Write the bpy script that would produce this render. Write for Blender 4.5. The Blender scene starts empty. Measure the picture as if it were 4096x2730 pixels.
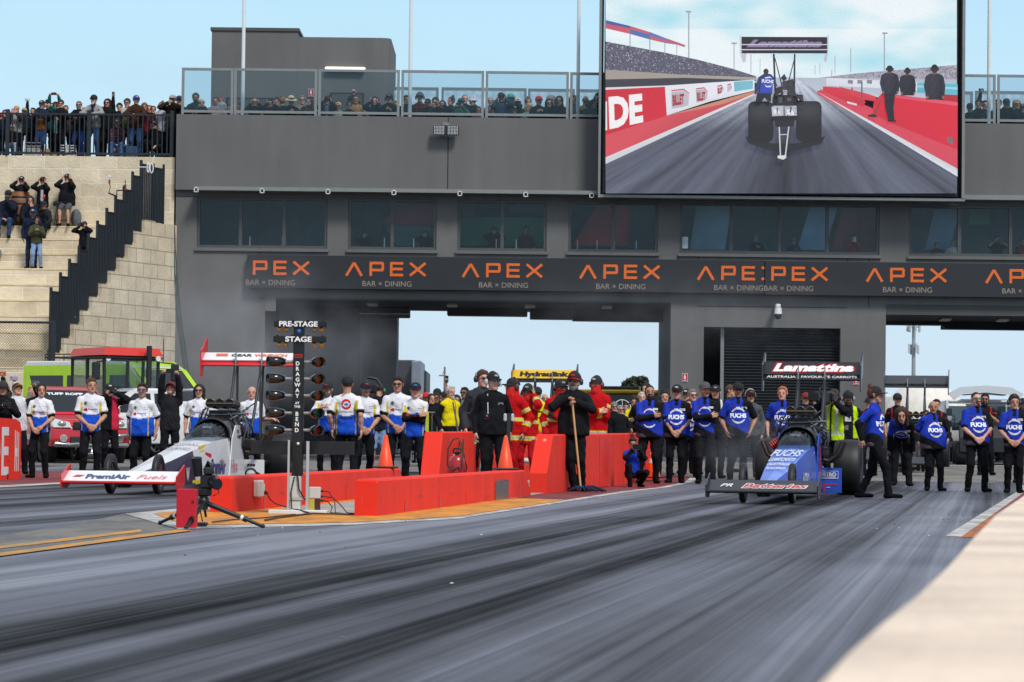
import bpy,math,random
import numpy as np
from mathutils import Vector,Matrix,Euler
from mathutils.bvhtree import BVHTree
random.seed(7)
rng=np.random.default_rng(7)
SC=bpy.context.scene
COL=SC.collection
V=Vector
PI=math.pi
FPX,CX,CY,CAMZ=11500.0,2048.0,1365.0,0.785
PITCH,ROLL=math.atan(397/11500),0.0115
_fw=V((0,math.cos(PITCH),math.sin(PITCH)))
_u0=V((0,-math.sin(PITCH),math.cos(PITCH)))
_rt=V((1,0,0))*math.cos(ROLL)+_u0*math.sin(ROLL)
_up=_u0*math.cos(ROLL)-V((1,0,0))*math.sin(ROLL)
CAM=V((0,0,CAMZ))
def at(u,v,Y):
 d=_fw+_rt*((u-CX)/FPX)-_up*((v-CY)/FPX)
 return CAM+d*(Y/d.y)
def gz(Y):
 return min(max(Y-50.0,0)*0.0105,0.36)
def ground(u,v):
 lo,hi=4.0,400.0
 for _ in range(50):
  m=(lo+hi)/2
  if at(u,v,m).z>gz(m):
   lo=m
  else:
   hi=m
 p=at(u,v,lo)
 p.z=gz(lo)
 return p
def lin(c):
 c=c/255.0
 return c/12.92 if c<=0.04045 else((c+0.055)/1.055)**2.4
def rgb(h):
 if isinstance(h,(tuple,list)):
  return tuple(h[:3])
 h=h.lstrip('#')
 if len(h)==3:
  h=''.join(c*2 for c in h)
 return tuple(lin(int(h[i:i+2],16))for i in(0,2,4))
_mats={}
def nt(m):
 return m.node_tree.nodes,m.node_tree.links
def newmat(name):
 m=bpy.data.materials.new(name)
 m.use_nodes=True
 return m,m.node_tree.nodes,m.node_tree.links,m.node_tree.nodes['Principled BSDF']
def M(c,rough=0.5,metal=0.0,var=0.10,scale=4.0,bump=0.0,emit=0.0,alpha=1.0,coat=0.0):
 key=(str(c),rough,metal,var,scale,bump,emit,alpha,coat)
 if key in _mats:
  return _mats[key]
 m,N,L,b=newmat('mat_%d'%len(_mats))
 col=rgb(c)+(1,)
 b.inputs['Roughness'].default_value=rough
 b.inputs['Metallic'].default_value=metal
 b.inputs['Coat Weight'].default_value=coat
 tc=N.new('ShaderNodeTexCoord')
 nz=N.new('ShaderNodeTexNoise')
 nz.inputs['Scale'].default_value=scale
 nz.inputs['Detail'].default_value=5
 L.new(tc.outputs['Object'],nz.inputs['Vector'])
 mr=N.new('ShaderNodeMapRange')
 mr.inputs['From Min'].default_value=0.3
 mr.inputs['From Max'].default_value=0.7
 mr.inputs['To Min'].default_value=1-var
 mr.inputs['To Max'].default_value=1+var*0.6
 L.new(nz.outputs['Fac'],mr.inputs['Value'])
 mx=N.new('ShaderNodeMix')
 mx.data_type='RGBA'
 mx.blend_type='MULTIPLY'
 mx.inputs['Factor'].default_value=1
 mx.inputs['A'].default_value=col
 L.new(mr.outputs['Result'],mx.inputs['B'])
 L.new(mx.outputs['Result'],b.inputs['Base Color'])
 if bump:
  n2=N.new('ShaderNodeTexNoise')
  n2.inputs['Scale'].default_value=scale*12
  n2.inputs['Detail'].default_value=4
  L.new(tc.outputs['Object'],n2.inputs['Vector'])
  bp=N.new('ShaderNodeBump')
  bp.inputs['Strength'].default_value=bump
  bp.inputs['Distance'].default_value=0.02
  L.new(n2.outputs['Fac'],bp.inputs['Height'])
  L.new(bp.outputs['Normal'],b.inputs['Normal'])
 if emit:
  b.inputs['Emission Color'].default_value=col
  b.inputs['Emission Strength'].default_value=emit
 if alpha<1:
  b.inputs['Alpha'].default_value=alpha
 _mats[key]=m
 return m
def clear(c,gloss=0.10,rough=0.02):
 """Thin tinted pane: mostly transparent, with a little mirror."""
 key=('clear',str(c),gloss,rough)
 if key not in _mats:
  m=bpy.data.materials.new('clear_pane')
  m.use_nodes=True
  N,L=nt(m)
  N.clear()
  out=N.new('ShaderNodeOutputMaterial')
  t=N.new('ShaderNodeBsdfTransparent')
  t.inputs['Color'].default_value=rgb(c)+(1,)
  g=N.new('ShaderNodeBsdfGlossy')
  g.inputs['Roughness'].default_value=rough
  g.inputs['Color'].default_value=(.75,.85,.9,1)
  lw=N.new('ShaderNodeLayerWeight')
  lw.inputs['Blend'].default_value=.25
  ad=N.new('ShaderNodeMath')
  ad.operation='MULTIPLY_ADD'
  ad.inputs[1].default_value=.3
  ad.inputs[2].default_value=gloss
  ad.use_clamp=True
  L.new(lw.outputs['Fresnel'],ad.inputs[0])
  mx=N.new('ShaderNodeMixShader')
  L.new(ad.outputs[0],mx.inputs['Fac'])
  L.new(t.outputs['BSDF'],mx.inputs[1])
  L.new(g.outputs['BSDF'],mx.inputs[2])
  L.new(mx.outputs['Shader'],out.inputs['Surface'])
  _mats[key]=m
 return _mats[key]
def glass(c,alpha=0.3,rough=0.03):
 return clear(c,.1)
def vcmat(name,rough,bump=0.25,scale=60,spec=0.35,sss=0.0):
 m,N,L,b=newmat(name)
 a=N.new('ShaderNodeAttribute')
 a.attribute_name='Col'
 tc=N.new('ShaderNodeTexCoord')
 nz=N.new('ShaderNodeTexNoise')
 nz.inputs['Scale'].default_value=9
 nz.inputs['Detail'].default_value=4
 L.new(tc.outputs['Object'],nz.inputs['Vector'])
 mr=N.new('ShaderNodeMapRange')
 mr.inputs['From Min'].default_value=0.3
 mr.inputs['From Max'].default_value=0.7
 mr.inputs['To Min'].default_value=0.88
 mr.inputs['To Max'].default_value=1.06
 L.new(nz.outputs['Fac'],mr.inputs['Value'])
 mx=N.new('ShaderNodeMix')
 mx.data_type='RGBA'
 mx.blend_type='MULTIPLY'
 mx.inputs['Factor'].default_value=1
 L.new(a.outputs['Color'],mx.inputs['A'])
 L.new(mr.outputs['Result'],mx.inputs['B'])
 L.new(mx.outputs['Result'],b.inputs['Base Color'])
 b.inputs['Roughness'].default_value=rough
 b.inputs['Specular IOR Level'].default_value=spec
 if bump:
  n2=N.new('ShaderNodeTexNoise')
  n2.inputs['Scale'].default_value=scale
  n2.inputs['Detail'].default_value=3
  n2.inputs['Distortion'].default_value=1.0
  L.new(tc.outputs['Object'],n2.inputs['Vector'])
  bp=N.new('ShaderNodeBump')
  bp.inputs['Strength'].default_value=bump
  bp.inputs['Distance'].default_value=0.02
  L.new(n2.outputs['Fac'],bp.inputs['Height'])
  L.new(bp.outputs['Normal'],b.inputs['Normal'])
 return m
CLOTH=vcmat('cloth',0.9,0.8,11,0.15)
SKIN=vcmat('skin',0.55,0.0,80,0.35)
GLOSS=vcmat('gloss_paint',0.3,0.0)
def link(o,parent=None):
 COL.objects.link(o)
 if parent is not None:
  o.parent=parent
 return o
def tag(o,label=None,cat=None,group=None,kind=None):
 if label:
  o['label']=label
 if cat:
  o['category']=cat
 if group:
  o['group']=group
 if kind:
  o['kind']=kind
 return o
def thing(name,label,cat,loc=(0,0,0),rz=0.0,group=None):
 o=bpy.data.objects.new(name,None)
 o.empty_display_size=0.2
 link(o)
 o.location=loc
 o.rotation_euler=(0,0,rz)
 return tag(o,label,cat,group)
def copy_tree(o,parent=None):
 c=o.copy()
 link(c,parent)
 for ch in list(o.children):
  copy_tree(ch,c)
 return c
def mesh_np(name,Vv,Ff,mat,cols=None,smooth=True):
 me=bpy.data.meshes.new(name)
 n=len(Ff)
 k=Ff.shape[1]
 me.vertices.add(len(Vv))
 me.vertices.foreach_set('co',np.asarray(Vv,np.float32).ravel())
 me.loops.add(n*k)
 me.loops.foreach_set('vertex_index',np.asarray(Ff,np.int32).ravel())
 me.polygons.add(n)
 me.polygons.foreach_set('loop_start',np.arange(0,n*k,k,dtype=np.int32))
 me.polygons.foreach_set('loop_total',np.full(n,k,np.int32))
 me.polygons.foreach_set('use_smooth',np.full(n,smooth,bool))
 me.update(calc_edges=True)
 me.materials.append(mat)
 if cols is not None:
  a=me.color_attributes.new('Col','FLOAT_COLOR','POINT')
  c4=np.ones((len(Vv),4),np.float32)
  c4[:,:3]=cols
  a.data.foreach_set('color',c4.ravel())
 return me
_tc={}
def textmesh(s,shear=0.0,bold=0.0,spacing=1.0):
 """Flat mesh of a line of text, height of capitals about 1, centred."""
 key=(s,shear,bold,spacing)
 if key in _tc:
  return _tc[key]
 cu=bpy.data.curves.new('t','FONT')
 cu.body=s
 cu.size=1.0
 cu.shear=shear
 cu.offset=bold
 cu.space_character=spacing
 cu.align_x='CENTER'
 cu.resolution_u=3
 o=bpy.data.objects.new('t',cu)
 me=bpy.data.meshes.new_from_object(o)
 vs=np.array([v.co[:]for v in me.vertices]).reshape(-1,3)
 fs=[list(p.vertices)for p in me.polygons]
 bpy.data.objects.remove(o)
 bpy.data.meshes.remove(me)
 vs=vs/0.69
 vs[:,1]-=0.5
 if len(vs):
  vs[:,0]-=(vs[:,0].min()+vs[:,0].max())/2
 _tc[key]=(vs,fs)
 return _tc[key]
class MB:
 """Collects shapes and links them as ONE mesh object."""
 def __init__(s,T=None):
  s.v,s.f,s.m,s.sm=[],[],[],[]
  s.T=T or Matrix()
  s.sharp=True
 def add(s,vs,fs,m,smooth=False,orient=False,T=None):
  T=s.T if T is None else s.T@T
  b=len(s.v)
  P=[V(p)for p in vs]
  if orient:
   c=sum(P,V())/len(P)
  for p in P:
   s.v.append(T@p)
  flip=T.determinant()<0
  for f in fs:
   f=list(f)
   if orient:
    n=V()
    for i in range(len(f)):
     a,q=P[f[i]],P[f[(i+1)%len(f)]]
     n+=a.cross(q)
    fc=sum((P[i]for i in f),V())/len(f)
    if n.dot(fc-c)<0:
     f.reverse()
   if flip:
    f.reverse()
   s.f.append([b+i for i in f])
   s.m.append(m)
   s.sm.append(smooth)
  return s
 def box(s,x0,x1,y0,y1,z0,z1,m,bev=0.0,T=None):
  if x0>x1:x0,x1=x1,x0
  if y0>y1:y0,y1=y1,y0
  if z0>z1:z0,z1=z1,z0
  if bev<=0:
   vs=[(x,y,z)for x in(x0,x1)for y in(y0,y1)for z in(z0,z1)]
   fs=[(0,1,3,2),(4,6,7,5),(0,4,5,1),(2,3,7,6),(0,2,6,4),(1,5,7,3)]
   return s.add(vs,fs,m,T=T)
  h=[(x1-x0)/2,(y1-y0)/2,(z1-z0)/2]
  c=[(x1+x0)/2,(y1+y0)/2,(z1+z0)/2]
  bev=min(bev,min(h)*0.95)
  vs,ix=[],{}
  for sx in(-1,1):
   for sy in(-1,1):
    for sz in(-1,1):
     for k in range(3):
      sg=(sx,sy,sz)
      p=[c[a]+sg[a]*(h[a]-(0 if a==k else bev))for a in range(3)]
      ix[(sx,sy,sz,k)]=len(vs)
      vs.append(p)
  fs=[]
  for k in range(3):
   a,b=[q for q in range(3)if q!=k]
   for sg in(-1,1):
    q=[]
    for(p,r)in((-1,-1),(1,-1),(1,1),(-1,1)):
     t=[0,0,0]
     t[k],t[a],t[b]=sg,p,r
     q.append(ix[(t[0],t[1],t[2],k)])
    fs.append(q)
   for p in(-1,1):
    for r in(-1,1):
     q=[]
     for(e,kk)in((-1,a),(1,a),(1,b),(-1,b)):
      t=[0,0,0]
      t[k],t[a],t[b]=e,p,r
      q.append(ix[(t[0],t[1],t[2],kk)])
     fs.append(q)
  for sx in(-1,1):
   for sy in(-1,1):
    for sz in(-1,1):
     fs.append([ix[(sx,sy,sz,k)]for k in range(3)])
  return s.add(vs,fs,m,orient=True,T=T)
 def quad(s,pts,m,T=None):
  return s.add(pts,[tuple(range(len(pts)))],m,T=T)
 def hull8(s,a,b,m):
  """Hexahedron between two four-corner loops."""
  vs=list(a)+list(b)
  n=len(a)
  fs=[tuple(range(n)),tuple(range(n,2*n))]+[(i,(i+1)%n,n+(i+1)%n,n+i)for i in range(n)]
  return s.add(vs,fs,m,orient=True)
 def prism(s,poly,d0,d1,m,axis='x',T=None,smooth=False):
  """Polygon in the plane across axis, extruded from d0 to d1."""
  mk={'x':lambda p,d:(d,p[0],p[1]),'y':lambda p,d:(p[0],d,p[1]),'z':lambda p,d:(p[0],p[1],d)}[axis]
  n=len(poly)
  ar=sum(poly[i][0]*poly[(i+1)%n][1]-poly[(i+1)%n][0]*poly[i][1]for i in range(n))
  if ar<0:
   poly=poly[::-1]
  if axis=='y':
   poly=poly[::-1]
  if d0>d1:
   d0,d1=d1,d0
  A=[mk(p,d0)for p in poly]
  B=[mk(p,d1)for p in poly]
  s.add(A+B,[(i,(i+1)%n,n+(i+1)%n,n+i)for i in range(n)],m,smooth,T=T)
  s.add(A,[tuple(range(n-1,-1,-1))],m,T=T)
  s.add(B,[tuple(range(n))],m,T=T)
  return s
 def cyl(s,p0,p1,r0,m,r1=None,n=12,caps=True):
  r1=r0 if r1 is None else r1
  p0,p1=V(p0),V(p1)
  d=(p1-p0)
  if d.length<1e-6:
   return s
  d.normalize()
  a=d.orthogonal().normalized()
  b=d.cross(a)
  ring=[(a*math.cos(2*PI*i/n)+b*math.sin(2*PI*i/n))for i in range(n)]
  A=[p0+r*r0 for r in ring]
  B=[p1+r*r1 for r in ring]
  s.add(A+B,[(i,(i+1)%n,n+(i+1)%n,n+i)for i in range(n)],m,True)
  if caps:
   s.add(A,[tuple(range(n-1,-1,-1))],m)
   s.add(B,[tuple(range(n))],m)
  return s
 def tube(s,pts,r,m,n=6,closed=False):
  P=[V(p)for p in pts]
  k=len(P)
  rr=r if isinstance(r,(list,tuple))else[r]*k
  vs,fs=[],[]
  a=None
  for i in range(k):
   t=(P[(i+1)%k if closed else min(i+1,k-1)]-P[(i-1)%k if closed else max(i-1,0)])
   t.normalize()
   if a is None:
    a=t.orthogonal().normalized()
   a=(a-t*a.dot(t))
   a.normalize()
   b=t.cross(a)
   for j in range(n):
    vs.append(P[i]+(a*math.cos(2*PI*j/n)+b*math.sin(2*PI*j/n))*rr[i])
  for i in range(k if closed else k-1):
   q=(i+1)%k
   for j in range(n):
    fs.append((i*n+j,i*n+(j+1)%n,q*n+(j+1)%n,q*n+j))
  s.add(vs,fs,m,True)
  if not closed:
   s.add(vs[:n],[tuple(range(n-1,-1,-1))],m)
   s.add(vs[-n:],[tuple(range(n))],m)
  return s
 def lathe(s,prof,m,T=None,n=20,smooth=True):
  """prof: (radius, height) pairs about local z."""
  vs,fs=[],[]
  for(r,z)in prof:
   for j in range(n):
    vs.append((r*math.cos(2*PI*j/n),r*math.sin(2*PI*j/n),z))
  for i in range(len(prof)-1):
   for j in range(n):
    fs.append((i*n+j,i*n+(j+1)%n,(i+1)*n+(j+1)%n,(i+1)*n+j))
  return s.add(vs,fs,m,smooth,T=T)
 def ball(s,c,r,m,nu=12,nv=8,T=None):
  r=(r,r,r)if not isinstance(r,(tuple,list))else r
  vs,fs=[],[]
  for i in range(nv+1):
   t=PI*i/nv
   for j in range(nu):
    p=2*PI*j/nu
    vs.append((c[0]+r[0]*math.sin(t)*math.cos(p),c[1]+r[1]*math.sin(t)*math.sin(p),c[2]-r[2]*math.cos(t)))
  for i in range(nv):
   for j in range(nu):
    fs.append((i*nu+j,i*nu+(j+1)%nu,(i+1)*nu+(j+1)%nu,(i+1)*nu+j))
  return s.add(vs,fs,m,True,T=T)
 def text(s,t,h,T,m,shear=0,bold=0,width=None,spacing=1.0):
  vs,fs=textmesh(t,shear,bold,spacing)
  kx=h
  if width and len(vs):
   kx=width/(vs[:,0].max()-vs[:,0].min())
  P=[(p[0]*kx,0,p[1]*h)for p in vs]
  return s.add(P,fs,m,T=T)
 def build(s,name,parent=None,loc=None):
  me=bpy.data.meshes.new(name)
  me.from_pydata([v[:]for v in s.v],[],s.f)
  ml=[]
  for m in s.m:
   if m not in ml:
    ml.append(m)
  for m in ml:
   me.materials.append(m)
  ix={m:i for i,m in enumerate(ml)}
  me.polygons.foreach_set('material_index',[ix[m]for m in s.m])
  me.polygons.foreach_set('use_smooth',s.sm)
  me.update()
  o=bpy.data.objects.new(name,me)
  link(o,parent)
  if loc is not None:
   o.location=loc
  return o
def TR(x=0,y=0,z=0,rx=0,ry=0,rz=0,s=1.0):
 return Matrix.Translation((x,y,z))@Euler((rx,ry,rz)).to_matrix().to_4x4()@Matrix.Scale(s,4)
def wheel_mb(r,w,tyre,rim,hub=0.6,n=24):
 """Tyre and rim about the local x axis; returns (tyre_mb, rim_mb)."""
 R=TR(ry=PI/2)
 t=MB(R)
 h=w/2
 t.lathe([(r*hub,-h*.85),(r*.9,-h),(r*.98,-h*.75),(r,-h*.3),(r,h*.3),(r*.98,h*.75),(r*.9,h),(r*hub,h*.85),(r*hub,-h*.85)],tyre,n=n)
 k=MB(R)
 k.lathe([(r*hub,-h*.8),(r*hub*.92,-h*.8),(r*hub*.88,-h*.3),(r*.12,-h*.45),(0.001,-h*.45)],rim,n=n)
 k.lathe([(0.001,h*.45),(r*.12,h*.45),(r*hub*.88,h*.3),(r*hub*.92,h*.8),(r*hub,h*.8)],rim,n=n)
 dk=M('#0a0a0b',.6)
 for i in range(6):
  a=i*PI/3
  for sg in(-1,1):
   c=V((math.cos(a)*r*hub*.58,math.sin(a)*r*hub*.58,sg*h*.42))
   k.cyl(c,c+V((0,0,sg*h*.08)),r*hub*.2,dk,n=8)
 return t,k
_EO=np.array([(i,j,k)for i in(0,1)for j in(0,1)for k in(0,1)])
_ED=[(0,1),(2,3),(4,5),(6,7),(0,2),(1,3),(4,6),(5,7),(0,4),(1,5),(2,6),(3,7)]
def surfnet(f,o,h):
 s=f<0
 nx,ny,nz=f.shape
 cnt=np.zeros((nx-1,ny-1,nz-1),np.int8)
 for(i,j,k)in _EO:
  cnt+=s[i:nx-1+i,j:ny-1+j,k:nz-1+k]
 act=(cnt>0)&(cnt<8)
 idx=np.full(act.shape,-1,np.int64)
 ids=np.argwhere(act)
 idx[act]=np.arange(len(ids))
 acc=np.zeros((len(ids),3))
 w=np.zeros(len(ids))
 val=[f[tuple((ids+e).T)]for e in _EO]
 for a,b in _ED:
  fa,fb=val[a],val[b]
  m=(fa<0)!=(fb<0)
  t=np.where(m,fa/np.where(m,fa-fb,1),0)
  acc+=np.where(m[:,None],_EO[a]+t[:,None]*(_EO[b]-_EO[a]),0)
  w+=m
 P=o+h*(ids+acc/w[:,None])
 Q=[]
 for ax in range(3):
  b,c=(ax+1)%3,(ax+2)%3
  sl0=[slice(None)]*3
  sl1=[slice(None)]*3
  sl0[ax],sl1[ax]=slice(0,-1),slice(1,None)
  s0,s1=s[tuple(sl0)],s[tuple(sl1)]
  e=np.argwhere(s0!=s1)
  e=e[(e[:,b]>0)&(e[:,c]>0)&(e[:,b]<f.shape[b]-1)&(e[:,c]<f.shape[c]-1)]
  q=[]
  for(db,dc)in((-1,-1),(0,-1),(0,0),(-1,0)):
   g=e.copy()
   g[:,b]+=db
   g[:,c]+=dc
   q.append(idx[tuple(g.T)])
  q=np.stack(q,1)
  fl=~s0[tuple(e.T)]
  q[fl]=q[fl][:,::-1]
  Q.append(q)
 return P,np.concatenate(Q)
def A3(p):
 return np.array(p[:],float)
class SD:
 def __init__(s):
  s.p=[]
  s.cuts=[]
 def cap(s,a,b,r0,r1=None,flat=None,k=0.03):
  """Tapered capsule; flat = (direction, factor) squashes it along that direction."""
  s.p.append((A3(a),A3(b),r0,r0 if r1 is None else r1,flat,k))
  return s
 @staticmethod
 def d(X,pr):
  a,b,r0,r1,flat,k=pr
  ba=b-a
  q=X-a
  L2=float(ba@ba)
  t=np.clip(q@ba/L2,0,1)[...,None]if L2>1e-12 else np.zeros(X.shape[:-1]+(1,))
  q=q-t*ba
  if flat is not None:
   dv,kk=flat
   dv=A3(dv)
   q=q+((1/kk-1)*(q@dv))[...,None]*dv
  return np.linalg.norm(q,axis=-1)-(r0+(r1-r0)*t[...,0])
 def mesh(s,h,wob=0.0,post=None):
  lo=np.min([np.minimum(p[0],p[1])-max(p[2],p[3])for p in s.p],0)-2*h-.01
  hi=np.max([np.maximum(p[0],p[1])+max(p[2],p[3])for p in s.p],0)+2*h+.01
  n=np.ceil((hi-lo)/h).astype(int)+1
  ax=[lo[i]+h*np.arange(n[i])for i in range(3)]
  f=np.full(n,.3)
  for pr in s.p:
   R=max(pr[2],pr[3])+pr[5]+2*h
   i0=np.maximum(np.floor((np.minimum(pr[0],pr[1])-R-lo)/h).astype(int),0)
   i1=np.minimum(np.ceil((np.maximum(pr[0],pr[1])+R-lo)/h).astype(int)+1,n)
   sl=tuple(slice(i0[i],i1[i])for i in range(3))
   X=np.stack(np.meshgrid(*[ax[i][sl[i]]for i in range(3)],indexing='ij'),-1)
   d=SD.d(X,pr)
   g=f[sl]
   k=pr[5]
   hh=np.clip(.5+.5*(g-d)/k,0,1)
   f[sl]=g*(1-hh)+d*hh-k*hh*(1-hh)
  if wob or post:
   X=np.stack(np.meshgrid(*ax,indexing='ij'),-1)
   if wob:
    f=f+wob*(np.sin(X[...,2]*38+9*np.sin(X[...,0]*11+X[...,1]*7))+.6*np.sin(X[...,0]*31+X[...,2]*17))
   if post:
    f=post(X,f)
  f[0]=f[-1]=.3
  f[:,0]=f[:,-1]=.3
  f[:,:,0]=f[:,:,-1]=.3
  return surfnet(f,lo,h)
_tpl={}
def tpl(key,fn):
 if key not in _tpl:
  _tpl[key]=fn()
 return _tpl[key]
YV=(0,1,0)
def head_tpl(fem=False):
 def mk():
  s=SD()
  j=.92 if fem else 1.0
  s.cap((0,.012,.028),(0,.022,.030),.081,.083,((1,0,0),.92),.02)
  s.cap((0,-.03,.02),(0,-.045,-.075),.058*j,.040*j,None,.03)
  s.cap((-.038,-.03,-.045),(-.02,-.055,-.09),.026*j,.022*j,None,.025)
  s.cap((.038,-.03,-.045),(.02,-.055,-.09),.026*j,.022*j,None,.025)
  s.cap((0,-.072,-.100),(0,-.070,-.096),.019*j,None,None,.02)
  s.cap((-.032,-.074,.030),(.032,-.074,.030),.012,None,None,.015)
  s.cap((0,-.086,.016),(0,-.108,-.026),.009,.015,None,.012)
  s.cap((-.016,-.090,-.055),(.016,-.090,-.055),.010,None,None,.01)
  for g in(-1,1):
   s.cap((g*.079,.012,-.02),(g*.084,.02,.015),.014,.019,((1,0,0),.5),.008)
  s.cap((0,.02,-.06),(0,.02,-.14),.056 if not fem else .047,None,None,.03)
  def post(X,f):
   for g in(-1,1):
    d=np.linalg.norm((X-np.array((g*.031,-.100,.008)))*np.array((.85,1,1.3)),axis=-1)-.0135
    hh=np.clip(.5-.5*(f+d)/.012,0,1)
    f=f*(1-hh)-d*hh+.012*hh*(1-hh)
    e=np.linalg.norm(X-np.array((g*.031,-.077,.008)),axis=-1)-.0125
    f=np.minimum(f,e)
   return f
  return s.mesh(.0068,post=post)
 return tpl(('head',fem),mk)
def head_cols(P,skin,brow,lip):
 c=np.tile(np.array(skin),(len(P),1))
 x,y,z=np.abs(P[:,0]),P[:,1],P[:,2]
 fr=y<-.055
 red=np.exp(-(((x-.045)/.022)**2+((z+.025)/.025)**2))*fr+np.exp(-((x/.014)**2+((z+.02)/.02)**2))*fr
 c=c*(1+red[:,None]*np.array((.10,-.12,-.15)))
 m=fr&(x>.013)&(x<.048)&(z>.029)&(z<.039)
 c[m]=np.array(brow)*.6+np.array(skin)*.25
 m=fr&(x<.023)&(z>-.062)&(z<-.047)
 c[m]=lip
 ex=np.hypot(x-.031,z-.008)
 m=fr&(ex<.013)&(np.abs(z-.007)<.006)
 c[m]=np.array(skin)*.7  # eye area toned as shaded skin, the shade put into the colour
 m=fr&(ex<.0085)
 c[m]=(.02,.015,.012)
 m=fr&(ex>=.010)&(ex<.02)&(x>.02)&(z>.0135)&(z<.019)
 c[m]=np.array(skin)*.45
 return c
def hair_tpl(kind):
 def mk():
  s=SD()
  if kind in('short','crop','long','pony','bun','shag'):
   e={'crop':.004,'short':.014,'shag':.022}.get(kind,.016)
   s.cap((0,.014,.032),(0,.024,.034),.081+e,.083+e,((1,0,0),.92),.02)
   if kind in('short','shag'):
    s.cap((-.03,-.045,.095),(.03,-.05,.095),.024,None,None,.02)
   if kind=='long':
    for g in(-1,1):
     s.cap((g*.066,.03,.03),(g*.085,.02,-.19),.038,.034,((0,1,0),1.2),.03)
    s.cap((-.05,.06,0),(-.05,.07,-.19),.045,.04,None,.04)
    s.cap((.05,.06,0),(.05,.07,-.19),.045,.04,None,.04)
   if kind=='pony':
    s.cap((0,.11,.02),(0,.15,-.05),.028,.03,None,.02)
    s.cap((0,.15,-.05),(.02,.13,-.22),.03,.014,None,.02)
   if kind=='bun':
    s.cap((0,.07,.125),(0,.075,.14),.04,.035,None,.01)
   lo=-.09 if kind in('short','crop','shag')else-.3
   def post(X,f):
    x,y,z=X[...,0],X[...,1],X[...,2]
    if kind in('long','pony','bun'):
     face=np.sqrt((x/.066)**2+((z+.02)/.105)**2)-1
     cut=np.where(y<.02,-face*.066,-1)
     return np.maximum(f,np.where(z>-.3,cut,f))
    cut=(.012-.68*y)-z
    side=np.where((np.abs(x)>.06)&(y<.03),.0-z,-1)
    return np.maximum(np.maximum(f,cut*.8),np.minimum(side,.02))
   if kind!='crop':
    return s.mesh(.0085,wob=.0022,post=post)
   return s.mesh(.0085,post=post)
  if kind=='beanie':
   s.cap((0,.014,.038),(0,.022,.048),.098,.096,((1,0,0),.92),.02)
   s.cap((-.03,-.01,.035),(.03,-.01,.035),.07,None,None,.02)
   return s.mesh(.0085,wob=.001,post=lambda X,f:np.maximum(f,(.038-.25*X[...,1])-X[...,2]))
  if kind=='hood':
   s.cap((0,.02,.03),(0,.04,.035),.112,.108,((1,0,0),.95),.02)
   s.cap((0,.03,-.03),(0,.05,-.15),.105,.12,((0,1,0),.85),.04)
   def post(X,f):
    x,y,z=X[...,0],X[...,1],X[...,2]
    face=np.sqrt((x/.072)**2+((z+.012)/.098)**2)-1
    inn=-.012-f
    cut=np.where(y<.03,-face*.07,-1)
    f=np.maximum(f,cut)
    return f
   return s.mesh(.009,wob=.002,post=post)
  if kind=='mask':
   s.cap((0,.01,-.0),(0,.02,-.16),.094,.095,((1,0,0),.92),.02)
   s.cap((0,-.04,-.05),(0,-.05,-.1),.064,.06,None,.03)
   return s.mesh(.009,wob=.002,post=lambda X,f:np.maximum(f,X[...,2]-np.where(X[...,1]<-.03,-.02,.03)))
  if kind in('beard','goatee'):
   s.cap((0,-.05,-.075),(0,-.066,-.108),.044,.032,None,.02)
   if kind=='beard':
    for g in(-1,1):
     s.cap((g*.066,-.005,-.02),(g*.035,-.045,-.09),.02,.03,None,.02)
   s.cap((-.028,-.085,-.04),(.028,-.085,-.04),.014,None,None,.01)
   def post(X,f):
    x,y,z=np.abs(X[...,0]),X[...,1],X[...,2]
    mouth=np.sqrt((x/.02)**2+((z+.056)/.009)**2)-1
    f=np.maximum(f,np.where(y<-.06,-mouth*.009,-1))
    top=np.where(x<.055,z+.03,z-.01)
    return np.maximum(f,top)
   return s.mesh(.007,wob=.0015,post=post)
 return tpl(('hair',kind),mk)
def hand_tpl(kind):
 def mk():
  s=SD()
  z=(0,0,1)
  s.cap((0,0,0),(.03,0,0),.027,.034,(z,.75),.02)
  s.cap((.03,-.018,0),(.082,-.026,0),.024,.017,(z,.75),.02)
  s.cap((.03,.015,0),(.085,.024,0),.026,.018,(z,.75),.02)
  for i,(y,l)in enumerate(((-.031,.056),(-.0105,.070),(.0105,.074),(.031,.066))):
   a=V((.088-abs(i-1.7)*.004,y,0))
   bend={'relax':(.35,.45),'flat':(.08,.08),'grip':(1.25,1.35)}[kind][0]+.1*(1.5-i)*.5
   b2={'relax':.9,'flat':.18,'grip':2.6}[kind]
   b=a+V((math.cos(bend),0,math.sin(bend)))*l*.52
   c=b+V((math.cos(b2),0,math.sin(b2)))*l*.5
   s.cap(a,b,.0098,.0092,None,.004)
   s.cap(b,c,.0092,.0078,None,.003)
  t={'relax':((.022,.03,.006),(.062,.058,.016),(.09,.06,.03)),'flat':((.022,.03,.0),(.06,.065,.006),(.088,.082,.01)),'grip':((.022,.03,.008),(.058,.052,.03),(.08,.03,.05))}[kind]
  s.cap(t[0],t[1],.014,.0105,None,.01)
  s.cap(t[1],t[2],.0105,.009,None,.004)
  return s.mesh(.0068)
 return tpl(('hand',kind),mk)
SKINS={1:(.56,.30,.215),2:(.48,.25,.165),3:(.38,.19,.12),4:(.25,.125,.078),5:(.12,.062,.04)}
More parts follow.
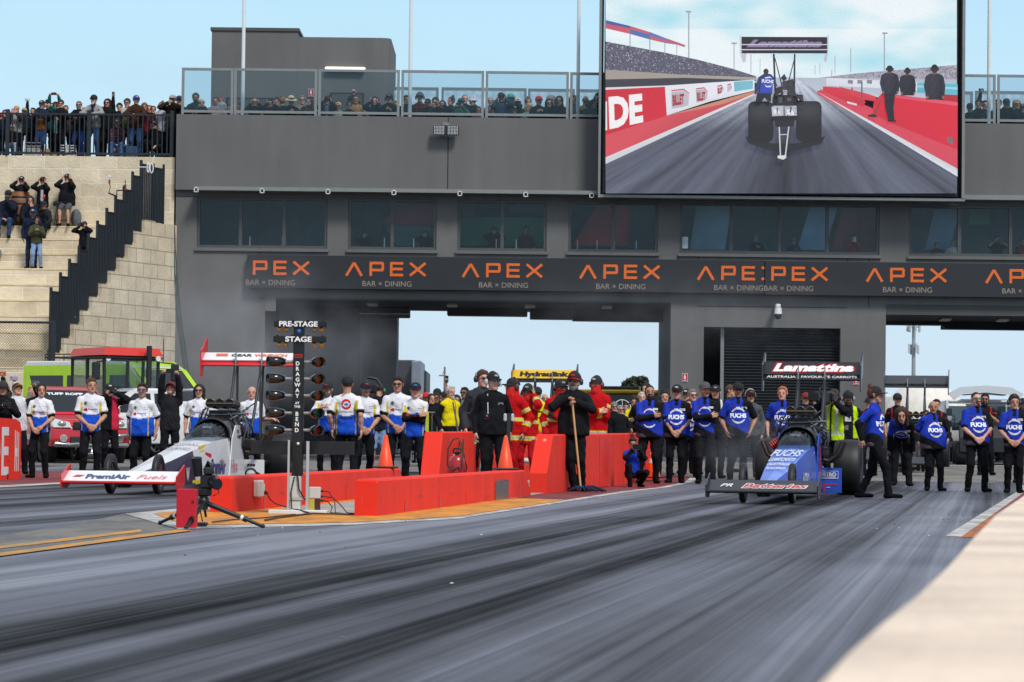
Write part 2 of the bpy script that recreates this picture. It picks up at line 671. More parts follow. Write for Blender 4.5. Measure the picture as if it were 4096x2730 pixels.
def cap_mb(c,brimc,logo=None,flat=False):
 m,mb,=MB(),M(c,.85,0,.12,20,.2)
 b=M(brimc,.85,0,.12,20,.2)
 vs,fs=[],[]
 n,k=20,6
 for i in range(k+1):
  t=i/k*PI/2
  for j in range(n):
   a=2*PI*j/n
   fr=1.0+(.10 if math.sin(a)<0 else 0)*-math.sin(a)*math.cos(t)*.3
   vs.append((.094*math.cos(a)*math.cos(t)**.8*fr,.016+.108*math.sin(a)*math.cos(t)**.8*fr,.036-.012*math.sin(a)*math.cos(t)+.100*math.sin(t)))
 for i in range(k):
  for j in range(n):
   fs.append((i*n+j,i*n+(j+1)%n,(i+1)*n+(j+1)%n,(i+1)*n+j))
 m.add(vs,fs,mb,True)
 m.ball((0,.016,.138),(.009,.009,.006),mb,8,4)
 vs,fs=[],[]
 nn=12
 for zz in(.0,-.007):
  for i in range(nn+1):
   a=PI+PI*i/nn
   x,y=math.cos(a),math.sin(a)
   dz=-.018*(x*x)
   vs.append((.09*x,.0+.085*y,.046+zz+dz*.6-(0 if flat else 0)))
   vs.append((.088*x,-.02+.165*y,.040+zz+dz))
 N=2*(nn+1)
 for i in range(nn):
  a=2*i
  fs.append((a,a+1,a+3,a+2))
  fs.append((N+a,N+a+2,N+a+3,N+a+1))
  fs.append((a+1,N+a+1,N+a+3,a+3))
 m.add(vs,fs,b,True)
 if logo:
  m.ball((0,-.093,.082),(.034,.010,.018),M(logo,.7),10,6)
 return m
def hat_mb(kind,c):
 m=MB()
 mm=M(c,.9,0,.15,25,.3)
 if kind=='panama':
  m.lathe([(.001,.150),(.05,.155),(.072,.14),(.088,.065),(.10,.055),(.16,.048),(.165,.044),(.10,.047),(.088,.05)],mm,TR(0,.012,0))
  m.lathe([(.0895,.062),(.084,.088)],M('#22324a',.8),TR(0,.012,0))
 if kind=='bucket':
  m.lathe([(.001,.150),(.06,.148),(.085,.12),(.098,.06),(.135,.015),(.137,.012),(.096,.05)],mm,TR(0,.012,0))
 if kind=='visor':
  m.lathe([(.092,.05),(.09,.085)],mm,TR(0,.012,0))
 return m
def glasses_mb(c,big=False):
 m=MB()
 g=M(c,.12,0,.0,coat=.5)
 k=M('#0c0c0d',.4)
 h=.019 if big else .0145
 for sx in(-1,1):
  vs,fs=[],[]
  n=12
  for d in(0,.004):
   for i in range(n):
    a=2*PI*i/n
    x=sx*.033+.028*abs(math.cos(a))**.7*(1 if math.cos(a)>0 else-1)
    z=.008+h*abs(math.sin(a))**.7*(1 if math.sin(a)>0 else-1)
    vs.append((x,-.108+.35*max(0,abs(x)-.03)-d,z))
  fs=[tuple(range(n)),tuple(range(n,2*n))]+[(i,(i+1)%n,n+(i+1)%n,n+i)for i in range(n)]
  m.add(vs,fs,g,orient=True)
  m.box(min(sx*.058,sx*.062),max(sx*.058,sx*.062),-.1,-.094,.006,.016,k)
  m.tube([(sx*.061,-.096,.012),(sx*.082,-.04,.014),(sx*.088,.02,.012)],.0028,k,5)
 m.box(-.062,.062,-.110,-.106,.016,.021,k)
 return m
def headset_mb(c,cupc,mic=True):
 m=MB()
 k=M(c,.45)
 q=M(cupc,.4)
 pts=[]
 for i in range(13):
  a=PI*i/12
  pts.append((.098*math.cos(a),.022,.005+.138*math.sin(a)))
 m.tube(pts,.010,k,6)
 for sx in(-1,1):
  m.add(*cup(sx),q,True)
  m.cyl((sx*.113,.02,-.004),(sx*.119,.02,-.004),.026,k,n=12)
 if mic:
  m.tube([(.10,-.01,-.02),(.095,-.07,-.055),(.06,-.118,-.06),(.03,-.128,-.058)],.0042,k,5)
  m.ball((.022,-.130,-.057),(.017,.012,.013),k,8,6)
 return m
def cup(sx):
 vs,fs=[],[]
 n=14
 prof=[(.0,.122),(.03,.121),(.040,.112),(.043,.098),(.040,.084)]
 for(r,x)in prof:
  for j in range(n):
   a=2*PI*j/n
   vs.append((sx*x,.02+r*.85*math.cos(a),-.004+r*1.1*math.sin(a)))
 for i in range(len(prof)-1):
  for j in range(n):
   q=(i*n+j,i*n+(j+1)%n,(i+1)*n+(j+1)%n,(i+1)*n+j)
   fs.append(q if sx<0 else q[::-1])
 return vs,fs
_acc={}
def acc(key,fn):
 """Cached shared mesh for an accessory."""
 if key not in _acc:
  o=fn().build(key[0])
  _acc[key]=o.data
  bpy.data.objects.remove(o)
 return _acc[key]
def child(name,me,root,Mx=None):
 o=bpy.data.objects.new(name,me)
 link(o,root)
 if Mx is not None:
  o.matrix_local=Mx
 return o
def ik(S,W,l1,l2,pole):
 d=W-S
 L=d.length
 mx=(l1+l2)*.998
 if L>mx:
  W=S+d*(mx/L)
  d=W-S
  L=mx
 d.normalize()
 a=(l1*l1-l2*l2+L*L)/(2*L)
 h=math.sqrt(max(l1*l1-a*a,0))
 p=pole-d*pole.dot(d)
 if p.length<1e-5:
  p=d.orthogonal()
 p.normalize()
 return S+d*a+p*h,W
ARM={'down':((.25,-.02,.90),(.3,.6,0),(.02,-.1,-1),(-1,0,0),'relax'),'clasp':((.075,-.185,.955),(1,.5,0),(-.75,-.25,-.65),(0,1,-.2),'relax'),'cross':((-.085,-.215,1.215),(1,.2,-.35),(-1,.1,.15),(0,1,0),'relax'),'cross2':((-.085,-.165,1.175),(1,.2,-.35),(-1,.2,.1),(0,1,0),'relax'),'phone':((.085,-.30,1.50),(.8,0,-1),(-.45,-.35,.85),(-.8,.2,.1),'grip'),'chest':((.075,-.29,1.30),(.8,.2,-1),(-.6,-.4,.6),(-.8,.2,.1),'grip'),'cam':((.10,-.19,1.575),(1,0,-.9),(-.55,-.6,.55),(-.6,.4,.3),'grip'),'ears':((.125,-.10,1.59),(.55,-.5,-1),(-.15,.35,1),(-1,.1,0),'flat'),'up':((.13,-.24,1.93),(1,0,-.2),(-.3,-.2,1),(-.6,-.7,0),'grip'),'high':((.16,-.12,2.0),(1,.2,0),(-.1,-.1,1),(-.6,-.7,0),'grip'),'side':((.34,-.16,1.72),(1,.3,-.6),(.1,-.2,1),(-.6,-.7,0),'grip'),'rail':((.06,-.34,1.20),(1,.1,-.2),(-1,-.15,0),(0,.1,-1),'relax'),'pocket':((.215,-.07,.93),(1,.9,0),(-.25,-.35,-1),(-1,0,0),'relax'),'back':((.06,.17,1.02),(1,.2,0),(-.8,.1,-.4),(0,1,0),'relax'),'face':((.04,-.20,1.50),(.8,0,-1),(-.2,.1,1),(0,1,0),'relax'),'mouth':((.07,-.20,1.56),(1,0,-.6),(-.75,-.1,.5),(0,1,0),'grip'),'mop':((.05,-.235,1.40),(1,.1,-.6),(-.9,-.3,-.2),(.1,.2,-1),'grip'),'mop2':((.05,-.255,1.345),(1,.1,-.6),(-.9,-.4,-.25),(.1,.2,-1),'grip'),'knee':((.11,-.36,.98),(1,.1,-.2),(-.5,-.6,-.5),(0,.1,-1),'relax'),'lap':((.06,-.30,1.02),(1,.3,0),(-.9,-.3,-.2),(0,.2,-1),'relax'),'fwd':((.16,-.42,1.22),(.6,.2,-1),(-.1,-1,0),(-1,0,0),'relax'),'reach':((.42,-.12,1.12),(.3,.3,-1),(1,-.3,-.2),(0,0,-1),'relax'),'swing':((.24,.14,.93),(.3,1,0),(0,.2,-1),(-1,0,0),'relax'),'hang':((.20,-.34,.92),(.4,.6,0),(0,-.3,-1),(-1,0,0),'relax'),}
LEG={'stand':(.95,((.115,.02),(.115,.02))),'wide':(.935,((.19,.02),(.19,.02))),'close':(.95,((.085,.02),(.085,.02))),'walk':(.925,((.09,-.26),(.09,.26))),'crossl':(.94,((-.02,-.06),(.13,.06))),'perch':(.74,((.13,-.34),(.13,-.34))),}
def person(label,u,vt,D=None,vf=None,H=None,floor=None,yaw=0,arms='down',legs='stand',lean=0,tilt=0,hy=0,hp=0,top='jacket',tc='#15161a',tpat=None,sl='long',bot='#121318',shorts=False,shoe='#0c0c0e',hair='short',hc='#2a1d14',skin=2,cap=None,hat=None,glasses=None,hs=None,beard=None,fem=False,fat=0.0,hood=False,low=False,mask=None,group=None,decal=None,ease=None,seat=None,w=1.0,patt=None,x=None):
 pass
 if D is None:
  D=ground(u,vf).y
 rr=random.Random(sum(ord(c)*(i+1)for i,c in enumerate(label)))
 if yaw==0:
  yaw=rr.uniform(-11,11)
 if hy==0:
  hy=rr.uniform(-14,14)
 fz=gz(D)if floor is None else floor
 topp=at(u,vt,D)
 ln=math.radians(lean)
 hz,feet=LEG.get(legs,LEG['stand'])
 sitting=legs in('sit','crouch','squat','ledge')
 extra={'cap':.012,'beanie':.015,'panama':.03}.get('cap' if cap else(hat or ''),.0)
 hs0=1.78+extra
 if sitting:
  hz={'sit':.50,'crouch':.34,'squat':.30,'ledge':.16}[legs]
  hs0=hz+.83*math.cos(ln)+extra
 else:
  hs0=hz+(.83+extra)*math.cos(ln*.85)if lean<40 else hz+.62*math.cos(ln)+.04
 if H is None:
  s=(topp.z-fz)/hs0
 else:
  s=H/1.78
 s=max(.5,min(s,1.13))
 fz=topp.z-hs0*s if(H is not None)else fz
 hx={True:0}.get(False,0)
 root=thing('person',label,'person',(topp.x,topp.y,fz),math.radians(yaw),group)
 vox=.022 if D<60 else .030
 pel=V((0,0,hz))
 if sitting and legs!='crouch':
  pel.y=.0
 TF=Matrix.Translation(pel)@Euler((ln,math.radians(tilt),0)).to_matrix().to_4x4()
 off=V((0,.85*math.sin(ln)*.5,0))
 TF=Matrix.Translation(off*.6)@TF
 def t(p):
  return TF@V((p[0],p[1],p[2]-.95))
 dep=TF.to_3x3()@V((0,1,0))
 sx_={1:None,-1:None}
 shw=.170*w*(.9 if fem else 1)
 arms=(arms,arms)if isinstance(arms,str)else arms
 A={}
 for g,an in((-1,arms[0]),(1,arms[1])):
  wr,po,hd,pn,hk=ARM[an]
  S=t((g*shw,.01,1.405))
  jx,jz=rr.uniform(-.02,.02),rr.uniform(-.025,.025)
  Wp=t((g*wr[0]+jx,wr[1]+jz*.5-(.7*fat if an in('clasp','cross','cross2','chest')else 0),wr[2]+jz))
  pl=TF.to_3x3()@V((g*po[0],po[1],po[2]))
  E,Wp=ik(S,Wp,.295,.265,pl)
  hdv=TF.to_3x3()@V((g*hd[0],hd[1],hd[2]))
  pnv=TF.to_3x3()@V((g*pn[0],pn[1],pn[2]))
  A[g]=(S,E,Wp,hdv.normalized(),pnv,hk)
 Lg={}
 for i,g in((0,-1),(1,1)):
  Hp=TF@V((g*.09,0,-.03))
  if legs=='sit':
   K=V((g*.15,-.43,.50))
   K,An=ik(Hp,V((g*.14,-.46,.09)),.44,.42,V((g*.15,-1,.6)))
  elif legs=='ledge':
   K,An=ik(Hp,V((g*.20,-.70,.05)),.44,.42,V((g*.25,-.2,1)))
  elif legs in('crouch','squat'):
   K,An=ik(Hp,V((g*.15,-.10-(.22 if g<0 else 0),.09)),.44,.42,V((g*.3,-1,.35)))
  else:
   fx,fy=feet[i]
   if legs in('stand','close','wide'):
    fx+=rr.uniform(-.03,.05)
    fy+=rr.uniform(-.07,.05)
   K,An=ik(Hp,V((g*fx,fy,.09)),.44,.42,V((g*.06,-1,0)))
  tw=.25*g if legs!='walk' else 0
  toe=An+V((.17*math.sin(tw),-.17*math.cos(tw),-.05))
  Lg[g]=(Hp,K,An,toe)
 nb=t((0,.012,1.47))
 HR=TF.to_3x3()@Euler((math.radians(hp)-ln*.55,math.radians(-tilt*.6),math.radians(hy))).to_matrix()
 hc0=nb+(TF.to_3x3()@V((0,-.005,.062)))+HR@V((0,-.012,.118))
 HM=Matrix.Translation(hc0)@HR.to_4x4()@Matrix.Scale(1.08,4)
 if low is not True:
  pass
 sk=np.array(SKINS[skin])
 sk=sk*(1+rr.uniform(-.08,.08))
 b=SD()
 fem_h=.92 if fem else 1
 b.cap(t((-.06,0,.93)),t((.06,0,.93)),.115,None,(dep,.85),.05)
 b.cap(t((0,-fat*.5,1.0)),t((0,-fat*.5,1.15)),.125+fat,.13+fat*.8,(dep,.78),.05)
 b.cap(t((0,0,1.2)),t((0,0,1.34)),.145*w*fem_h,.15*w*fem_h,(dep,.68),.05)
 b.cap(t((-shw*.7,.01,1.405)),t((shw*.7,.01,1.405)),.060,None,(dep,.9),.05)
 b.cap(t((-.055,.02,1.45)),t((.055,.02,1.45)),.055,None,None,.05)
 b.cap(t((0,.012,1.44)),hc0+HR@V((0,.015,-.06)),.056 if not fem else .046,.052 if not fem else .043,None,.04)
 for g in(-1,1):
  S,E,Wp,hdv,pnv,hk=A[g]
  b.cap(S,E,.048,.040,None,.03)
  b.cap(E,E+(Wp-E)*.35,.040,.041,None,.02)
  b.cap(E+(Wp-E)*.35,Wp,.041,.027,None,.02)
  b.cap(Wp,Wp+hdv*.02,.026,.024,None,.01)
  Hp,K,An,toe=Lg[g]
  b.cap(Hp,K,.080,.053,None,.03)
  b.cap(K,K+(An-K)*.35,.052,.054,None,.02)
  b.cap(K+(An-K)*.35,An,.054,.034,None,.02)
  b.cap(An+V((0,.03,-.045)),toe,.034,.028,None,.03)
 BP,BF=b.mesh(vox)
 BC=np.tile(sk,(len(BP),1))*(1+.05*np.sin(BP[:,2:3]*60))
 vs,fs,cs=[BP],[BF],[BC]
 n=len(BP)
 HP,HF=head_tpl(fem)
 brow=rgb(hc)if hair not in('none',)else tuple(sk*.4)
 lip=sk*np.array((1.0,.62,.66))if fem else sk*np.array((.92,.68,.68))
 hcol=head_cols(HP,sk,brow,lip)
 if beard=='stubble':
  m=(HP[:,2]<-.035)&(HP[:,1]<.0)&(HP[:,2]>-.12)
  hcol[m]=hcol[m]*.62
 h4=np.c_[HP,np.ones(len(HP))]@np.array(HM).T
 vs.append(h4[:,:3]);fs.append(HF+n);cs.append(hcol);n+=len(HP)
 gl=None
 for g in(-1,1):
  S,E,Wp,hdv,pnv,hk=A[g]
  xx=hdv
  zz=(pnv-xx*pnv.dot(xx)).normalized()
  yy=zz.cross(xx)
  P,Q=hand_tpl(hk)
  want=V((0,0,1))if abs(xx.z)<.7 else V((0,-1,0))
  sg=1 if yy.dot(want)>=0 else-1
  R=np.array([xx[:],(yy*sg)[:],zz[:]])
  P2=P@R+np.array(Wp[:])
  Q2=Q if sg>0 else Q[:,::-1]
  hcl=np.tile(sk,(len(P),1))if not(isinstance(patt,dict)and patt.get('glove'))else np.tile(np.array(rgb(patt['glove'])),(len(P),1))
  vs.append(P2);fs.append(Q2+n);cs.append(hcl);n+=len(P)
 AV,AF,AC=np.concatenate(vs)*s,np.concatenate(fs),np.concatenate(cs)
 child('body',mesh_np('body',AV,AF,SKIN,AC),root)
 ez=ease if ease is not None else{'polo':.016,'tee':.014,'jacket':.030,'hoodie':.030,'puffer':.042,'coat':.036,'shirt':.018}[top]
 hem={'polo':.83,'tee':.84,'shirt':.85,'jacket':.84,'hoodie':.84,'puffer':.84,'coat':.72}[top]
 tor=SD()
 for g in(-1,1):
  tor.cap(t((g*.06,-fat*.35,hem+.06)),t((g*.045,-fat*.5,1.1)),.118*w+ez*.7+fat*.85,.112*w+ez+fat,(dep,.95),.05)
 tor.cap(t((0,-fat*.4,1.08)),t((0,0,1.34)),.14*w*fem_h+ez+fat*.8,.155*w*fem_h+ez,(dep,.70),.05)
 tor.cap(t((-shw*.7,.01,1.40)),t((shw*.7,.01,1.40)),.055+ez,None,(dep,.9),.05)
 tor.cap(t((-.06,.015,1.435)),t((.06,.015,1.435)),.046+ez,None,(dep,.9),.05)
 tor.cap(t((0,.012,1.43)),t((0,.006,1.49)),.066+ez*.6,.062+ez*.4,None,.03)
 if fem:
  for g in(-1,1):
   tor.cap(t((g*.07,-.085,1.27)),t((g*.07,-.08,1.26)),.05+ez*.4,None,None,.04)
 TFi=np.array(TF.inverted())
 npr=len(tor.p)
 armp={}
 for g in(-1,1):
  S,E,Wp,hdv,pnv,hk=A[g]
  armp[g]=[]
  if sl=='long':
   pr=[(S,E,.046+ez*.9,.041+ez*.8),(E,Wp-(Wp-E)*.04,.044+ez*.8,.032+ez*.6)]
  elif sl=='short':
   pr=[(S,S+(E-S)*.74,.052+ez,.056+ez*1.1)]
  elif sl=='roll':
   pr=[(S,E,.046+ez*.9,.041+ez*.8),(E,E+(Wp-E)*.25,.046+ez*.8,.046+ez*.6)]
  else:
   pr=[]
  for(a,c,r0,r1)in pr:
   tor.cap(a,c,r0,r1,None,.03)
   armp[g].append(tor.p[-1])
 def hemcut(X,f):
  z=X@TFi[2,:3]+TFi[2,3]+.95
  dt=np.full(f.shape,1.0)
  cut=hem-z
  if sl=='long' or sl=='roll':
   am=np.full(f.shape,1.0)
   for g in(-1,1):
    for pr in armp[g]:
     am=np.minimum(am,SD.d(X,pr))
   return np.where(am<.012,np.minimum(f,am),np.maximum(f,cut))
  return np.maximum(f,cut)
 tvox=.019 if D<60 else .028
 SP,SF=tor.mesh(tvox,wob=.0055 if top!='puffer' else .008,post=hemcut)
 X=SP
 lt=np.c_[X,np.ones(len(X))]@TFi.T
 lx,ly,lz=lt[:,0],lt[:,1],lt[:,2]+.95
 arm_id=np.zeros(len(X),int)
 dt=np.min([SD.d(X,p)for p in tor.p[:npr]],0)
 for g in(-1,1):
  if armp[g]:
   da=np.min([SD.d(X,p)for p in armp[g]],0)
   arm_id[(da<dt-.004)]=g
 col=np.tile(np.array(rgb(tc)),(len(X),1))
 if tpat:
  col=tpat(col,lx,ly,lz,arm_id,A,X)
 sp=SP*s
 gname={'polo':'polo_shirt','tee':'shirt','shirt':'shirt','jacket':'jacket','hoodie':'hoodie','puffer':'jacket','coat':'coat'}[top]
 if decal:
  dv,df,dc=[],[],[]
  bt=BVHTree.FromPolygons([V(p)for p in SP.tolist()],SF.tolist())
  k0=0
  for(shape,cx,cz,hh,colr,kw)in decal:
   pv,pf=shape()if callable(shape)else textmesh(shape,kw.get('shear',0),kw.get('bold',0))
   if not len(pv):
    continue
   kx=kw.get('width',None)
   sx=hh if kx is None else kx/(pv[:,0].max()-pv[:,0].min())
   back=kw.get('back',False)
   pts=[]
   for p in pv:
    lxx=cx+p[0]*sx*(-1 if back else 1)
    o_=TF@V((lxx,.6 if back else-.6,cz+p[1]*hh-.95))
    d_=dep*(-1 if back else 1)
    r=bt.ray_cast(o_,d_,1.2)
    q=r[0]if r[0]is not None else o_+d_*.45
    pts.append((q-d_*(.005+kw.get('lift',0)))[:])
   dv+=pts
   df+=[[k0+i for i in f]for f in pf]
   dc+=[rgb(colr)]*len(pts)
   k0+=len(pts)
  me=bpy.data.meshes.new(gname)
  nb0=len(sp)
  me.from_pydata(sp.tolist()+[tuple(c*s for c in p)for p in dv],[],SF.tolist()+[[nb0+i for i in f]for f in df])
  me.polygons.foreach_set('use_smooth',[True]*len(SF)+[False]*len(df))
  me.materials.append(CLOTH)
  a=me.color_attributes.new('Col','FLOAT_COLOR','POINT')
  c4=np.ones((nb0+len(dv),4),np.float32)
  c4[:nb0,:3]=col
  c4[nb0:,:3]=np.array(dc)
  a.data.foreach_set('color',c4.ravel())
  child(gname,me,root)
 else:
  child(gname,mesh_np(gname,sp,SF,CLOTH,col),root)
 tr=SD()
 tr.cap(TF@V((-.06,0,-.01)),TF@V((.06,0,-.01)),.120+fat*.4,None,(dep,.88),.05)
 for g in(-1,1):
  Hp,K,An,toe=Lg[g]
  if shorts:
   tr.cap(Hp,Hp+(K-Hp)*.92,.098,.088,None,.04)
  else:
   tr.cap(Hp,K,.094+fat*.15,.072,None,.04)
   tr.cap(K,An+V((0,0,-.02)),.070,.058,None,.03)
 TP,TF_=tr.mesh(.024 if D<60 else .034,wob=.006)
 if sitting is False:
  TP[:,2]=np.maximum(TP[:,2],.035)
 nm='shorts' if shorts else 'trousers'
 cb=np.tile(np.array(rgb(bot)),(len(TP),1))
 child(nm,mesh_np(nm,TP*s,TF_,CLOTH,cb),root)
 if shoe:
  for g in(-1,1):
   Hp,K,An,toe=Lg[g]
   sh=SD()
   fl=((0,0,1),.8)
   if legs=='ledge':
    d0=V((0,-.3,1)).normalized()
    sh.cap(An+V((0,-.04,-.05)),An+V((0,-.06,.16)),.045,.04,None,.03)
    P_,F_=sh.mesh(.015)
   else:
    sh.cap(An+V((0,.045,-.045)),An+V((0,0,-.035)),.046,.052,None,.03)
    sh.cap(An+V((0,0,-.045)),toe+V((0,-.02,.0)),.046,.040,fl,.03)
    base=An.z-.09
    P_,F_=sh.mesh(.015,post=lambda X,f:np.maximum(f,base+.004-X[...,2]))
   cc=np.tile(np.array(rgb(shoe)),(len(P_),1))
   child('shoe',mesh_np('shoe',P_*s,F_,CLOTH,cc),root)
 HS=Matrix.Scale(s,4)@HM
 HS=Matrix.Translation(hc0*s)@HR.to_4x4()@Matrix.Scale(s*1.08,4)
 def hp_(kind,c,name):
  P,Q=hair_tpl(kind)
  child(name,acc((name,kind,str(c)),lambda:_np_mb(P,Q,M(c,.8,0,.25,30,.4))),root,HS)
 if hair!='none' and not hood and hat!='beanie' and not mask:
  k=hair
  if cap and hair=='short':
   k='crop'
  hp_(k,hc,'hair')
 if cap:
  cc=cap if isinstance(cap,(tuple,list))else(cap,cap)
  child('cap',acc(('cap',)+tuple(cc),lambda:cap_mb(*cc)),root,HS)
 if hat=='beanie':
  hp_('beanie',hc if not isinstance(patt,dict)or 'hat' not in patt else patt['hat'],'beanie')
 elif hat:
  hcx=patt['hat']if isinstance(patt,dict)and 'hat' in patt else '#cbb58c'
  child('hat',acc(('hat',hat,hcx),lambda:hat_mb(hat,hcx)),root,HS)
 if hood:
  hp_('hood',tc if hood is True else hood,'hood')
 if mask:
  hp_('mask',mask,'balaclava')
 if beard and beard!='stubble':
  bc=patt['beard']if isinstance(patt,dict)and 'beard' in patt else hc
  hp_(beard if beard in('beard','goatee')else 'beard',bc,'beard')
 if glasses:
  gc='#0b0c0e' if glasses is True else glasses
  big=isinstance(glasses,tuple)
  if big:
   gc=glasses[0]
  child('sunglasses',acc(('sunglasses',gc,big),lambda:glasses_mb(gc,big)),root,HS)
 if hs:
  hcol_=hs if isinstance(hs,tuple)else('#121214','#1a1a1c',True)
  child('headset',acc(('headset',)+tuple(hcol_),lambda:headset_mb(*hcol_)),root,HS)
 info=dict(root=root,s=s,A=A,HM=HM,TF=TF)
 W=Matrix.Translation((topp.x,topp.y,fz))@Euler((0,0,math.radians(yaw))).to_matrix().to_4x4()
 info['w']=lambda p:W@(V(p)*s)
 info['hand']={g:W@((A[g][2]+A[g][3]*.09)*s)for g in(-1,1)}
 info['W']=W
 return info
def _np_mb(P,Q,m):
 b=MB()
 b.v=[V(p)for p in P.tolist()]
 b.f=Q.tolist()
 b.m=[m]*len(b.f)
 b.sm=[True]*len(b.f)
 return b
FY=84.0
def stone(rotz=0.0,name='stone',bw=1.06,bh=.41,z0=0.0,mort=(.78,.68,.52,1),ms=.015):
 m,N,L,b=newmat(name)
 tc=N.new('ShaderNodeTexCoord')
 mp=N.new('ShaderNodeMapping')
 mp.inputs['Rotation'].default_value=(0,0,-rotz)
 L.new(tc.outputs['Object'],mp.inputs['Vector'])
 sx=N.new('ShaderNodeSeparateXYZ')
 L.new(mp.outputs['Vector'],sx.inputs['Vector'])
 cx=N.new('ShaderNodeCombineXYZ')
 L.new(sx.outputs['X'],cx.inputs['X'])
 ad=N.new('ShaderNodeMath')
 ad.operation='ADD'
 ad.inputs[1].default_value=z0
 L.new(sx.outputs['Z'],ad.inputs[0])
 L.new(ad.outputs[0],cx.inputs['Y'])
 br=N.new('ShaderNodeTexBrick')
 br.inputs['Scale'].default_value=1
 br.inputs['Brick Width'].default_value=bw
 br.inputs['Row Height'].default_value=bh
 br.inputs['Mortar Size'].default_value=ms
 br.inputs['Mortar Smooth'].default_value=.3
 br.inputs['Bias'].default_value=0
 br.inputs['Color1'].default_value=(.60,.50,.35,1)
 br.inputs['Color2'].default_value=(.70,.60,.44,1)
 br.inputs['Mortar'].default_value=mort
 L.new(cx.outputs['Vector'],br.inputs['Vector'])
 nz=N.new('ShaderNodeTexNoise')
 nz.inputs['Scale'].default_value=1.7
 nz.inputs['Detail'].default_value=8
 nz.inputs['Roughness'].default_value=.65
 L.new(tc.outputs['Object'],nz.inputs['Vector'])
 mr=N.new('ShaderNodeMapRange')
 mr.inputs['From Min'].default_value=.3
 mr.inputs['From Max'].default_value=.7
 mr.inputs['To Min'].default_value=.78
 mr.inputs['To Max'].default_value=1.1
 L.new(nz.outputs['Fac'],mr.inputs['Value'])
 mx=N.new('ShaderNodeMix')
 mx.data_type='RGBA'
 mx.blend_type='MULTIPLY'
 mx.inputs['Factor'].default_value=1
 L.new(br.outputs['Color'],mx.inputs['A'])
 L.new(mr.outputs['Result'],mx.inputs['B'])
 L.new(mx.outputs['Result'],b.inputs['Base Color'])
 b.inputs['Roughness'].default_value=.92
 n2=N.new('ShaderNodeTexNoise')
 n2.inputs['Scale'].default_value=14
 n2.inputs['Detail'].default_value=6
 L.new(tc.outputs['Object'],n2.inputs['Vector'])
 sb=N.new('ShaderNodeMath')
 sb.operation='MULTIPLY_ADD'
 sb.inputs[1].default_value=-.8
 L.new(br.outputs['Fac'],sb.inputs[0])
 L.new(n2.outputs['Fac'],sb.inputs[2])
 bp=N.new('ShaderNodeBump')
 bp.inputs['Strength'].default_value=.5
 bp.inputs['Distance'].default_value=.03
 L.new(sb.outputs[0],bp.inputs['Height'])
 L.new(bp.outputs['Normal'],b.inputs['Normal'])
 return m
def ramp(N,pts):
 r=N.new('ShaderNodeValToRGB')
 e=r.color_ramp.elements
 while len(e)<len(pts):
  e.new(.5)
 for i,(p,c)in enumerate(pts):
  e[i].position=p
  e[i].color=(c[0],c[1],c[2],1)
 return r
TANG=math.radians(9.5)
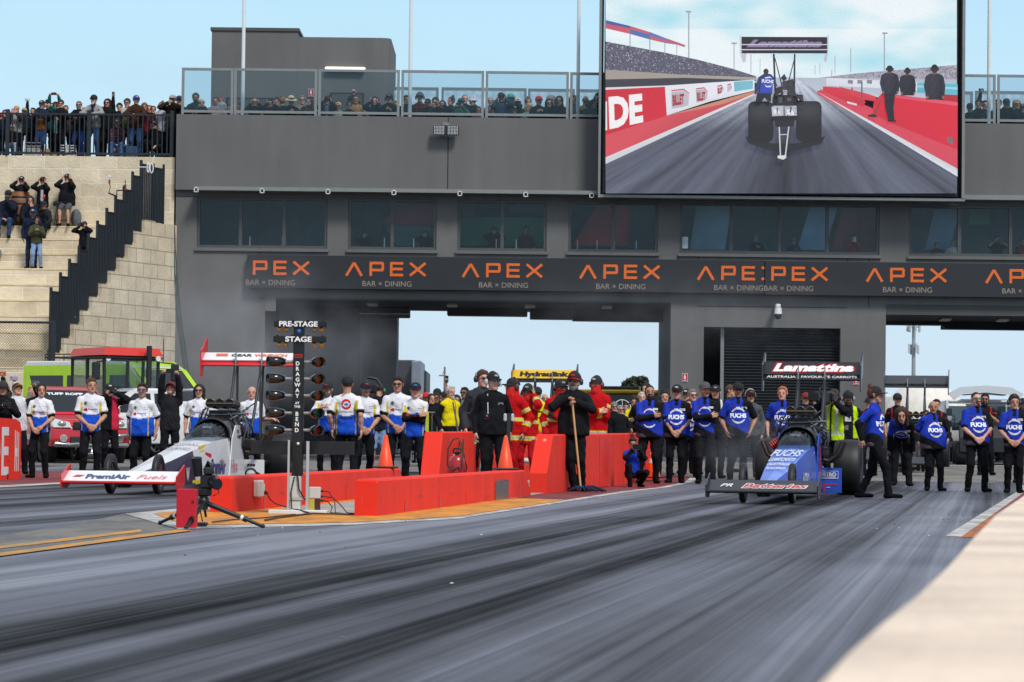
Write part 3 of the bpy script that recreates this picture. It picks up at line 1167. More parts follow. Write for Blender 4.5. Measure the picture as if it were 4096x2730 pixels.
def asphalt():
 m,N,L,b=newmat('rubbered_asphalt')
 tc=N.new('ShaderNodeTexCoord')
 mp=N.new('ShaderNodeMapping')
 mp.inputs['Rotation'].default_value=(0,0,TANG)
 L.new(tc.outputs['Object'],mp.inputs['Vector'])
 def noise(sc,scale=1.0,det=4,rough=.55,dist=0.0):
  q=N.new('ShaderNodeMapping')
  q.inputs['Scale'].default_value=sc
  L.new(mp.outputs['Vector'],q.inputs['Vector'])
  n=N.new('ShaderNodeTexNoise')
  n.inputs['Scale'].default_value=scale
  n.inputs['Detail'].default_value=det
  n.inputs['Roughness'].default_value=rough
  n.inputs['Distortion'].default_value=dist
  L.new(q.outputs['Vector'],n.inputs['Vector'])
  return n
 wide=noise((1.45,.010,1),1,3,.5)
 mid=noise((6.5,.018,1),1,4,.6)
 fine=noise((24,.12,1),1,5,.6)
 spot=noise((.25,.12,1),1,5,.6,.6)
 grit=noise((1,1,1),55,4,.7)
 a1=N.new('ShaderNodeMath');a1.operation='MULTIPLY_ADD';a1.inputs[1].default_value=.55
 L.new(mid.outputs['Fac'],a1.inputs[0]);L.new(wide.outputs['Fac'],a1.inputs[2])
 a2=N.new('ShaderNodeMath');a2.operation='MULTIPLY_ADD';a2.inputs[1].default_value=.26
 L.new(fine.outputs['Fac'],a2.inputs[0]);L.new(a1.outputs[0],a2.inputs[2])
 a3=N.new('ShaderNodeMath');a3.operation='MULTIPLY_ADD';a3.inputs[1].default_value=.45
 L.new(spot.outputs['Fac'],a3.inputs[0]);L.new(a2.outputs[0],a3.inputs[2])
 a4=N.new('ShaderNodeMath');a4.operation='MULTIPLY_ADD';a4.inputs[1].default_value=.10
 L.new(grit.outputs['Fac'],a4.inputs[0]);L.new(a3.outputs[0],a4.inputs[2])
 sx=N.new('ShaderNodeSeparateXYZ')
 L.new(mp.outputs['Vector'],sx.inputs['Vector'])
 cm_=N.new('ShaderNodeMapRange')
 cm_.inputs['From Min'].default_value=-14
 cm_.inputs['From Max'].default_value=4
 wob=N.new('ShaderNodeMath');wob.operation='MULTIPLY_ADD';wob.inputs[1].default_value=.5
 L.new(wide.outputs['Fac'],wob.inputs[0]);L.new(sx.outputs['X'],wob.inputs[2])
 L.new(wob.outputs[0],cm_.inputs['Value'])
 pr=[(-14,.45),(-12.1,.16),(-11.3,.34),(-10.6,.16),(-9.4,.52),(-7,.66),(-4.5,.68),(-3.95,.44),(-3.5,.10),(-3.05,.36),(-2.7,.28),(-2.25,.04),(-1.9,.60),(-1.62,.18),(-1.2,.44),(-.5,.60),(1,.60),(4,.5)]
 lr=ramp(N,[((c+14.25)/18,(v,v,v))for c,v in pr])
 L.new(cm_.outputs['Result'],lr.inputs['Fac'])
 nb=N.new('ShaderNodeMath');nb.operation='MULTIPLY_ADD';nb.inputs[1].default_value=2.0;nb.inputs[2].default_value=-2.27
 L.new(a4.outputs[0],nb.inputs[0])
 mr=N.new('ShaderNodeMath');mr.operation='MULTIPLY_ADD';mr.use_clamp=True;mr.inputs[1].default_value=.92
 L.new(lr.outputs['Color'],mr.inputs[0]);L.new(nb.outputs[0],mr.inputs[2])
 r=ramp(N,[(0,(.010,.0105,.012)),(.28,(.022,.023,.028)),(.52,(.055,.058,.073)),(.78,(.098,.105,.135)),(1,(.16,.168,.20))])
 L.new(mr.outputs[0],r.inputs['Fac'])
 L.new(r.outputs['Color'],b.inputs['Base Color'])
 rr=N.new('ShaderNodeMapRange')
 rr.inputs['To Min'].default_value=.80
 rr.inputs['To Max'].default_value=.44
 L.new(mr.outputs[0],rr.inputs['Value'])
 L.new(rr.outputs['Result'],b.inputs['Roughness'])
 sp_=N.new('ShaderNodeMapRange')
 sp_.inputs['To Min'].default_value=.02
 sp_.inputs['To Max'].default_value=.62
 L.new(mr.outputs[0],sp_.inputs['Value'])
 L.new(sp_.outputs['Result'],b.inputs['Specular IOR Level'])
 bp=N.new('ShaderNodeBump')
 bp.inputs['Strength'].default_value=.22
 bp.inputs['Distance'].default_value=.012
 L.new(a4.outputs[0],bp.inputs['Height'])
 L.new(bp.outputs['Normal'],b.inputs['Normal'])
 return m
def worn(c,c2,rough=.75,scale=1.2,lo=.42,hi=.6):
 """Painted ground, worn through and scuffed in blotches."""
 m,N,L,b=newmat('worn_paint')
 tc=N.new('ShaderNodeTexCoord')
 mp=N.new('ShaderNodeMapping')
 mp.inputs['Rotation'].default_value=(0,0,TANG)
 mp.inputs['Scale'].default_value=(1.6,.5,1)
 L.new(tc.outputs['Object'],mp.inputs['Vector'])
 nz=N.new('ShaderNodeTexNoise')
 nz.inputs['Scale'].default_value=scale
 nz.inputs['Detail'].default_value=9
 nz.inputs['Roughness'].default_value=.7
 L.new(mp.outputs['Vector'],nz.inputs['Vector'])
 r=ramp(N,[(lo,rgb(c)),(hi,rgb(c2))])
 L.new(nz.outputs['Fac'],r.inputs['Fac'])
 L.new(r.outputs['Color'],b.inputs['Base Color'])
 b.inputs['Roughness'].default_value=rough
 bp=N.new('ShaderNodeBump')
 bp.inputs['Strength'].default_value=.25
 bp.inputs['Distance'].default_value=.01
 L.new(nz.outputs['Fac'],bp.inputs['Height'])
 L.new(bp.outputs['Normal'],b.inputs['Normal'])
 return m
def weathered(c,var=.12,streak=.10):
 """Painted render with soft vertical weathering."""
 m,N,L,b=newmat('painted_render')
 tc=N.new('ShaderNodeTexCoord')
 mp=N.new('ShaderNodeMapping')
 mp.inputs['Scale'].default_value=(2.2,2.2,.25)
 L.new(tc.outputs['Object'],mp.inputs['Vector'])
 n1=N.new('ShaderNodeTexNoise');n1.inputs['Scale'].default_value=1.0;n1.inputs['Detail'].default_value=6
 L.new(mp.outputs['Vector'],n1.inputs['Vector'])
 n2=N.new('ShaderNodeTexNoise');n2.inputs['Scale'].default_value=.5;n2.inputs['Detail'].default_value=5
 L.new(tc.outputs['Object'],n2.inputs['Vector'])
 ad=N.new('ShaderNodeMath');ad.operation='ADD'
 L.new(n1.outputs['Fac'],ad.inputs[0]);L.new(n2.outputs['Fac'],ad.inputs[1])
 mr=N.new('ShaderNodeMapRange')
 mr.inputs['From Min'].default_value=.7;mr.inputs['From Max'].default_value=1.3
 mr.inputs['To Min'].default_value=1-var;mr.inputs['To Max'].default_value=1+streak
 L.new(ad.outputs[0],mr.inputs['Value'])
 mx=N.new('ShaderNodeMix');mx.data_type='RGBA';mx.blend_type='MULTIPLY';mx.inputs['Factor'].default_value=1
 mx.inputs['A'].default_value=rgb(c)+(1,)
 L.new(mr.outputs['Result'],mx.inputs['B'])
 L.new(mx.outputs['Result'],b.inputs['Base Color'])
 b.inputs['Roughness'].default_value=.8
 n3=N.new('ShaderNodeTexNoise');n3.inputs['Scale'].default_value=40;n3.inputs['Detail'].default_value=3
 L.new(tc.outputs['Object'],n3.inputs['Vector'])
 bp=N.new('ShaderNodeBump');bp.inputs['Strength'].default_value=.15;bp.inputs['Distance'].default_value=.01
 L.new(n3.outputs['Fac'],bp.inputs['Height'])
 L.new(bp.outputs['Normal'],b.inputs['Normal'])
 return m
GREY=weathered('#626160')
DGREY=weathered('#4b4b4b')
BLACKMET=M('#1c2023',.5,0,.1)
STEEL=M('#7f817f',.45,.2,.08)
DARK=M('#1a1c1e',.7)
WHITE=M('#dadada',.6,0,.08)
CHROME=M('#c8c8c8',.18,1,.02)
RUBBER=M('#131314',.75,0,.15,8,.1)
BLK=M('#0d0d0e',.45,0,.1)
def hazard():
 m=weathered('#e2270c',.18,.10)
 N,L=nt(m)
 b=N['Principled BSDF']
 src=b.inputs['Base Color'].links[0].from_socket
 tc=N.new('ShaderNodeTexCoord')
 def marks(sc,lo,hi,col,prev,seed):
  mp=N.new('ShaderNodeMapping')
  mp.inputs['Scale'].default_value=sc
  mp.inputs['Location'].default_value=(seed,seed*2,seed)
  L.new(tc.outputs['Object'],mp.inputs['Vector'])
  n=N.new('ShaderNodeTexNoise')
  n.inputs['Scale'].default_value=1
  n.inputs['Detail'].default_value=7
  n.inputs['Roughness'].default_value=.68
  L.new(mp.outputs['Vector'],n.inputs['Vector'])
  r=N.new('ShaderNodeMapRange')
  r.inputs['From Min'].default_value=lo
  r.inputs['From Max'].default_value=hi
  L.new(n.outputs['Fac'],r.inputs['Value'])
  x=N.new('ShaderNodeMix')
  x.data_type='RGBA'
  L.new(r.outputs['Result'],x.inputs['Factor'])
  L.new(prev,x.inputs['A'])
  x.inputs['B'].default_value=col+(1,)
  return x.outputs['Result']
 s=marks((3,.9,9),.60,.70,(.10,.03,.025),src,1.0)
 s=marks((5,6,.8),.635,.70,(.62,.30,.24),s,4.0)
 s=marks((14,14,14),.70,.74,(.45,.36,.30),s,7.0)
 L.new(s,b.inputs['Base Color'])
 return m
HAZARD=hazard()
CONC=worn('#8d8a82','#a39f95',.85)
ASPH=asphalt()
ys=[-60,8,20,50,60,70,80,84.3,130,400,2500]
m=MB()
xs=[-900,-60,-20,0,20,60,900]
vs=[(x,y,gz(y))for y in ys for x in xs]
fs=[]
for i in range(len(ys)-1):
 for j in range(len(xs)-1):
  a=i*len(xs)+j
  fs.append((a,a+1,a+len(xs)+1,a+len(xs)))
m.add(vs,fs,ASPH)
tag(m.build('race_track'),kind='structure')
def sheet(name,pts,mat,h):
 """Flat marking through ground points, split so that it follows the rise."""
 import bmesh
 bm=bmesh.new()
 f=bm.faces.new([bm.verts.new((p[0],p[1],0))for p in pts])
 for yy in(50,60,70,80,84.3):
  bmesh.ops.bisect_plane(bm,geom=bm.verts[:]+bm.edges[:]+bm.faces[:],plane_co=(0,yy,0),plane_no=(0,1,0))
 for v in bm.verts:
  v.co.z=gz(v.co.y)+h
 bmesh.ops.recalc_face_normals(bm,faces=bm.faces[:])
 for f in bm.faces:
  if f.normal.z<0:
   f.normal_flip()
 me=bpy.data.meshes.new(name)
 bm.to_mesh(me)
 bm.free()
 me.materials.append(mat)
 o=bpy.data.objects.new(name,me)
 link(o)
 return tag(o,kind='structure')
def gp(*px):
 return[ground(u,v)for u,v in px]
WPAINT=worn('#b9b7b2','#85837f',.7,2.0)
ORANGE=worn('#d28a1a','#a86a22',.7,1.6)
REDP=worn('#7c2426','#5d2325',.7,1.4)
TAN=worn('#77736b','#5f5e5b',.8,1.0)
YEL=worn('#c98414','#8c7a4e',.7,2.2)
sheet('launch_pad',[(-14,62.2),(-6,61.5),(3.6,57.5),(15,54),(24,54),(24,75),(4,74),(-4,70),(-14,66.5)],TAN,.004)
wl=M('#c9c8c4',.7,0,.2)
sheet('road_marking',[(-16,66.9),(-4,70.2),(4,74.1),(26,75.2),(26,75.7),(4,74.6),(-4,70.5),(-16,67.2)],wl,.008)
sheet('road_marking',[(-8,79),(3,81.0),(3,81.3),(-8,79.3)],wl,.008)
sheet('junction_pad',gp((-40,2225),(714,2124),(490,2058),(300,2100),(-40,2150)),worn('#6d6a62','#4e4f50',.7,1.2),.004)
sheet('lane_line',gp((-60,2196),(560,2122),(570,2131),(-60,2207)),YEL,.008)
sheet('lane_line',gp((-60,2225),(720,2122),(770,2127),(-60,2238)),YEL,.009)
R_=[ground(*p)for p in((714,2118),(1400,2102),(1830,2078),(1986,2053),(2500,1972),(2752,1934))]
Lf=[ground(*p)for p in((496,2057),(707,2037))]
dT=V((math.sin(math.radians(7.6)),math.cos(math.radians(7.6)),0))
far_r=R_[-1]+dT*6
far_l=Lf[-1]+dT*34
sheet('island_border',R_+[far_r,far_l]+Lf[::-1],WPAINT,.004)
ins=[ground(*p)for p in((745,2105),(1400,2093),(1820,2070),(1975,2047),(2262,2003))]
far2=ground(1990,2003)
sheet('island_paint',ins+[V((-.2,39.2,0)),V((-3.6,36,0)),ground(880,2037),ground(612,2057)],ORANGE,.008)
sheet('island_run',[ground(2266,2001),ground(2490,1966),ground(2740,1930),R_[-1]+dT*5+V((-.3,0,0)),V((2.6,62,0)),V((-.2,39.3,0))],REDP,.008)
sheet('island_slab',[V((-2.62,30.2,0)),V((-1.4,29.3,0)),V((.1,39.0,0)),V((2.6,61,0)),V((.6,62,0)),V((-1.4,40,0))],CONC,.012)
e0,e1=ground(3779,2148),ground(4069,1967)
de=(e1-e0);de.z=0;de.normalize()
pe=V((de.y,-de.x,0))
sheet('edge_line',[e0,e0+pe*.14,e0+pe*.14+de*60,e0+de*60],WPAINT,.004)
sheet('edge_paint',[e0+pe*.14-de*.1,e0+pe*3-de*.4,e0+pe*3+de*8.6,e0+pe*.14+de*8.6],worn('#a8622a','#7c4a2c',.75,2.0),.004)
sheet('edge_run',[e0+pe*.14+de*8.6,e0+pe*3+de*8.6,e0+pe*3+de*45,e0+pe*.14+de*45],REDP,.004)
sheet('left_run',gp((-160,1955),(0,1944),(275,1929),(760,1906),(760,1888),(90,1886),(-160,1892)),REDP,.006)
sheet('left_line',gp((-160,1964),(0,1952),(275,1936),(760,1911),(760,1906),(275,1929),(0,1944),(-160,1955)),WPAINT,.006)
ed=[(1855,1600),(1890,1568),(1950,1502),(2030,1432),(2110,1368),(2180,1302),(2236,1238),(2292,1181),(2353,1140),(2420,1110),(2500,1085)]
zt=.64
pl=[]
for(a,c)in ed:
 u,v=a*1.7408,c*1.7411
 p1=at(u,v,1.0)
 k=(zt-CAMZ)/(p1.z-CAMZ)
 pl.append(CAM+(p1-CAM)*k)
pl=[V((pl[0].x-.10,.5,zt))]+pl
m=MB()
cw=M('#dac8b4',.9,0,.22,3.5,.5)
pr=V((math.cos(TANG),-math.sin(TANG),0))*.9
n=len(pl)
top=[p for p in pl]+[p+pr for p in pl]
dn=V((0,0,-zt))
for i in range(n-1):
 a,b_,c,d=pl[i],pl[i+1],pl[i+1]+pr,pl[i]+pr
 m.quad([a,d,c,b_],cw)
 m.quad([a+dn,a,b_,b_+dn],cw)
 m.quad([d+dn,c+dn,c,d],cw)
m.quad([pl[0]+dn,pl[0]+dn+pr,pl[0]+pr,pl[0]],cw)
m.quad([pl[-1]+dn,pl[-1],pl[-1]+pr,pl[-1]+dn+pr],cw)
tag(m.build('concrete_wall'),'low cream concrete wall with a bumpy edge close beside the camera','wall')
def RC(u0,v0,u1,v1,Y):
 um,vm=(u0+u1)/2,(v0+v1)/2
 return at(u0,vm,Y).x,at(u1,vm,Y).x,at(um,v1,Y).z,at(um,v0,Y).z
def X_(u,v,Y):
 return at(u,v,Y).x
def Z_(u,v,Y):
 return at(u,v,Y).z
g0=gz(FY)
bld=thing('trackside_building','long dark grey trackside building with a drive-through, upper windows and a roof terrace','building',(0,0,0))
xl,xr=X_(700,900,FY),X_(5100,900,FY)
z_top,z_par=Z_(1800,470,FY),Z_(1800,772,FY)
z_w1,z_w0=Z_(2000,800,FY),Z_(2000,1003,FY)
z_sof=Z_(1900,1205,FY)
SLAB=7.0
fl_z=z_top-1.15
m=MB()
m.box(xl,xr,FY-.02,FY+.30,z_par,z_top,GREY)
jx=X_(1792,620,FY)
m.box(jx-.015,jx+.015,FY-.024,FY-.021,z_par+.05,z_top-.02,DARK)
m.box(xl,xr,FY+.31,FY+SLAB,fl_z-.35,fl_z,DGREY)
m.build('parapet',bld)
wins=[(786,793,1309,977,(960,1135)),(1392,799,1746,985,(1568,)),(1830,806,2187,990,(2009,)),(2274,810,2633,994,(2453,)),(2720,814,3520,1008,(2927,3121,3312)),(3638,824,4480,1012,(3842,4047,4260))]
m=MB()
m.box(xl,xr,FY+.12,FY+.40,z_w1,z_par+.3,GREY)
wx=[]
for(a,b_,c,d,dv)in wins:
 x0,x1,_,_=RC(a,b_,c,d,FY)
 wx.append((x0,x1))
px_=xl
for(x0,x1)in wx+[(xr,xr)]:
 if x0>px_:
  m.box(px_,x0,FY+.122,FY+.40,z_w0,z_w1,GREY)
 px_=x1
z_lint=Z_(2000,1200,FY)
m.box(xl,xr,FY+.121,FY+.401,z_lint,z_w0,GREY)
m.build('upper_wall',bld)
m=MB()
m.box(X_(785,770,FY),X_(2385,780,FY),FY-.55,FY-.021,z_par-.05,z_par+.06,STEEL)
m2=MB()
m2.box(X_(3848,790,FY),xr,FY-.45,FY-.021,z_par-.06,z_par+.08,STEEL)
m2.build('sun_shade',bld)
for i in range(7):
 u=785+i*263.6
 p=at(u,760+i*3.8,FY-.56)
 for(dx,dz,w_,h_)in((0,.06,.06,.012),(0,-.06,.06,.012),(-.054,0,.012,.072),(.054,0,.012,.072)):
  m.box(p.x+dx-w_,p.x+dx+w_,FY-.60,FY-.555,p.z+dz-h_,p.z+dz+h_,WHITE)
m.build('sun_shade',bld)
pane=clear('#d4dfe6',.035)
frm=M('#4d4f4e',.45,.2)
for i,(a,b_,c,d,dv)in enumerate(wins):
 x0,x1=wx[i]
 m=MB()
 for(p,q,r,s)in((x0,x1,z_w0,z_w0+.08),(x0,x1,z_w1-.08,z_w1),(x0,x0+.08,z_w0+.08,z_w1-.08),(x1-.08,x1,z_w0+.08,z_w1-.08)):
  m.box(p,q,FY+.18,FY+.32,r,s,frm)
 for u in dv:
  xx=X_(u,900,FY)
  m.box(xx-.05,xx+.05,FY+.19,FY+.31,z_w0+.08,z_w1-.08,frm)
 m.box(x0-.05,x1+.05,FY+.05,FY+.119,z_w0-.10,z_w0-.02,GREY)
 f=m.build('window',bld)
 m=MB()
 m.quad([(x0+.08,FY+.24,z_w0+.08),(x1-.08,FY+.24,z_w0+.08),(x1-.08,FY+.24,z_w1-.08),(x0+.08,FY+.24,z_w1-.08)],pane)
 m.build('pane',f)
m=MB()
rm=M('#a9b0b6',.8)
dk=M('#4a5056',.8)
m.box(xl,xr,FY+4.4,FY+4.6,z_w0-.9,z_w1+.5,rm)
m.box(xl,xr,FY+.45,FY+4.4,z_w0-.95,z_w0-.9,dk)
m.box(xl,xr,FY+.45,FY+4.4,z_w1+.5,z_w1+.55,dk)
m.box(xl+.1,xl+2.2,FY+2,FY+2.1,z_w0-.9,z_w1+.5,dk)
def reflection_panel(u0,u1,v0,v1,c,Y=FY+4.3,sk=0):  # coloured panel added behind the glass, standing in for a window reflection
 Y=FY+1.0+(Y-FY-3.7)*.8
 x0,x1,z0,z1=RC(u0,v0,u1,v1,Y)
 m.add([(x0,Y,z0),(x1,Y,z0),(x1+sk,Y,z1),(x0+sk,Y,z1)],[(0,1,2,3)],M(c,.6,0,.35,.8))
reflection_panel(1450,1530,800,990,'#242b35',FY+3.9)
reflection_panel(1530,1760,800,900,'#a7434a',FY+4.0,.5)
reflection_panel(1590,1780,870,985,'#4e796d',FY+4.1,-.6)
reflection_panel(1820,2200,870,985,'#45785a',FY+4.1)
reflection_panel(1850,1900,800,870,'#713e47',FY+3.9)
reflection_panel(2040,2170,800,850,'#404a5a',FY+4.0)
reflection_panel(2290,2560,805,985,'#c33c40',FY+4.1,.8)
reflection_panel(2520,2650,805,990,'#3c3543',FY+3.9)
reflection_panel(3190,3300,815,1000,'#a5c3e1',FY+4.0,.4)
reflection_panel(3330,3420,815,1000,'#a9515c',FY+4.0,.3)
reflection_panel(3440,3500,815,1000,'#8d404a',FY+3.8)
reflection_panel(2760,2900,815,1000,'#95b3c1',FY+4.1,.2)
reflection_panel(3880,3960,830,900,'#437855',FY+4.0)
reflection_panel(3700,3800,830,1000,'#8297a9',FY+4.0,.3)
for u in(2458,2545,1655,1538,1000,1130,2310,2388,1985,2065):
 x0=X_(u,970,FY+.5)
 m.box(x0-.015,x0+.015,FY+.45,FY+.48,z_w0+.08,z_w0+.36,M('#c9c9c9',.3))
m.build('room_with_reflections',bld)  # room shell together with the added panels that imitate reflections
m=MB()
z_b=Z_(1300,1152,FY)
x_a,x_b=X_(1056,1400,FY),X_(2683,1400,FY)
x_c,x_d=X_(3545,1400,FY),X_(4700,1400,FY)
m.box(xl,x_a,FY+.123,FY+SLAB,g0-.3,z_lint,GREY)
m.box(x_a,x_b,FY+.15,FY+SLAB-.1,z_sof,z_lint+.2,DGREY)
m.box(x_a-.001,x_a+.32,FY+.10,FY+.12,z_lint-.4,z_lint,GREY)
dr0,dr1=X_(2815,1500,FY),X_(3363,1500,FY)
z_dr=Z_(3100,1311,FY)
m.box(x_b,dr0,FY+.123,FY+SLAB,g0-.3,z_lint,GREY)
m.box(dr1,x_c,FY+.123,FY+SLAB,g0-.3,z_lint,GREY)
m.box(dr0,dr1,FY+.123,FY+SLAB,z_dr,z_lint,GREY)
z_s2=Z_(3900,1262,FY)
m.box(x_c,x_d,FY+.15,FY+SLAB-.1,z_s2,z_lint+.2,DGREY)
m.box(x_d,xr,FY+.123,FY+SLAB,g0-.3,z_lint,GREY)
m.box(x_a,X_(1440,1400,FY+5.5),FY+5.5,FY+6.8,g0-.3,z_sof,DGREY)
m.box(X_(1440,1400,FY+5.4),X_(1587,1400,FY+5.4),FY+5.3,FY+6.9,g0-.3,z_sof,GREY)
for u in(1530,3060,3490):
 pass
m.build('ground_floor_wall',bld)
for(a,b_,c)in((1444,1440,1),):
 pass
m=MB()
sl=M('#3c3f42',.55,.3,.15)
hgt=z_dr-g0
xs0=X_(2888,1500,FY+.5)
nsl=44
for i in range(nsl):
 z0=g0+hgt*i/nsl
 z1=g0+hgt*(i+1)/nsl
 zm=z0+(z1-z0)*.72
 m.quad([(xs0,FY+.50,z0),(dr1,FY+.50,z0),(dr1,FY+.44,zm),(xs0,FY+.44,zm)],sl)
 m.quad([(xs0,FY+.44,zm),(dr1,FY+.44,zm),(dr1,FY+.50,z1),(xs0,FY+.50,z1)],sl)
rd=m.build('roller_door',bld)
m=MB()
m.box(xs0-.06,xs0+.04,FY+.36,FY+.52,g0,z_dr,STEEL)
m.box(dr0+.002,dr1-.002,FY+1.6,FY+1.7,g0,z_dr,M('#141518',.8))
m.build('door_frame',bld)
for u,v in((1490,1216),(1808,1220),(2120,1226),(2428,1228),(3780,1245),(4010,1248)):
 p=at(u,v,FY+2.0)
 m=MB()
 m.box(p.x-.16,p.x+.16,FY+1.7,FY+2.3,z_sof-.09 if u<3000 else z_s2-.09,z_sof-.002 if u<3000 else z_s2-.002,M('#cfc7b2',.4),.03)
 m.build('soffit_light',bld)
for(a,b_,zz)in((1455,1640,.30),(1790,2110,.22),(2120,2290,.30),(2290,2684,.34)):
 m=MB()
 m.box(X_(a,1220,FY+5),X_(b_,1220,FY+5),FY+4.5,FY+5.5,z_sof-zz,z_sof-.003,DARK,.02)
 m.build('service_duct',bld)
m=MB()
m.box(X_(1440,1220,FY+4),X_(1640,1220,FY+4),FY+3.6,FY+3.7,z_sof-.26,z_sof-.24,WHITE)
m.build('service_pipe',bld)
m=MB()
m.box(x_c,X_(3765,1260,FY+5),FY+4.5,FY+5.4,z_s2-.10,z_s2-.003,DARK)
m.box(X_(3770,1260,FY+5),x_d,FY+4.5,FY+5.4,z_s2-.22,z_s2-.003,DARK)
m.build('service_duct',bld)
m=MB()
for(u,v0,v1)in((2795,1020,1060),(3393,1030,1062),(3478,1035,1230),(2716,1015,1040),(1040,990,1018)):
 x0=X_(u,v0,FY)
 m.box(x0-.012,x0+.012,FY+.115,FY+.1205,Z_(u,v1,FY),Z_(u,v0,FY),DARK)
for(u0,u1,v)in((2790,3390,1228),(1040,1056,1192),(700,790,785)):
 z=Z_((u0+u1)/2,v,FY)
 m.box(X_(u0,v,FY),X_(u1,v,FY),FY+.115,FY+.1206,z-.012,z+.012,DARK)
m.build('panel_joint',bld)
TY=FY+4.0
m=MB()
x0,x1,z0,z1=RC(845,125,1190,470,TY)
m.box(x0,x1,TY,TY+5,fl_z,z1,GREY)
m.box(x0-.04,x1+.04,TY-.04,TY+5.04,z1,z1+.10,DGREY)
x2=X_(1528,300,TY)
zz=Z_(1350,150,TY)
m.box(x1,x2,TY+.02,TY+4,fl_z,zz,GREY)
m.cyl((x2,TY+.28,fl_z),(x2,TY+.28,zz-.001),.26,GREY,n=16)
m.box(x2-.1,x2+.26,TY+.28,TY+3.9,fl_z,zz-.002,GREY)
m.build('roof_tower',bld)
for(a,b_,v0,v1)in((905,1092,392,480),(1320,1455,372,480)):
 m=MB()
 x0,x1,z0,z1=RC(a,v0,b_,v1,TY)
 m.box(x0,x1,TY-.03,TY-.001,z0-.5,z1,DARK)
 m.box(x0+.05,x1-.05,TY-.045,TY-.031,z0-.5,z1-.05,DGREY)
 m.build('roof_door',bld)
x0,x1,z0,z1=RC(1300,271,1463,282,TY)
tl=MB()
tl.box(x0,x1,TY-.16,TY-.05,z0,z1,M('#f2ead2',.4,emit=1.0),.04)
tl.box(x0+.04,x1-.04,TY-.14,TY-.002,z0-.05,z0-.005,WHITE)
tag(tl.build('wall_light'),'long pale tube light high on the grey roof tower','light')
gl=clear('#d3dfe6',.04)
RAIL=M('#7d8383',.5,.1,.08)
def screen_row(name,label,panels,Y,vt0,gm):
 t=thing(name,label,'balustrade',(0,0,0),0)
 for(a,b_)in panels:
  vt=vt0(a)
  x0,x1=X_(a,vt,Y),X_(b_,vt,Y)
  z0,z1=z_top+.015 if Y<FY+1 else fl_z+.05,Z_((a+b_)/2,vt,Y)
  m=MB()
  w_=.075
  m.box(x0,x0+w_,Y-.03,Y+.03,z0,z1,RAIL)
  m.box(x1-w_,x1,Y-.03,Y+.03,z0,z1,RAIL)
  m.box(x0+w_,x1-w_,Y-.028,Y+.028,z1-w_,z1,RAIL)
  m.box(x0+w_,x1-w_,Y-.028,Y+.028,z0+.05,z0+.05+w_,RAIL)
  f=m.build('frame',t)
  m=MB()
  m.quad([(x0+w_,Y,z0+.05+w_),(x1-w_,Y,z0+.05+w_),(x1-w_,Y,z1-w_),(x0+w_,Y,z1-w_)],gm)
  m.build('pane',f)
 return t
screen_row('glass_balustrade','tall grey framed glass wind screen along the roof terrace, left of the big screen',[(728,935),(938,1270),(1275,1600),(1606,1937),(1943,2276),(2281,2420)],FY+.12,lambda u:273+(u-728)*.0115,gl)
screen_row('glass_balustrade','tall grey framed glass wind screen on the terrace beyond the big screen',[(3700,3983),(3989,4330)],FY+.12,lambda u:298+(u-3700)*.0115,gl)
def dotted():
 m,N,L,b=newmat('dotted_glass')
 tc=N.new('ShaderNodeTexCoord')
 vo=N.new('ShaderNodeTexVoronoi')
 vo.inputs['Scale'].default_value=3.4
 vo.inputs['Randomness'].default_value=.35
 L.new(tc.outputs['Object'],vo.inputs['Vector'])
 r=ramp(N,[(.1,(.62,.74,.80)),(.6,(.26,.38,.47))])
 L.new(vo.outputs['Distance'],r.inputs['Fac'])
 L.new(r.outputs['Color'],b.inputs['Base Color'])
 b.inputs['Roughness'].default_value=.3
 b.inputs['Alpha'].default_value=.62
 return m
DOT=dotted()
screen_row('glass_balustrade','lower dotted blue glass screen along the far side of the terrace',[(1562,1755),(1766,2107),(2112,2300),(2306,2460)],FY+6.6,lambda u:350+(u-1562)*.0115,DOT)
screen_row('glass_balustrade','lower dotted glass screen beyond the terrace crowd at the picture edge',[(3690,3892),(3900,4250)],FY+6.6,lambda u:366,DOT)
for u,lb in((970,'white flagpole rising in front of the grey roof tower'),(1639,'white flagpole in the middle of the terrace against open sky'),(2311,'white flagpole next to the steel upright of the big screen'),(3955,'white flagpole on the terrace beyond the big screen')):
 Y=FY+.75
 m=MB()
 p=at(u,460,Y)
 m.cyl((p.x,Y,fl_z),(p.x,Y,p.z+6.2),.062,M('#d9dcdc',.35,0,.05),.045,12)
 m.cyl((p.x,Y,fl_z),(p.x,Y,fl_z+.08),.14,STEEL,n=12)
 m.ball((p.x,Y,p.z+6.25),.07,STEEL)
 tag(m.build('flagpole'),lb,'flagpole','white flagpoles on the roof terrace')
def stroke(m,p,q,w_,mat,y):
 p,q=V((p[0],0,p[1])),V((q[0],0,q[1]))
 d=(q-p).normalized()
 n=V((-d.z,0,d.x))*w_/2
 m.add([(p+n)[:],(p-n)[:],(q-n)[:],(q+n)[:]],[(0,1,2,3)],mat,T=Matrix.Translation((0,y,0)))
 f=m.f[-1]
 a,b_,c=(m.v[i]for i in f[:3])
 if(b_-a).cross(c-a).y>0:
  f.reverse()
OR=M('#d9641b',.5,0,.15,30)
SUBT=M('#8f8375',.6)
BY=FY-.12
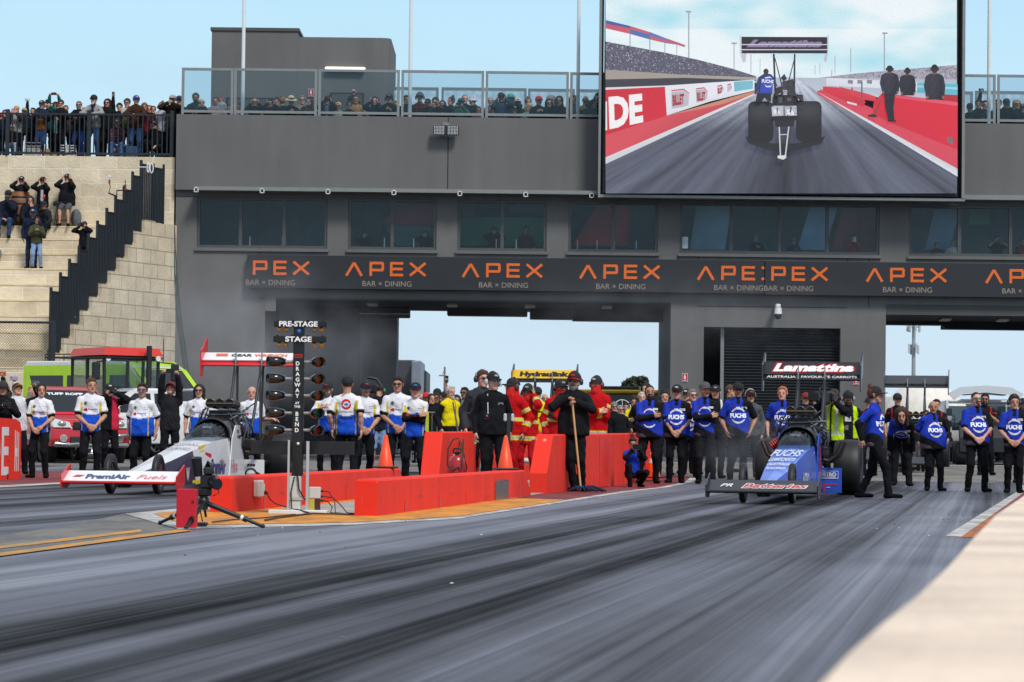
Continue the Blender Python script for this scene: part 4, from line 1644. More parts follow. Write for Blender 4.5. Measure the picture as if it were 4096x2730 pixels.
def letters(m,u,which,y0):
 """One APEX group whose first letter starts at photo column u."""
 k=BY/FPX
 v=1042+(u-916)*.0115
 o=at(u,v,BY)
 H=55*k
 S=10.5*k
 y=[BY-.055]
 def st(a,b_):
  y[0]-=.0008
  stroke(m,(o.x+a[0]*k,o.z-a[1]*k),(o.x+b_[0]*k,o.z-b_[1]*k),S,OR,y[0])
 if 'A' in which:
  st((4,57),(35,4));st((35,4),(66,57))
 if 'P' in which:
  st((102,0),(102,57));st((107,5),(152,5));st((150,5),(150,34));st((107,33),(152,33))
 if 'E' in which:
  st((184,0),(184,57));st((189,5),(232,5));st((189,28),(230,28));st((189,52),(232,52))
 if 'X' in which:
  st((259,3),(321,54));st((259,54),(321,3))
 if 'x' in which:
  st((259,3),(268,10));st((259,54),(268,47))
 tx='BAR × DINING'
 c=at(u+166,v+89,BY)
 m.text(tx,21*k,Matrix.Translation((c.x,BY-.052,c.z))@Euler((PI/2,0,0)).to_matrix().to_4x4()@Matrix.Rotation(-PI/2,4,'X'),SUBT,width=196*k)
for(u0,u1,lb,grp)in((989,3057,'long black banner with orange APEX BAR x DINING lettering over the drive-through',((916,'PEX'),(1382,'APEX'),(1848,'APEX'),(2317,'APEX'),(2788,'APEx'))),(3059,4560,'black banner with orange APEX lettering over the second opening',((2988,'PEX'),(3463,'APEX'),(3940,'APEX')))):
 t=thing('banner',lb,'banner',(0,0,0),0,'black banners on the building')
 um=(u0+u1)/2
 m=MB()
 x0,x1=X_(u0,1085,BY),X_(u1,1110,BY)
 zt_,zb_=Z_(um,1019+(um-990)*.0122,BY),Z_(um,1151+(um-990)*.0135,BY)
 m.box(x0,x1,BY-.05,FY+.115,zb_,zt_,M('#1b1e24',.6,0,.12,.8),.01)
 m.build('panel',t)
 for(u,wh)in grp:
  m=MB()
  letters(m,u,wh,0)
  m.build('lettering',t)
fl=thing('floodlight','rectangular floodlight with a grid of small lenses on the grey parapet','floodlight',(0,0,0))
x0,x1,z0,z1=RC(1733,502,1835,541,FY-.35)
m=MB()
m.box(x0,x1,FY-.35,FY-.20,z0,z1,DARK,.02)
m.box((x0+x1)/2-.09,(x0+x1)/2+.09,FY-.2,FY-.021,z1-.1,z1+.1,STEEL)
for i in range(11):
 for s in(z0-.03,z1+.005):
  xx=x0+.03+(x1-x0-.06)*i/10
  m.box(xx-.01,xx+.01,FY-.33,FY-.24,s,s+.025,STEEL)
m.build('housing',fl)
m=MB()
for i in range(16):
 if i in(7,8):
  continue
 for j in range(6):
  xx=x0+.04+(x1-x0-.08)*i/15
  zz=z0+.035+(z1-z0-.07)*j/5
  m.box(xx-.012,xx+.012,FY-.362,FY-.351,zz-.013,zz+.013,M('#cfd2d2',.2))
m.build('lens',fl)
cc=thing('security_camera','white dome security camera on a bracket above the roller door','camera',(0,0,0))
p=at(3112,1250,FY-.3)
m=MB()
m.box(p.x-.07,p.x+.07,FY-.4,FY+.12,p.z+.13,p.z+.24,WHITE,.02)
m.cyl((p.x,FY-.3,p.z+.13),(p.x,FY-.3,p.z-.05),.10,WHITE,.12,14)
m.build('bracket',cc)
m=MB()
m.ball((p.x,FY-.3,p.z-.08),(.115,.115,.13),M('#2a2c30',.1),14,8)
m.build('dome',cc)
def fire_sign(u,v,Y,w_,h_,lb):
 t=thing('fire_sign',lb,'sign',(0,0,0),0,'red fire extinguisher signs')
 p=at(u,v,Y)
 m=MB()
 m.box(p.x-w_/2,p.x+w_/2,Y-.02,Y,p.z-h_/2,p.z+h_/2,WHITE)
 m.box(p.x-w_*.44,p.x+w_*.44,Y-.024,Y-.021,p.z-h_*.46,p.z+h_*.46,M('#b01826',.4))
 m.build('panel',t)
 m=MB()
 m.box(p.x-w_*.15,p.x+w_*.15,Y-.028,Y-.025,p.z-h_*.18,p.z+h_*.26,WHITE)
 m.box(p.x-w_*.08,p.x+w_*.08,Y-.028,Y-.025,p.z+h_*.28,p.z+h_*.38,WHITE)
 m.box(p.x-w_*.3,p.x+w_*.3,Y-.028,Y-.025,p.z-h_*.36,p.z-h_*.30,WHITE)
 m.build('symbol',t)
fire_sign(2739,1512,FY+.12,.17,.25,'red fire extinguisher sign on the pier beside the drive-through')
fire_sign(3424,1524,FY+.12,.17,.25,'red fire extinguisher sign on the pillar beyond the roller door, half behind a rear wing')
fire_sign(1244,372,TY-.01,.17,.24,'red fire extinguisher sign on the roof tower wall')
m=MB()
pts=[at(a,b_,FY+.02)for a,b_ in((692,905),(695,1000),(700,1100),(712,1220),(724,1320),(738,1410),(746,1480),(748,1560))]
m.tube(pts,.022,M('#1f5a44',.5),5)
m.tube([p+V((.05,-.03,0))for p in pts],.014,M('#123',.5),5)
tag(m.build('cable'),'green cable hanging down the grey wall beside the stone stand','cable')
for i,(u,v)in enumerate(((2536,793),(3001,797),(3232,800),(3703,806))):
 m=MB()
 p=at(u,v,FY-.2)
 m.box(p.x-.15,p.x+.15,FY-.3,FY-.1,p.z-.05,p.z+.03,M('#5d6467',.4),.015)
 m.box(p.x-.03,p.x+.03,FY-.1,FY+.115,p.z-.01,p.z+.03,DARK)
 tag(m.build('downlight'),['small grey wall light over the fourth upper window group','small grey wall light under the middle of the big screen','small grey wall light beneath the big screen, over the longest window','small grey wall light under the far corner of the big screen'][i],'light','small lights under the big screen')
SA,SB=V((X_(145,1450,77.5),77.5,0)),V((X_(697,700,FY-.05),FY-.05,0))
sang=math.atan2(SB.y-SA.y,SB.x-SA.x)
def flank(u,v):
 """Point of the oblique flank wall seen at photo pixel (u, v)."""
 lo,hi=70.0,90.0
 for _ in range(40):
  mdl=(lo+hi)/2
  k=(mdl-SA.y)/(SB.y-SA.y)
  if at(u,v,mdl).x>SA.x+(SB.x-SA.x)*k:
   lo=mdl
  else:
   hi=mdl
 return at(u,v,lo)
NOSE=M('#d8c6a0',.9,0,.2,3)
ST0=stone(0,'stone_front')
ST1=stone(sang,'stone_flank',.78,mort=(.36,.29,.20,1),ms=.016)
stand=thing('stone_grandstand','tall grandstand of cream limestone blocks with stepped seating','grandstand',(0,0,0))
TY0,TDY=77.4,.68
tv=[1472,1400,1331,1266,1202,1140,1076,1017,957,906]
TZ,TYS=[],[]
for i,v in enumerate(tv):
 Y=TY0+TDY*i
 TYS.append(Y)
 TZ.append(Z_(250,v,Y))
BWY=TY0+TDY*10
PLZ=Z_(350,626,BWY)
def flx(Y):
 return SA.x+(SB.x-SA.x)*(Y-SA.y)/(SB.y-SA.y)
XL=-34.0
for i in range(10):
 m=MB()
 y0,y1=TYS[i],TY0+TDY*(i+1)+(.3 if i<9 else .2)
 xr0=flx(max(y0,SA.y))-.12
 if i==0:
  m.box(XL,X_(228,1500,y0),y0,y1,-.2,TZ[0],ST0)
 else:
  m.box(XL,xr0,y0,y1,TZ[i-1]-.6,TZ[i],ST0)
 xe=X_(228,1500,y0)if i==0 else xr0
 m.box(XL,xe,y0-.015,y0-.001,TZ[i]-.035,TZ[i]+.004,NOSE)
 m.build('step',stand)
m=MB()
m.box(XL,SB.x-.02,BWY,BWY+7,TZ[9]-.5,PLZ,ST0)
m.build('back_wall',stand)
wt=[(221,257,1414),(257,296,1354),(296,333,1299),(333,370,1245),(370,407,1190),(407,444,1137),(444,479,1086),(479,512,1033),(512,546,981),(546,580,927),(580,622,880),(622,672,893),(672,708,898)]
m=MB()
for(a,b_,v)in wt:
 p,q=flank(a,v),flank(b_,v)
 zt_=p.z
 d=(q-p);d.z=0;d.normalize()
 nrm=V((d.y,-d.x,0))
 p0,q0=V((p.x,p.y,0)),V((q.x,q.y,0))
 back=-nrm*.35
 A_=[p0+V((0,0,-.2)),q0+V((0,0,-.2)),q0+back+V((0,0,-.2)),p0+back+V((0,0,-.2))]
 B_=[V((w_.x,w_.y,zt_))for w_ in A_]
 m.hull8([x_[:]for x_ in A_],[x_[:]for x_ in B_],ST1)
m.build('flank_wall',stand)
FEN=M('#22282e',.45,.2,.1)
sf=thing('stair_fence','black slatted fence stepping up the stone flank wall','fence',(0,0,0))
fp=[(205,219,1157,1470),(219,257,1164,1412),(257,293,1104,1352),(293,331,1050,1297),(331,368,998,1243),(368,405,948,1188),(405,442,897,1135),(442,477,846,1084),(477,511,796,1031),(511,545,756,979),(545,579,700,925),(579,626,654,886),(627,670,668,892)]
for i,(a,b_,v0,v1)in enumerate(fp):
 if i==0:
  continue
 p,q=flank(a,v0),flank(b_,v0)
 zb=flank(a,v1).z+.02
 d=(q-p);d.z=0
 Lh=d.length
 d.normalize()
 R=Matrix(((d.x,-d.y,0,p.x),(d.y,d.x,0,p.y),(0,0,1,0),(0,0,0,1)))@Matrix.Translation((0,.12,0))
 m=MB(R)
 zt_=p.z
 m.box(.06,Lh-.005,-.02,.02,zt_-.05,zt_,FEN)
 m.box(.06,Lh-.005,-.02,.02,zb,zb+.05,FEN)
 nsl=max(5,int((Lh-.06)/.085))
 for j in range(nsl):
  x_=.06+(Lh-.07)*(j+.5)/nsl
  m.box(x_-.034,x_+.034,-.012,.012,zb+.05,zt_-.05,FEN,.008)
 m.build('panel',sf)
 m=MB(R)
 m.box(-.04,.04,-.035,.035,zb-.35,zt_+.10,FEN,.012)
 m.build('post',sf)
p=flank(670,668)
m=MB()
m.box(p.x-.16,p.x-.09,p.y+.08,p.y+.15,p.z-1.75,p.z+.08,FEN,.01)
m.build('post',sf)
cf=thing('chain_link_fence','black chain link fence on the low front course of the stone stand','fence',(0,0,0))
Yc=TY0+.18
x0,x1=X_(-60,1380,Yc),X_(206,1380,Yc)
z0,z1=TZ[0],Z_(100,1290,Yc)
m=MB()
m.tube([(x0,Yc,z1),(x1,Yc,z1)],.032,FEN,8)
m.build('top_rail',cf)
for u in(-60,212):
 m=MB()
 x_=X_(u,1380,Yc)
 m.box(x_-.06,x_+.06,Yc-.05,Yc+.05,z0,z1+.05,FEN,.015)
 m.build('post',cf)
m=MB()
wire=M('#2e3234',.5,.4)
pitch=.075
W_,H_=x1-x0,z1-z0
n=int((W_+H_)/pitch)
for i in range(n):
 c=i*pitch
 a=(min(c,W_),max(0,c-W_))
 b_=(max(0,c-H_),min(c,H_))
 m.cyl((x0+a[0],Yc,z0+a[1]),(x0+b_[0],Yc,z0+b_[1]),.0045,wire,n=3,caps=False)
 m.cyl((x1-a[0],Yc+.008,z0+a[1]),(x1-b_[0],Yc+.008,z0+b_[1]),.0045,wire,n=3,caps=False)
m.build('mesh',cf)
pf=thing('platform_railing','black vertical bar railing along the top platform of the stone stand','railing',(0,0,0))
Yp=BWY+.12
zr=Z_(350,455,Yp)
posts=[X_(u,540,Yp)for u in(-300,30,356,688)]
for x_ in posts:
 m=MB()
 m.box(x_-.06,x_+.06,Yp-.05,Yp+.05,PLZ,zr+.10,FEN,.012)
 m.build('post',pf)
for a,b_ in zip(posts,posts[1:]):
 m=MB()
 m.box(a+.06,b_-.06,Yp-.03,Yp+.03,zr-.05,zr,FEN)
 m.box(a+.06,b_-.06,Yp-.03,Yp+.03,PLZ+.06,PLZ+.12,FEN)
 nb=round((b_-a)/.145)
 for j in range(1,nb):
  x_=a+(b_-a)*j/nb
  m.box(x_-.017,x_+.017,Yp-.014,Yp+.014,PLZ+.12,zr-.05,FEN)
 m.build('bar_panel',pf)
sheet('kerb_strip',[(-30,75.6),(-9.0,76.0),(-9.0,76.6),(-30,76.6)],REDP,.008)
mk=thing('microphone_arm','small microphones on black jointed arms clamped to the stair fence','microphone',(0,0,0))
q=lambda u,v:flank(u,v)+V((-.05,-.2,0))
m=MB()
m.tube([q(478,795),q(473,787),q(446,776)],.022,BLK)
m.tube([q(512,765),q(478,765),q(478,790)],.018,BLK)
m.tube([q(446,776),q(452,752),q(449,735)],.012,BLK)
m.build('arm',mk)
m=MB()
m.cyl(q(449,740),q(449,722),.028,M('#8d3a20',.5))
m.box(q(449,708).x-.045,q(449,708).x+.045,q(449,708).y-.03,q(449,708).y+.03,q(449,712).z,q(449,704).z,WHITE)
m.cyl(q(512,765),q(512,742),.03,M('#7d2d1a',.5))
m.cyl(q(512,742),q(512,724),.012,BLK)
m.build('microphone',mk)
pc=thing('bent_tube_rack','bent white metal tube loops fixed to the highest stair fence panel','tubing',(0,0,0))
m=MB()
for(u0,u1,v0,v1)in((600,608,655,695),(612,624,657,698)):
 a,b_=q(u0,v0),q(u1,v1)
 pts=[]
 for i in range(14):
  t=2*PI*i/14
  pts.append(((a.x+b_.x)/2+(b_.x-a.x)/2*math.cos(t)*1.3,a.y,(a.z+b_.z)/2+(a.z-b_.z)/2*math.sin(t)))
 m.tube(pts,.018,WHITE,6,True)
m.tube([q(562,672),q(605,673)],.015,WHITE)
m.build('loop',pc)
zU,yU=TZ[9],TYS[9]+.45
WOOD=M('#7a4a22',.6,0,.35,7)
def at_step(u,v,Y):
 return at(u,v,Y)
bt=thing('barrel_table','wooden wine barrel used as a table on the upper stone step','barrel',(X_(78,850,yU),yU,zU))
m=MB()
hh=Z_(78,770,yU)-zU
m.lathe([(.001,0),(.27,0),(.33,hh*.3),(.345,hh*.5),(.33,hh*.7),(.28,hh),(.001,hh)],WOOD,n=24)
m.build('staves',bt)
for zz,rr in((.14,.305),(.33,.342),(.66,.342),(.85,.312)):
 m=MB()
 m.lathe([(rr+.002,hh*zz-.025),(rr+.012,hh*zz-.025),(rr+.012,hh*zz+.025),(rr+.002,hh*zz+.025)],M('#3a3a3c',.5,.6),n=24)
 m.build('hoop',bt)
for u,lb in((228,'black wire bar stool under the man in grey shorts'),(150,'black wire bar stool under the spectator holding a red drink')):
 st=thing('bar_stool',lb,'stool',(X_(u+20,850,yU-.1),yU-.1,zU),0,'wire bar stools')
 m=MB()
 m.cyl((0,0,.70),(0,0,.74),.17,BLK,n=16)
 m.build('seat',st)
 for sx in(-1,1):
  for sy in(-1,1):
   m=MB()
   m.tube([(sx*.11,sy*.11,.70),(sx*.20,sy*.2,0)],.012,BLK)
   m.build('leg',st)
 m=MB()
 m.tube([(-.17,-.17,.2),(.17,-.17,.2),(.17,.17,.2),(-.17,.17,.2)],.009,BLK,6,True)
 m.build('foot_ring',st)
bp_=MB()
px0=at(305,850,yU+.1)
bp_.ball((px0.x,px0.y,zU+.28),(.16,.12,.28),M('#5d6066',.9,0,.4,20),12,8)
bp_.tube([(px0.x-.05,px0.y-.1,zU+.45),(px0.x-.08,px0.y-.16,zU+.25),(px0.x-.06,px0.y-.12,zU+.06)],.015,BLK)
tag(bp_.build('backpack'),'grey patterned backpack standing behind the bare legs of the man in shorts','backpack')
m=MB()
p=at(58,765,yU-.3)
m.lathe([(.001,0),(.035,0),(.035,.15),(.014,.2),(.014,.23),(.001,.23)],glass('#b9c4c4',.6,.1),TR(X_(60,770,yU-.1),yU-.1,zU+hh),n=12)
tag(m.build('water_bottle'),'clear plastic water bottle standing on the wine barrel','bottle')
ch=thing('folding_chair','folding camp chair with white tube arms behind the platform railing','chair',(X_(140,620,Yp+.55),Yp+.55,PLZ),.1)
m=MB()
for sx in(-1,1):
 m.tube([(sx*.30,-.25,0),(sx*.29,-.2,.62),(sx*.26,.10,.66)],.016,WHITE)
 m.tube([(sx*.30,.28,0),(sx*.28,.15,.45),(sx*.27,.38,1.0)],.016,WHITE)
m.tube([(-.29,-.22,.42),(.29,-.22,.42)],.014,WHITE)
m.build('frame',ch)
m=MB()
m.box(-.27,.27,-.24,.24,.40,.425,M('#23345c',.9))
m.box(-.27,.27,.20,.235,.45,.98,M('#1c2430',.9),.01,TR(0,.08,0,-.18))
m.build('seat',ch)
for(u,v0,w_,h_,c,lb)in((137,612,.42,.27,'#b4b3ae','small grey cool box with a round vent in front of the camp chair'),(192,612,.17,.24,'#b39468','tan paper bag by the camp chair'),(222,616,.14,.13,'#a98a5e','crumpled brown paper bag near the railing foot'),(479,612,.52,.38,'#1f3768','blue cool box under the seated man in plaid'),(530,612,.34,.34,'#35597f','blue backpack on the platform floor behind the railing')):
 p=at(u,v0,Yp+.5)
 t=thing('cool_box' if w_>.4 else('backpack' if '#355' in c else 'paper_bag'),lb,'cool box' if w_>.4 else 'bag',(p.x,Yp+(.32 if u!=479 else .75),PLZ))
 m=MB()
 m.box(-w_/2,w_/2,-.14,.14,0,h_,M(c,.7,0,.25,8),.03)
 m.build('body',t)
 m=MB()
 if w_>.4:
  m.box(-w_/2-.01,w_/2+.01,-.15,.15,h_+.001,h_+.06,M('#dcdcda' if u==479 else '#8f8f8c',.5),.02)
  m.build('lid',t)
 else:
  m.tube([(-.05,-.02,h_-.01),(-.04,-.02,h_+.06),(.04,-.02,h_+.06),(.05,-.02,h_-.01)],.006,BLK)
  m.build('handle',t)
bk=thing('wire_basket','white plastic slatted crate on the platform floor','crate',(X_(272,615,Yp+.35),Yp+.35,PLZ))
m=MB()
for j in range(5):
 z=.03+j*.075
 for(a,b_,c,d)in((-.22,.22,-.15,-.14),(-.22,.22,.14,.15),(-.22,-.21,-.14,.14),(.21,.22,-.14,.14)):
  m.box(a,b_,c,d,z,z+.03,WHITE)
for sx in(-.215,.2):
 for sy in(-.158,.15):
  m.box(sx,sx+.015,sy,sy+.008,0,.38,WHITE)
m.build('frame',bk)
m=MB()
for i in range(6):
 m.ball((-.16+.065*i,random.uniform(-.06,.06),.08+random.uniform(0,.06)),.06,M(('#b07a30','#c9b48a','#8d5b2a')[i%3],.8),8,6)
m.build('contents',bk)
def barrier(name,label,p0,direc,L,T,H,mat,slope_near=0,slope_far=0,pockets=(),group=None,ch=.02,near_h=0.0):
 """Concrete barrier along +y of its own frame; p0 = near right bottom corner."""
 rz=-direc
 o=thing(name,label,'barrier',(p0.x,p0.y,gz(p0.y)),rz,group)
 m=MB()
 z1=H+(gz(p0.y+L)-gz(p0.y))
 prof=[(0,-.05),(0,near_h if slope_near else H-ch),(slope_near if slope_near else ch,H),(L-slope_far if slope_far else L,z1),(L,.05 if slope_far else z1),(L,-.05)]
 if not slope_near:
  pass
 A_=[(-ch,y,z)for(y,z)in prof]
 for x0,x1,dz in((-T,0,0),):
  n=len(prof)
  for xa,xb in((-T,0),):
   pr=[(y,z if z<H*.8 else z-ch)for(y,z)in prof]
   inner_=prof
   va=[(xa,y,z)for(y,z)in pr]
   vb=[(xa+ch,y,z)for(y,z)in inner_]
   vc=[(xb-ch,y,z)for(y,z)in inner_]
   vd=[(xb,y,z)for(y,z)in pr]
   for(s,e)in((va,vb),(vb,vc),(vc,vd)):
    m.add(s+e,[(i,(i+1)%n,n+(i+1)%n,n+i)for i in range(n)],mat)
   m.add(va,[tuple(range(n-1,-1,-1))],mat)
   m.add(vd,[tuple(range(n))],mat)
 import bmesh
 b=m.build('body',o)
 bm=bmesh.new();bm.from_mesh(b.data)
 bmesh.ops.remove_doubles(bm,verts=bm.verts[:],dist=.0005)
 bmesh.ops.recalc_face_normals(bm,faces=bm.faces[:])
 bm.to_mesh(b.data);bm.free()
 for(y,zz,hh,ww)in pockets:
  m=MB()
  m.box(.0015,.006,y-ww/2,y+ww/2,zz,zz+hh,M('#6f6c66',.9,0,.4,20,.4))
  m.box(.0016,.010,y-ww/2-.02,y-ww/2,zz,zz+hh+.03,mat)
  m.build('drain_pocket',o)
 return o
a1,a2=ground(1507,2068),ground(2123,1986)
dA=math.atan2(a2.x-a1.x,a2.y-a1.y)
LA=(a2-a1).length
barrier('low_barrier','low red concrete barrier with a steel joint plate, closer to the tripod camera\'s lane',a1,dA,LA,.23,.375,HAZARD,0,.62,[(LA*f,.0,.12,.07)for f in(.14,.33,.50)]+[(LA*.90,0,.18,.07)],'low red barriers')
jp=MB(Matrix.Translation((a1.x,a1.y,0))@Matrix.Rotation(-dA,4,'Z'))
jp.box(.004,.016,LA*.70,LA*.80,.0,.26,M('#8a8d90',.35,.8,.1))
for y,z in((.72,.05),(.72,.21),(.78,.05),(.78,.21)):
 jp.cyl((.016,LA*y,z),(.024,LA*y,z),.012,STEEL,n=6)
tag(jp.build('joint_plate'),'grey steel plate bolted over a joint of the low red barrier','plate')
b1,b2=ground(927,2053),ground(1400,2002)
dB=math.atan2(b2.x-b1.x,b2.y-b1.y)
barrier('low_barrier','low red concrete barrier behind the starting light tower, with a cone on its far end',b1,dB,11.2,.23,.375,HAZARD,0,.45,[(1.6,0,.22,.06),(6.6,0,.16,.06)],'low red barriers')
c1=V((X_(1752,1900,43),43,0))
barrier('tall_barrier','tall red barrier with a sloping nose holding the red pump sprayer',c1,math.radians(7.7),15,.28,.90,HAZARD,.42,0,[],'tall red barriers',near_h=.06)
d1,d2=ground(2187,1976),ground(2632,1914)
dD=math.atan2(d2.x-d1.x,d2.y-d1.y)
LD=(d2-d1).length
DB=barrier('tall_barrier','tall red barrier that the man with the mop leans against',d1,dD,LD,.26,.88,HAZARD,.55,1.6,[(2.6,0,.2,.06),(5.1,0,.2,.06),(9.0,0,.2,.06)],'tall red barriers',near_h=.30)
m=MB(Matrix.Translation((d1.x,d1.y,0))@Matrix.Rotation(-dD,4,'Z'))
m.box(.003,.012,5.7,6.9,.02,.86,M('#e02a14',.5,0,.1))
tag(m.build('cover_plate'),'brighter red cover plate over the joint of the tall barrier','plate')
m=MB(Matrix.Translation((d1.x,d1.y,0))@Matrix.Rotation(-dD,4,'Z'))
for k_,(z,w_)in enumerate(((.25,.5),(.33,.35),(.17,.35))):
 m.box(.002+.001*k_,.006+.001*k_,LD-1.3-w_,LD-1.3+w_,z,z+.08,WHITE)
m.build('sticker',DB)
w1=ground(82,1916)
wd=math.radians(9.5)
rw=thing('lettered_barrier','rounded red barrier at the photo edge with tall white letters DE','barrier',(w1.x,w1.y,0),-wd)
m=MB()
pts=[]
m.prism([(-6,-.02),(-6,1.12),(-.30,1.06),(-.06,1.0),(0,.88),(0,-.02)],-.35,0,HAZARD,'x')
m.build('body',rw)
LT=lambda y,z:Matrix.Translation((.004,y,z))@Matrix.Rotation(PI/2,4,'Z')
m=MB()
lw=M('#d4d3d0',.6,0,.1)
m.text('DE',.80,LT(-1.15,.50),lw,0,.02,1.0)
m.text('RI',.80,LT(-2.45,.50),lw,0,.02,.9)
for i in range(3):
 m.box(.004,.008,-.34+i*.09,-.31+i*.09,.14,.86-i*.02,lw)
m.box(.004,.0085,-.30,-.20,.40,.55,lw)
m.build('lettering',rw)
m=MB()
m.box(.001,.006,-.72,-.64,0,.10,M('#4b2a26',.9))
m.build('drain_pocket',rw)
def cone(u,v,Y,h,lb,z0=0,stripes=False,z=None):
 p=at(u,v,Y)
 zz=p.z if z is None else z
 t=thing('traffic_cone',lb,'cone',(p.x,Y,zz),.3,'orange traffic cones')
 o_=M('#e8460e',.45,0,.08)
 m=MB()
 m.lathe([(h*.235,.025),(h*.225,.05),(h*.05,h),(.001,h)],o_,n=24)
 m.build('cone_body',t)
 m=MB()
 m.box(-h*.33,h*.33,-h*.33,h*.33,0,.028,M('#1c1c1d',.7),.012)
 m.build('base',t)
 if stripes:
  m=MB()
  for f in(.45,.72):
   r=lambda q:h*(.225+(q-.07)/.93*(-.175))+.003
   m.lathe([(r(f),h*f),(r(f+.14),h*(f+.14))],WHITE,n=24)
  m.build('reflective_band',t)
pB=b1+V((math.sin(dB),math.cos(dB),0))*10.2
cone(1542,1860,pB.y,.46,'orange traffic cone on the end of the low barrier behind the light tower',z=.377)
pA=a1+V((math.sin(dA),math.cos(dA),0))*(LA-1.1)
cone(2022,1872,pA.y,.46,'orange traffic cone standing before the man in the black polo',z=.377)
cone(2612,1900,ground(2612,1925).y,.62,'orange cone with white bands beside the crouching photographer',stripes=True,z=gz(60))
ct=ground(1180,2058)
tree=thing('starting_light_tower','black drag racing light tower with rows of amber, green and red lamps','light tower',(ct.x,ct.y,0),0)
k=ct.y/FPX
def tx(u):return(u-1183)*k
def tz(v):return(2058-v)*k
m=MB()
m.box(tx(1168),tx(1212),-.05,.05,tz(1905),tz(1306),M('#101012',.4,0,.1),.006)
m.build('post',tree)
m=MB()
m.box(tx(1156),tx(1206),-.055,.055,0,tz(1905)-.002,M('#c3c4c2',.5,0,.1),.004)
m.box(tx(1152),tx(1161),-.07,-.057,.02,tz(1762),M('#b9bcbc',.35,.4),.003)
m.box(tx(1226),tx(1238),-.07,-.02,.02,tz(1766),M('#b9bcbc',.35,.4),.003)
m.box(tx(1160),tx(1237),-.068,-.058,tz(2000),tz(1990),M('#b9bcbc',.35,.4))
m.box(tx(1080),tx(1314),-.13,.10,.003,.045,M('#cfcfcb',.5,0,.1),.006)
m.build('stand',tree)
m=MB()
m.box(tx(1000),tx(1413),.06,.16,tz(1820),tz(1766),M('#131315',.4,0,.15),.006)
m.build('crossbar',tree)
sgn=M('#e9e9e7',.5,0,.04)
for(v0,v1,s,u0,u1,tw)in((1286,1310,'PRE-STAGE',1090,1302,154),(1347,1371,'STAGE',1088,1300,106)):
 m=MB()
 m.box(tx(u0),tx(u1),-.07,.05,tz(v1),tz(v0),BLK,.006)
 for q in range(4):
  x_=tx(u0+15+q*60)
  m.box(x_-.012,x_+.012,-.02,.02,tz(v0),tz(v0)+.012,BLK)
 bx=m.build('stage_box',tree)
 m=MB()
 m.text(s,.050,Matrix.Translation((tx(1188 if s[0]=='P' else 1189),-.074,tz((v0+v1)/2))),sgn,0,.035,tw*k)
 m.build('lettering',bx)
 for u in(1111,1138,1251,1278):
  m=MB()
  zc=tz(v1+10)
  m.ball((tx(u),-.015,zc),(.024,.024,.026),M('#e0901c',.25,0,.05,coat=.5),12,8)
  m.cyl((tx(u),-.015,zc+.015),(tx(u),-.015,tz(v1)),.018,BLK,n=10)
  m.build('bulb',tree)
m=MB()
m.ball((tx(1190),-.05,tz(1328)),(.024,.02,.026),M('#1460b8',.2,0,.05,coat=.5),12,8)
m.build('blue_lamp',tree)
m=MB()
m.box(tx(1174),tx(1205),-.054,-.051,tz(1433),tz(1419),M('#b32a18',.5))
m.box(tx(1177),tx(1202),-.0565,-.0545,tz(1428),tz(1424),M('#2a0d0a',.5))
m.build('badge',tree)
m=MB()
vl=[('D',1456),('R',1477),('A',1498),('G',1520),('W',1541),('A',1563),('Y',1585),('B',1657),('E',1678),('N',1699),('D',1722)]
for ch_,v in vl:
 m.text(ch_,15*k,TR(tx(1187),-.054,tz(v)),sgn,0,.03)
for s,v in(('AT',1614),('THE',1628)):
 m.text(s,9*k,TR(tx(1187),-.054,tz(v)),sgn,0,.03)
m.build('lettering',tree)
LEN=[('#c4510f',1449),('#c4510f',1517),('#c4510f',1584),('#0c5a2a',1654),('#a3160c',1722)]
for c,v in LEN:
 for sg in(-1,1):
  cx=tx(1190+(73 if sg>0 else-88))
  ang=math.radians(28 if sg>0 else-62)
  R=Matrix.Translation((cx,-.02,tz(v)))@Matrix.Rotation(ang,4,'Z')@Matrix.Rotation(PI/2,4,'X')
  m=MB(R)
  m.lathe([(.001,-.10),(.030,-.10),(.045,-.06),(.052,-.02),(.052,.10),(.048,.10),(.046,0.0),(.001,0.0)],M('#0c0c0d',.22,0,.05,coat=.4),n=20)
  hd=m.build('lamp_hood',tree)
  m=MB(R)
  m.lathe([(.045,.004),(.03,.022),(.001,.03)],M(c,.25,0,.1,40,emit=.05),n=16)
  m.build('lens',hd)
  m=MB()
  m.cyl((tx(1211 if sg>0 else 1169),0,tz(v)),(cx-sg*.05,.0,tz(v)),.016,M('#9a9c9c',.35,.6),n=10)
  m.cyl((cx-sg*.075,0,tz(v)),(cx-sg*.03,0,tz(v)),.024,M('#6d6d6d',.35,.6),n=10)
  m.build('bracket',tree)
m=MB()
m.tube([(tx(1172),-.06,tz(1778)),(tx(1178),-.075,tz(1830)),(tx(1192),-.075,tz(1890)),(tx(1200),-.075,tz(1960)),(tx(1225),-.08,tz(2000))],.008,BLK)
m.tube([(tx(1180),-.062,tz(1908)),(tx(1168),-.075,tz(1970)),(tx(1172),-.09,tz(2035)),(tx(1200),-.12,.05),(tx(1255),-.15,.012)],.007,BLK)
m.ball((tx(1193),-.058,tz(1776)),.016,WHITE,8,6)
m.build('cable',tree)
eb=thing('power_box','grey electrical box with cables at the foot of the light tower','electrical box',(tx(1258)+ct.x,ct.y+.14,0))
m=MB()
m.box(-.06,.06,-.05,.05,.16,(2055-1946)*k,M('#c4c4be',.45,0,.06),.008)
m.build('box',eb)
m=MB()
m.box(-.055,-.002,-.052,-.046,.0,.157,M('#b7ad3a',.5))
m.box(.0,.055,-.05,.04,.0,.157,M('#4a1414',.5))
m.build('meter',eb)
m=MB()
